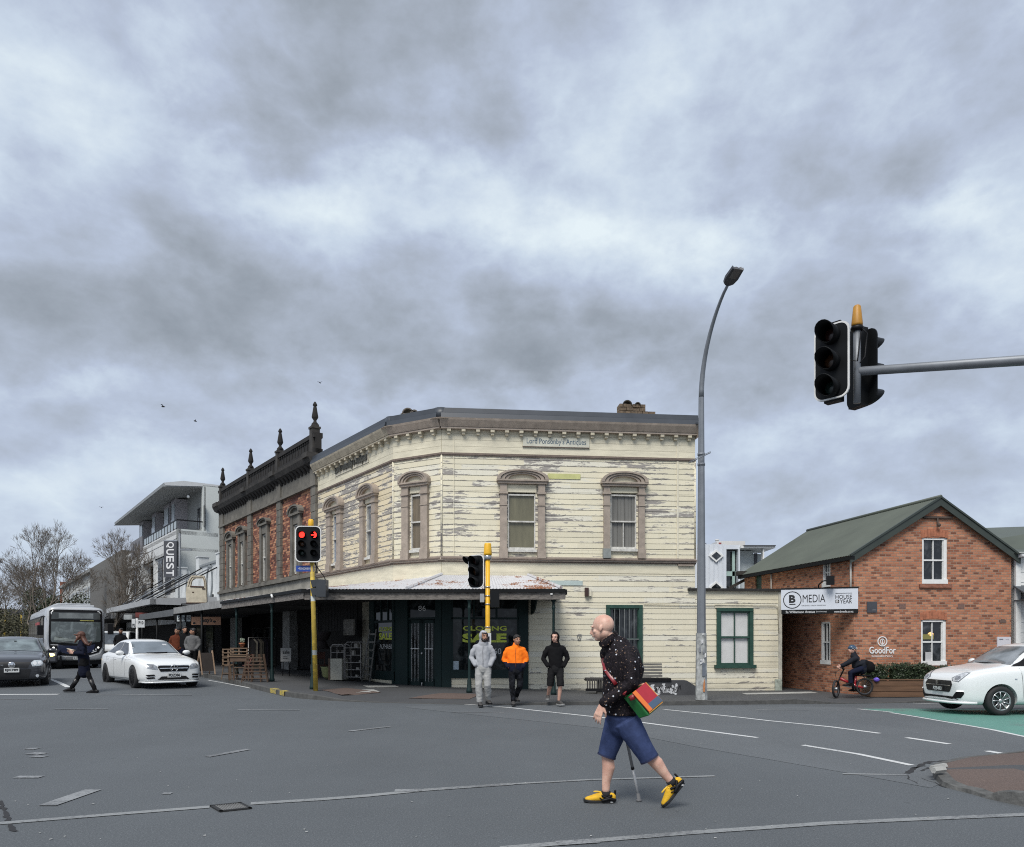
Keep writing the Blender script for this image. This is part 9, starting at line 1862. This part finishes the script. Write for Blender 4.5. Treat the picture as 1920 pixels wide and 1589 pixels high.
def mk_shirt():
 n = NB('black_speckled_shirt'); v = n.uv('Object'); vo = n.N.new('ShaderNodeTexVoronoi'); vo.inputs['Scale'].default_value = 19; n.L.new(v, vo.inputs['Vector']); vo2 = n.N.new('ShaderNodeTexVoronoi'); vo2.inputs['Scale'].default_value = 40; n.L.new(v, vo2.inputs['Vector'])
 w = n.N.new('ShaderNodeSeparateColor'); n.L.new(vo.outputs['Color'], w.inputs[0]); w2 = n.N.new('ShaderNodeSeparateColor'); n.L.new(vo2.outputs['Color'], w2.inputs[0])
 sw = n.noise(n.uv('Object'), 20, 3, .6, 1.6); line_ = n.math('MULTIPLY', n.step(n.math('ABSOLUTE', n.math('SUBTRACT', sw, .5)), .016, .006), .32)
 c = n.mix(line_, (.005, .0035, .005), (.11, .08, .10)); big = n.math('MULTIPLY', n.step(vo.outputs['Distance'], .17, .12), n.step(w.outputs[0], .52, .56)); c = n.mix(big, c, (.52, .55, .60))
 sm_ = n.math('MULTIPLY', n.step(vo2.outputs['Distance'], .26, .18), n.step(w2.outputs[1], .45, .5)); c = n.mix(n.math('MULTIPLY', sm_, .6), c, (.36, .24, .16)); n.base(c); n.rough(.75); n.b.inputs['Specular IOR Level'].default_value = .2; n.bump(n.noise(v, 30, 4, .6), .3, .006); return n.m
m_shirt = mk_shirt(); m_shorts = cloth('blue_chambray_shorts', (.040, .058, .135), .3, 11)
man = big_man()
def person(label, base, J, yaw, head, wear, s=1.0, rot=0.0, group=None, vox=.013, hood=None, hair=None, beard=False, pocket=True):
 """J: joints in metres, x right / y away / z up, feet at z = 0. wear: list of (name, material, chains)"""
 t = thing('person', label, 'person', base, rot, group); J = {k: V(v)*s for k, v in J.items()}; body = MB(); hc = J['head']; Mh = head_shape(body, hc, yaw, 0, s*.98)
 ring_tube(body, [hc+V((0, .02, -.03)), J['neck']], [.052, .056], (1, 0, 0)); wd = (J['shR']-J['shL']).normalized(); ch = (J['shR']+J['shL'])/2
 ring_tube(body, [J['neck'], ch+V((0, 0, -.10)), J['pelvis']+V((0, 0, .12)), J['pelvis']], [(.075, .055), (.135, .085), (.11, .08), (.115, .08)], wd)
 for q in 'LR':
  ring_tube(body, [J['sh'+q].lerp(ch, .25)+V((0, 0, -.055)), J['el'+q], J['wr'+q]], [.040, .036, .026], wd)
  if not pocket or (isinstance(pocket, str) and q in pocket): hand_shape(body, J['wr'+q], J.get('hd'+q, J['wr'+q]-J['el'+q]), (0, -1, 0) if 'pn'+q not in J else J['pn'+q], s, .6, 1 if q == 'L' else -1)
  ring_tube(body, [J['hip'+q], J['kn'+q], J['kn'+q].lerp(J['an'+q], .35)+V((0, .02, 0)), J['an'+q]], [.060, .050, .052, .034], wd)
 link_mesh('body', voxel_mesh(body, min(vox, .0095) if not wear.get('fast') else .014, 3), wear['skin'], t); face_parts(t, Mh, HAIR, beard)
 tops = wear['top']; m = MB(); o = tops.get('o', .03)
 hem = tops.get('hem', J['pelvis']+V((0, 0, .02)))
 ring_tube(m, [J['neck']+V((0, 0, -.02)), ch+V((0, 0, -.02)), ch+V((0, 0, -.20)), J['pelvis']+V((0, 0, .16)), hem], [(.085, .075), (.185*tops.get('w', 1), .115), (.185*tops.get('w', 1), .135), (.17*tops.get('w', 1), .135), (.175*tops.get('w', 1), .14)], wd, 22)
 for q in 'LR': ring_tube(m, [J['neck']+V((0, .01, -.035)), J['sh'+q]+V((0, 0, -.035))], [.055, .058], wd, 12); ring_tube(m, [J['sh'+q].lerp(ch, .18)+V((0, 0, -.045)), J['sh'+q].lerp(J['el'+q], .5), J['el'+q], J['wr'+q]+(J['el'+q]-J['wr'+q]).normalized()*.02], [.070, .068, .062, .050], wd, 14)
 if hood == 'up':
  M2 = Mh; m.sphere((0, .03, .015), (.105, .115, .135), 18, 12, 0, M2); m.sphere((0, .035, -.09), (.10, .10, .09), 16, 10, 0, M2); ring_tube(m, [hc+V((0, .03, -.10)), J['neck']+V((0, .01, -.04))], [(.10, .10), (.12, .10)], wd)
 else: ring_tube(m, [J['neck']+V((0, .01, .035)), J['neck']+V((0, 0, -.05))], [(.068, .066), (.10, .09)], wd)
 me = voxel_mesh(m, vox, 3)
 if hood == 'up':
  Mi = Mh.inverted(); bm = bmesh.new(); bm.from_mesh(me); kill = []
  for v_ in bm.verts:
   p = Mi@v_.co
   if p.y < -.02 and abs(p.x) < .070 and -.115 < p.z < .085 and p.y > -.3: kill.append(v_)
  bmesh.ops.delete(bm, geom=kill, context='VERTS'); bm.to_mesh(me); bm.free()
 for v_ in me.vertices: p = v_.co; v_.co = p+v_.normal*(.010*mnoise.noise(V((p.x*8+hc.x*9, p.y*7, p.z*5)))+.006*mnoise.noise(V((p.x*19, p.y*14, p.z*13))))
 split = tops.get('split'); top = link_mesh(tops.get('name', 'jacket'), me, [tops['mat'], tops.get('mat2', tops['mat'])], t)
 if split is not None: me.polygons.foreach_set('material_index', [1 if p.center.z < split+(.0 if abs(p.center.x) < .2 else .03) else 0 for p in me.polygons])
 if wear.get('zip'): mm = MB(); f = V((-sin(yaw*.2), -cos(yaw*.2), 0)); mm.tube([J['neck']+V((0, -.105, -.05)), ch+V((0, -.140, -.14)), J['pelvis']+V((0, -.150, .18)), hem+V((0, -.150, .03))], .005, 5); mm.build('zip', wear['zip'], top)
 low = wear['legs']; m = MB(); ring_tube(m, [J['pelvis']+V((0, 0, .08)), J['pelvis']+V((0, 0, -.03))], [(.160, .13), (.165, .135)], wd, 18)
 for q in 'LR':
  e = J['an'+q]+V((0, 0, -.0)) if low.get('long', True) else J['kn'+q].lerp(J['an'+q], low.get('k', .12)); r = low.get('r', (.10, .075, .062))
  m.tube([J['hip'+q]+V((0, 0, .02)), J['kn'+q], e] if low.get('long', True) else [J['hip'+q]+V((0, 0, .02)), J['hip'+q].lerp(J['kn'+q], .55), e], [r[0], r[1], r[2]], 14, cap=True, roundcap=False)
 me = voxel_mesh(m, vox, 3)
 for v_ in me.vertices: p = v_.co; v_.co = p+v_.normal*(.009*mnoise.noise(V((p.x*11, p.y*9+hc.x*5, p.z*7)))+.006*mnoise.noise(V((p.x*15, p.y*14, p.z*21))))
 link_mesh(low.get('name', 'trousers'), me, low['mat'], t)
 for q in 'LR':
  u, so_ = MB(), MB(); shoe_mb(u, so_, J['an'+q], J['toe'+q], s, J.get('up'+q, V((0, 0, 1)))); sh_ = link_mesh('shoe', voxel_mesh(u, .010, 2), wear['shoe'], t); so_.build('sole', wear.get('sole', PLASTIC), sh_)
 if hair == 'short': m = MB(); m.sphere((0, .022, .040), (.082, .100, .090), 18, 12, 0, Mh); m.tube([(-.05, -.062, .070), (0, -.078, .082), (.05, -.062, .070)], .020, 8, 0, M=Mh, roundcap=True); link_mesh('hair', voxel_mesh(m, .008, 2), HAIR, t)
 if hair == 'fringe': m = MB(); m.tube([(-.05, -.066, .064), (0, -.082, .072), (.05, -.066, .064)], .014, 8, 0, M=Mh, roundcap=True); m.build('hair', HAIR, t)
 return t, J, Mh
def stand(dx=.0): pass
GREY_C = cloth('light_grey_marl', (.36, .37, .39)); ORANGE_C = cloth('hi_vis_orange', (.95, .20, .015), .08); NAVY_C = cloth('navy_fleece', (.010, .011, .024)); BLACK_C = cloth('black_fleece', (.0065, .0065, .0075)); CHAR_C = cloth('charcoal_shorts', (.014, .014, .015)); PAINTY = cloth('paint_flecked_black', (.012, .013, .017), 1.2, 11)
BOOT = mk('scuffed_boot', (.055, .052, .050), .7, var=.6, scale=14); skinT = mk('olive_skin', (.36, .19, .12), .5, var=.15, scale=9)
JA = dict(head=(.02, -.02, 1.56), neck=(.0, 0, 1.42), shL=(-.185, .02, 1.355), shR=(.165, .02, 1.355), elL=(-.265, .03, 1.09), elR=(.235, .03, 1.09), wrL=(-.165, -.09, .91), wrR=(.16, -.09, .91), pelvis=(.0, 0, .86), hipL=(-.085, 0, .84), hipR=(.085, 0, .84), knL=(-.10, -.04, .47), knR=(.10, -.05, .48), anL=(-.075, 0, .09), anR=(.10, .14, .13), toeL=(-.02, -.25, .03), toeR=(.19, -.10, .05))
p = GP(906, 1324.5, .03); person('man in pale grey hooded tracksuit with hood up and dark beard, leftmost of the three', p, JA, R(-22), None, dict(skin=skinT, top=dict(mat=GREY_C, name='hoodie', w=.95), legs=dict(mat=cloth('grey_track_pants', (.36, .36, .35)), r=(.105, .085, .072)), shoe=BOOT, zip=mk('grey_zip', (.2, .2, .21), .5)), 1.04, hood='up', beard=True, hair='fringe')
JB = dict(head=(.03, -.03, 1.50), neck=(.0, 0, 1.36), shL=(-.195, .02, 1.31), shR=(.175, .02, 1.31), elL=(-.27, .04, 1.04), elR=(.25, .04, 1.04), wrL=(-.17, -.09, .87), wrR=(.17, -.09, .87), pelvis=(.0, 0, .82), hipL=(-.08, 0, .80), hipR=(.09, 0, .80), knL=(-.085, -.05, .45), knR=(.10, .02, .45), anL=(-.055, -.03, .09), anR=(.0, .22, .16), toeL=(-.05, -.28, .03), toeR=(.06, .02, .04))
p = GP(967, 1322.5, .03); person('man in bright orange and navy work top with dark hair, middle of the three', p, JB, R(-25), None, dict(skin=skinT, top=dict(mat=ORANGE_C, mat2=NAVY_C, split=1.005, name='work_top', w=1.12), legs=dict(mat=PAINTY, r=(.10, .072, .055)), shoe=BOOT, zip=mk('dark_orange_zip', (.35, .08, .01), .6)), 1.04, hair='short')
JC = dict(head=(-.02, -.02, 1.56), neck=(.0, 0, 1.41), shL=(-.195, .02, 1.345), shR=(.185, .02, 1.345), elL=(-.285, .03, 1.07), elR=(.27, .03, 1.08), wrL=(-.18, -.09, .90), wrR=(.18, -.09, .90), pelvis=(.0, 0, .85), hipL=(-.09, 0, .83), hipR=(.09, 0, .83), knL=(-.125, .02, .47), knR=(.105, -.10, .48), anL=(-.17, .26, .20), anR=(.07, -.02, .095), toeL=(-.19, .02, .05), toeR=(.18, -.24, .03))
p = GP(1042, 1322.5, .03); person('man in black hooded jacket with hood up and dark shorts, rightmost of the three', p, JC, R(18), None, dict(skin=SKIN_P, top=dict(mat=BLACK_C, name='hooded_jacket', w=1.0), legs=dict(mat=CHAR_C, long=False, k=.10, r=(.105, .092, .088), name='shorts'), shoe=BOOT, sole=mk('pale_sole', (.3, .3, .29), .7)), 1.04, hood='up')
k_ = F/(GP(150, 1300).y)
Yw = GP(150, 1299).y; cw = V(((150-CX)/F*Yw, Yw, 0))
def W_(px, py, y=0.0): Y = Yw+y; return V(((px-CX)/F*Y-cw.x, y, EYE+(HY-py)/F*Y))
JW = dict(head=W_(151, 1193), neck=W_(153, 1204), shL=W_(152, 1211, -.15), shR=W_(155, 1211, .15), elL=W_(158, 1226, -.20), elR=W_(152, 1226, .2), wrL=W_(140, 1225, -.18), wrR=W_(137, 1222, .10), pelvis=W_(157, 1244), hipL=W_(158, 1246, -.08), hipR=W_(156, 1246, .08), knL=W_(148, 1268, .06), knR=W_(167, 1268, -.06), anL=W_(134, 1291, .06), anR=W_(178, 1294, -.06), toeL=W_(120, 1293.5, .06), toeR=W_(166, 1300, -.06), hdL=V((-1, 0, .15)), hdR=V((-1, 0, .25)))
woman, JWs, MW = person('woman in long dark navy puffer coat striding left past the bus with wind-blown auburn hair', cw, JW, R(85), None, dict(skin=SKIN_P, top=dict(mat=cloth('navy_puffer', (.007, .009, .020), .2, 9), name='coat', hem=W_(158, 1262), w=.85), legs=dict(mat=BLACK_C, r=(.09, .065, .055), name='leggings'), shoe=PLASTIC), 1.0, pocket='LR')
m = MB(); m.sphere((0, .02, .03), (.092, .11, .105), 14, 10, 0, MW); m.tube([W_(153, 1190), W_(158, 1200), W_(163, 1208, -.1), W_(168, 1210, -.1), W_(172, 1203, -.12)], [(.07, .06), (.08, .06), (.06, .05), (.045, .03), (.012, .012)], 10, roundcap=True); m.tube([W_(150, 1190, -.06), W_(143, 1191, -.08), W_(138, 1190, -.08)], [.05, .03, .01], 8, roundcap=True); m.tube([W_(149, 1194, -.07), W_(143, 1201, -.08), W_(140, 1206, -.08)], [.045, .03, .012], 8, roundcap=True)
link_mesh('hair', voxel_mesh(m, .010, 2), REDHAIR, woman)
m = MB(); m.tube([W_(128, 1217, -.05), W_(140, 1220, -.1)], [(.06, .012), (.05, .012)], 8, ref=(0, 1, 0)); o = m.build('paper_bag', mk('cream_paper', (.55, .48, .36), .8, var=.2), None, loc=cw); tag(o, 'folded cream paper held out in front of the woman in the dark coat', 'paper')
for a_, b_ in ((JWs['knL'], JWs['anL']), (JWs['knR'], JWs['anR'])): m = MB(); m.tube([a_.lerp(b_, .25), a_.lerp(b_, .6), b_], [.068, .058, .05], 12); m.build('tall_boot', mk('black_boot_leather', (.012, .011, .011), .35, var=.3), woman)
def shade_person(label, px, pfeet, hgt, top, legs, yaw):
 b = PP(px, pfeet); J0 = {k: V(v) for k, v in JB.items()}; J0['anR'] = V((.09, .05, .09)); J0['toeR'] = V((.10, -.2, .03)); person(label, b, J0, yaw, None, dict(skin=skinT, fast=True, top=dict(mat=top, w=1.0), legs=dict(mat=legs), shoe=PLASTIC), hgt/1.62, vox=.02, hair='short', group='pedestrians in the shade of the awnings')
shade_person('pedestrian in a rust-orange top in the awning shade left of the posters', 332, 1262, 1.65, cloth('rust_top', (.10, .028, .014)), NAVY_C, R(30))
shade_person('pedestrian in dark clothing standing behind the posters under the awning', 346, 1262, 1.70, BLACK_C, NAVY_C, R(-40))
shade_person('pedestrian in a grey coat beside the awning post right of the sedan', 361, 1263, 1.62, cloth('grey_coat', (.12, .12, .12)), BLACK_C, R(60))
shade_person('dark figure on the footpath between the bus and the sedan roof', 226, 1250, 1.75, BLACK_C, BLACK_C, R(10))
Yc = 20.7; cb_ = V(((1600-CX)/F*Yc, Yc, 0)); gzc = EYE+(HY-1306)/F*Yc
def C_(px, py, y=0.0): Y = Yc+y; return V(((px-CX)/F*Y-cb_.x, y, EYE+(HY-py)/F*Y))
bk_ = thing('bicycle', 'red step-through electric bicycle ridden left across the footpath', 'bicycle', cb_)
def bike_wheel(c, r, yaw, w=.045):
 M_ = Matrix.Translation(c)@Matrix.Rotation(yaw, 4, 'Z'); m = MB(); n = 28; pr = [(r-.03-w*.2, -w*.5), (r-.01, -w*.62), (r, 0), (r-.01, w*.62), (r-.03-w*.2, w*.5)]; m.lathe(pr+[pr[0]], (0, 0, 0), n, 'y', M=M_, cap=False); tw = m.build('wheel', RUBBER, bk_)
 m = MB(); rr = r-.045; m.lathe([(rr, -.012), (rr+.012, 0), (rr, .012), (rr-.012, 0), (rr, -.012)], (0, 0, 0), n, 'y', M=M_, cap=False)
 for k in range(12): a = k*pi/6; m.tube([(0, (.02 if k % 2 else -.02), 0), (rr*cos(a), 0, rr*sin(a))], .0035, 4, M=M_)
 m.build('rim', GREYDARK, tw); m = MB(); m.lathe([(0, -.05), (.05, -.04), (.05, .04), (0, .05)], (0, 0, 0), 12, 'y', M=M_); m.build('hub', STEEL, tw)
rw = C_(1621, 1288); fw = C_(1567.5, 1292); bike_wheel(rw, .245, 0, .06); bike_wheel(fw, .25, R(48), .05)
m = MB(); hd_ = C_(1575, 1272); m.tube([hd_, C_(1589, 1279), C_(1602, 1286)], [.045, .042, .04], 8); m.tube([C_(1602, 1286), C_(1619, 1290)], .028, 8); m.tube([C_(1602, 1288), C_(1605, 1268)], .03, 8); m.tube([C_(1602, 1292), C_(1602, 1282)], .045, 8); m.build('frame', mk('bike_red', (.32, .012, .018), .35, var=.1, coat=.5), bk_)
m = MB(); m.tube([C_(1581, 1285, -.03), C_(1600, 1291, -.03)], .018, 6); m.build('battery_badge', WHITE_P, bk_)
m = MB(); m.tube([C_(1577, 1266), C_(1571, 1280), fw], .018, 6); m.tube([C_(1583, 1254), C_(1576, 1268)], .020, 6); m.tube([C_(1572, 1248, -.22), C_(1580, 1255, -.1), C_(1583, 1255, .1), C_(1577, 1250, .25)], .014, 6); m.tube([C_(1575, 1255), C_(1566, 1262), C_(1568, 1274)], .006, 5); m.build('fork_and_handlebar', PLASTIC, bk_)
m = MB(); m.tube([C_(1607, 1268), C_(1610, 1254)], .018, 6); m.sphere(C_(1611, 1253), (.13, .07, .035), 10, 6); m.build('saddle', PLASTIC, bk_)
m = MB(); m.tube([C_(1612, 1268, -.1), C_(1634, 1268, -.1), C_(1634, 1268, .1), C_(1612, 1268, .1)], .012, 5); m.tube([C_(1632, 1268), rw], .010, 5); m.tube([C_(1605, 1266), C_(1632, 1268)], .03, 5); m.build('rear_rack', PLASTIC, bk_)
m = MB(); m.sphere(C_(1601, 1289, -.05), (.06, .02, .06), 10, 6); m.tube([C_(1601, 1289, -.06), C_(1604, 1297, -.12)], .012, 5); m.build('crank', PLASTIC, bk_)
JR = dict(head=C_(1597.5, 1218, 0), neck=C_(1601, 1227), shL=C_(1604, 1233, -.16), shR=C_(1604, 1233, .16), elL=C_(1590, 1243, -.22), elR=C_(1592, 1243, .24), wrL=C_(1577, 1248.5, -.22), wrR=C_(1579, 1250, .22), pelvis=C_(1616, 1254), hipL=C_(1615, 1255, -.09), hipR=C_(1615, 1255, .09), knL=C_(1594, 1262, -.12), knR=C_(1600, 1268, .12), anL=C_(1595, 1281, -.12), anR=C_(1606, 1291, .12), toeL=C_(1585, 1286, -.12), toeR=C_(1596, 1297, .12))
rider, JRs, MR = person('cyclist in dark blue top, jeans and blue helmet leaning over the handlebars', cb_, JR, R(72), None, dict(skin=SKIN_P, top=dict(mat=cloth('slate_top', (.016, .018, .024)), w=.95, hem=C_(1616, 1256)), legs=dict(mat=cloth('dark_jeans', (.009, .012, .028)), r=(.095, .07, .058)), shoe=PLASTIC), 1.0, pocket='LR')
m = MB(); m.sphere((0, .01, .045), (.095, .125, .085), 18, 12, 0, MR); m.v = [v for v in m.v]; h = m.build('helmet', mk('blue_helmet', (.035, .075, .13), .35, var=.25, scale=9), rider)
m = MB();
for k in range(5): m.sphere((-.075+.0*k, .10-.035*k, .03+.012*(k % 2)), (.022, .014, .018), 6, 5, 0, MR)
for k in range(5): m.sphere((.075, .10-.035*k, .03+.012*(k % 2)), (.022, .014, .018), 6, 5, 0, MR)
m.build('helmet_pattern', WHITE_P, h)
bgk = thing('pannier_bag', 'black bag carried on the rear rack of the red bicycle', 'bag', cb_); m = MB(); m.sphere(C_(1629, 1251), (.17, .14, .17), 12, 8); m.sphere(C_(1622, 1245), (.12, .12, .12), 12, 8); link_mesh('bag_body', voxel_mesh(m, .015, 3), BLACK_C, bgk)
pb = C_(1643, 1275, .3)+cb_; t = thing('helmet', 'small purple helmet hanging at the end of the timber planter', 'helmet', pb); m = MB(); m.sphere((0, 0, 0), (.085, .09, .06), 14, 8); m.sphere((.0, -.02, .02), (.06, .08, .05), 10, 6); m.build('shell', mk('purple_shell', (.18, .12, .60), .35, var=.1), t); m = MB(); m.tube([(-.05, 0, -.02), (.0, 0, -.12), (.05, 0, -.02)], .006, 5); m.build('strap', PLASTIC, t)
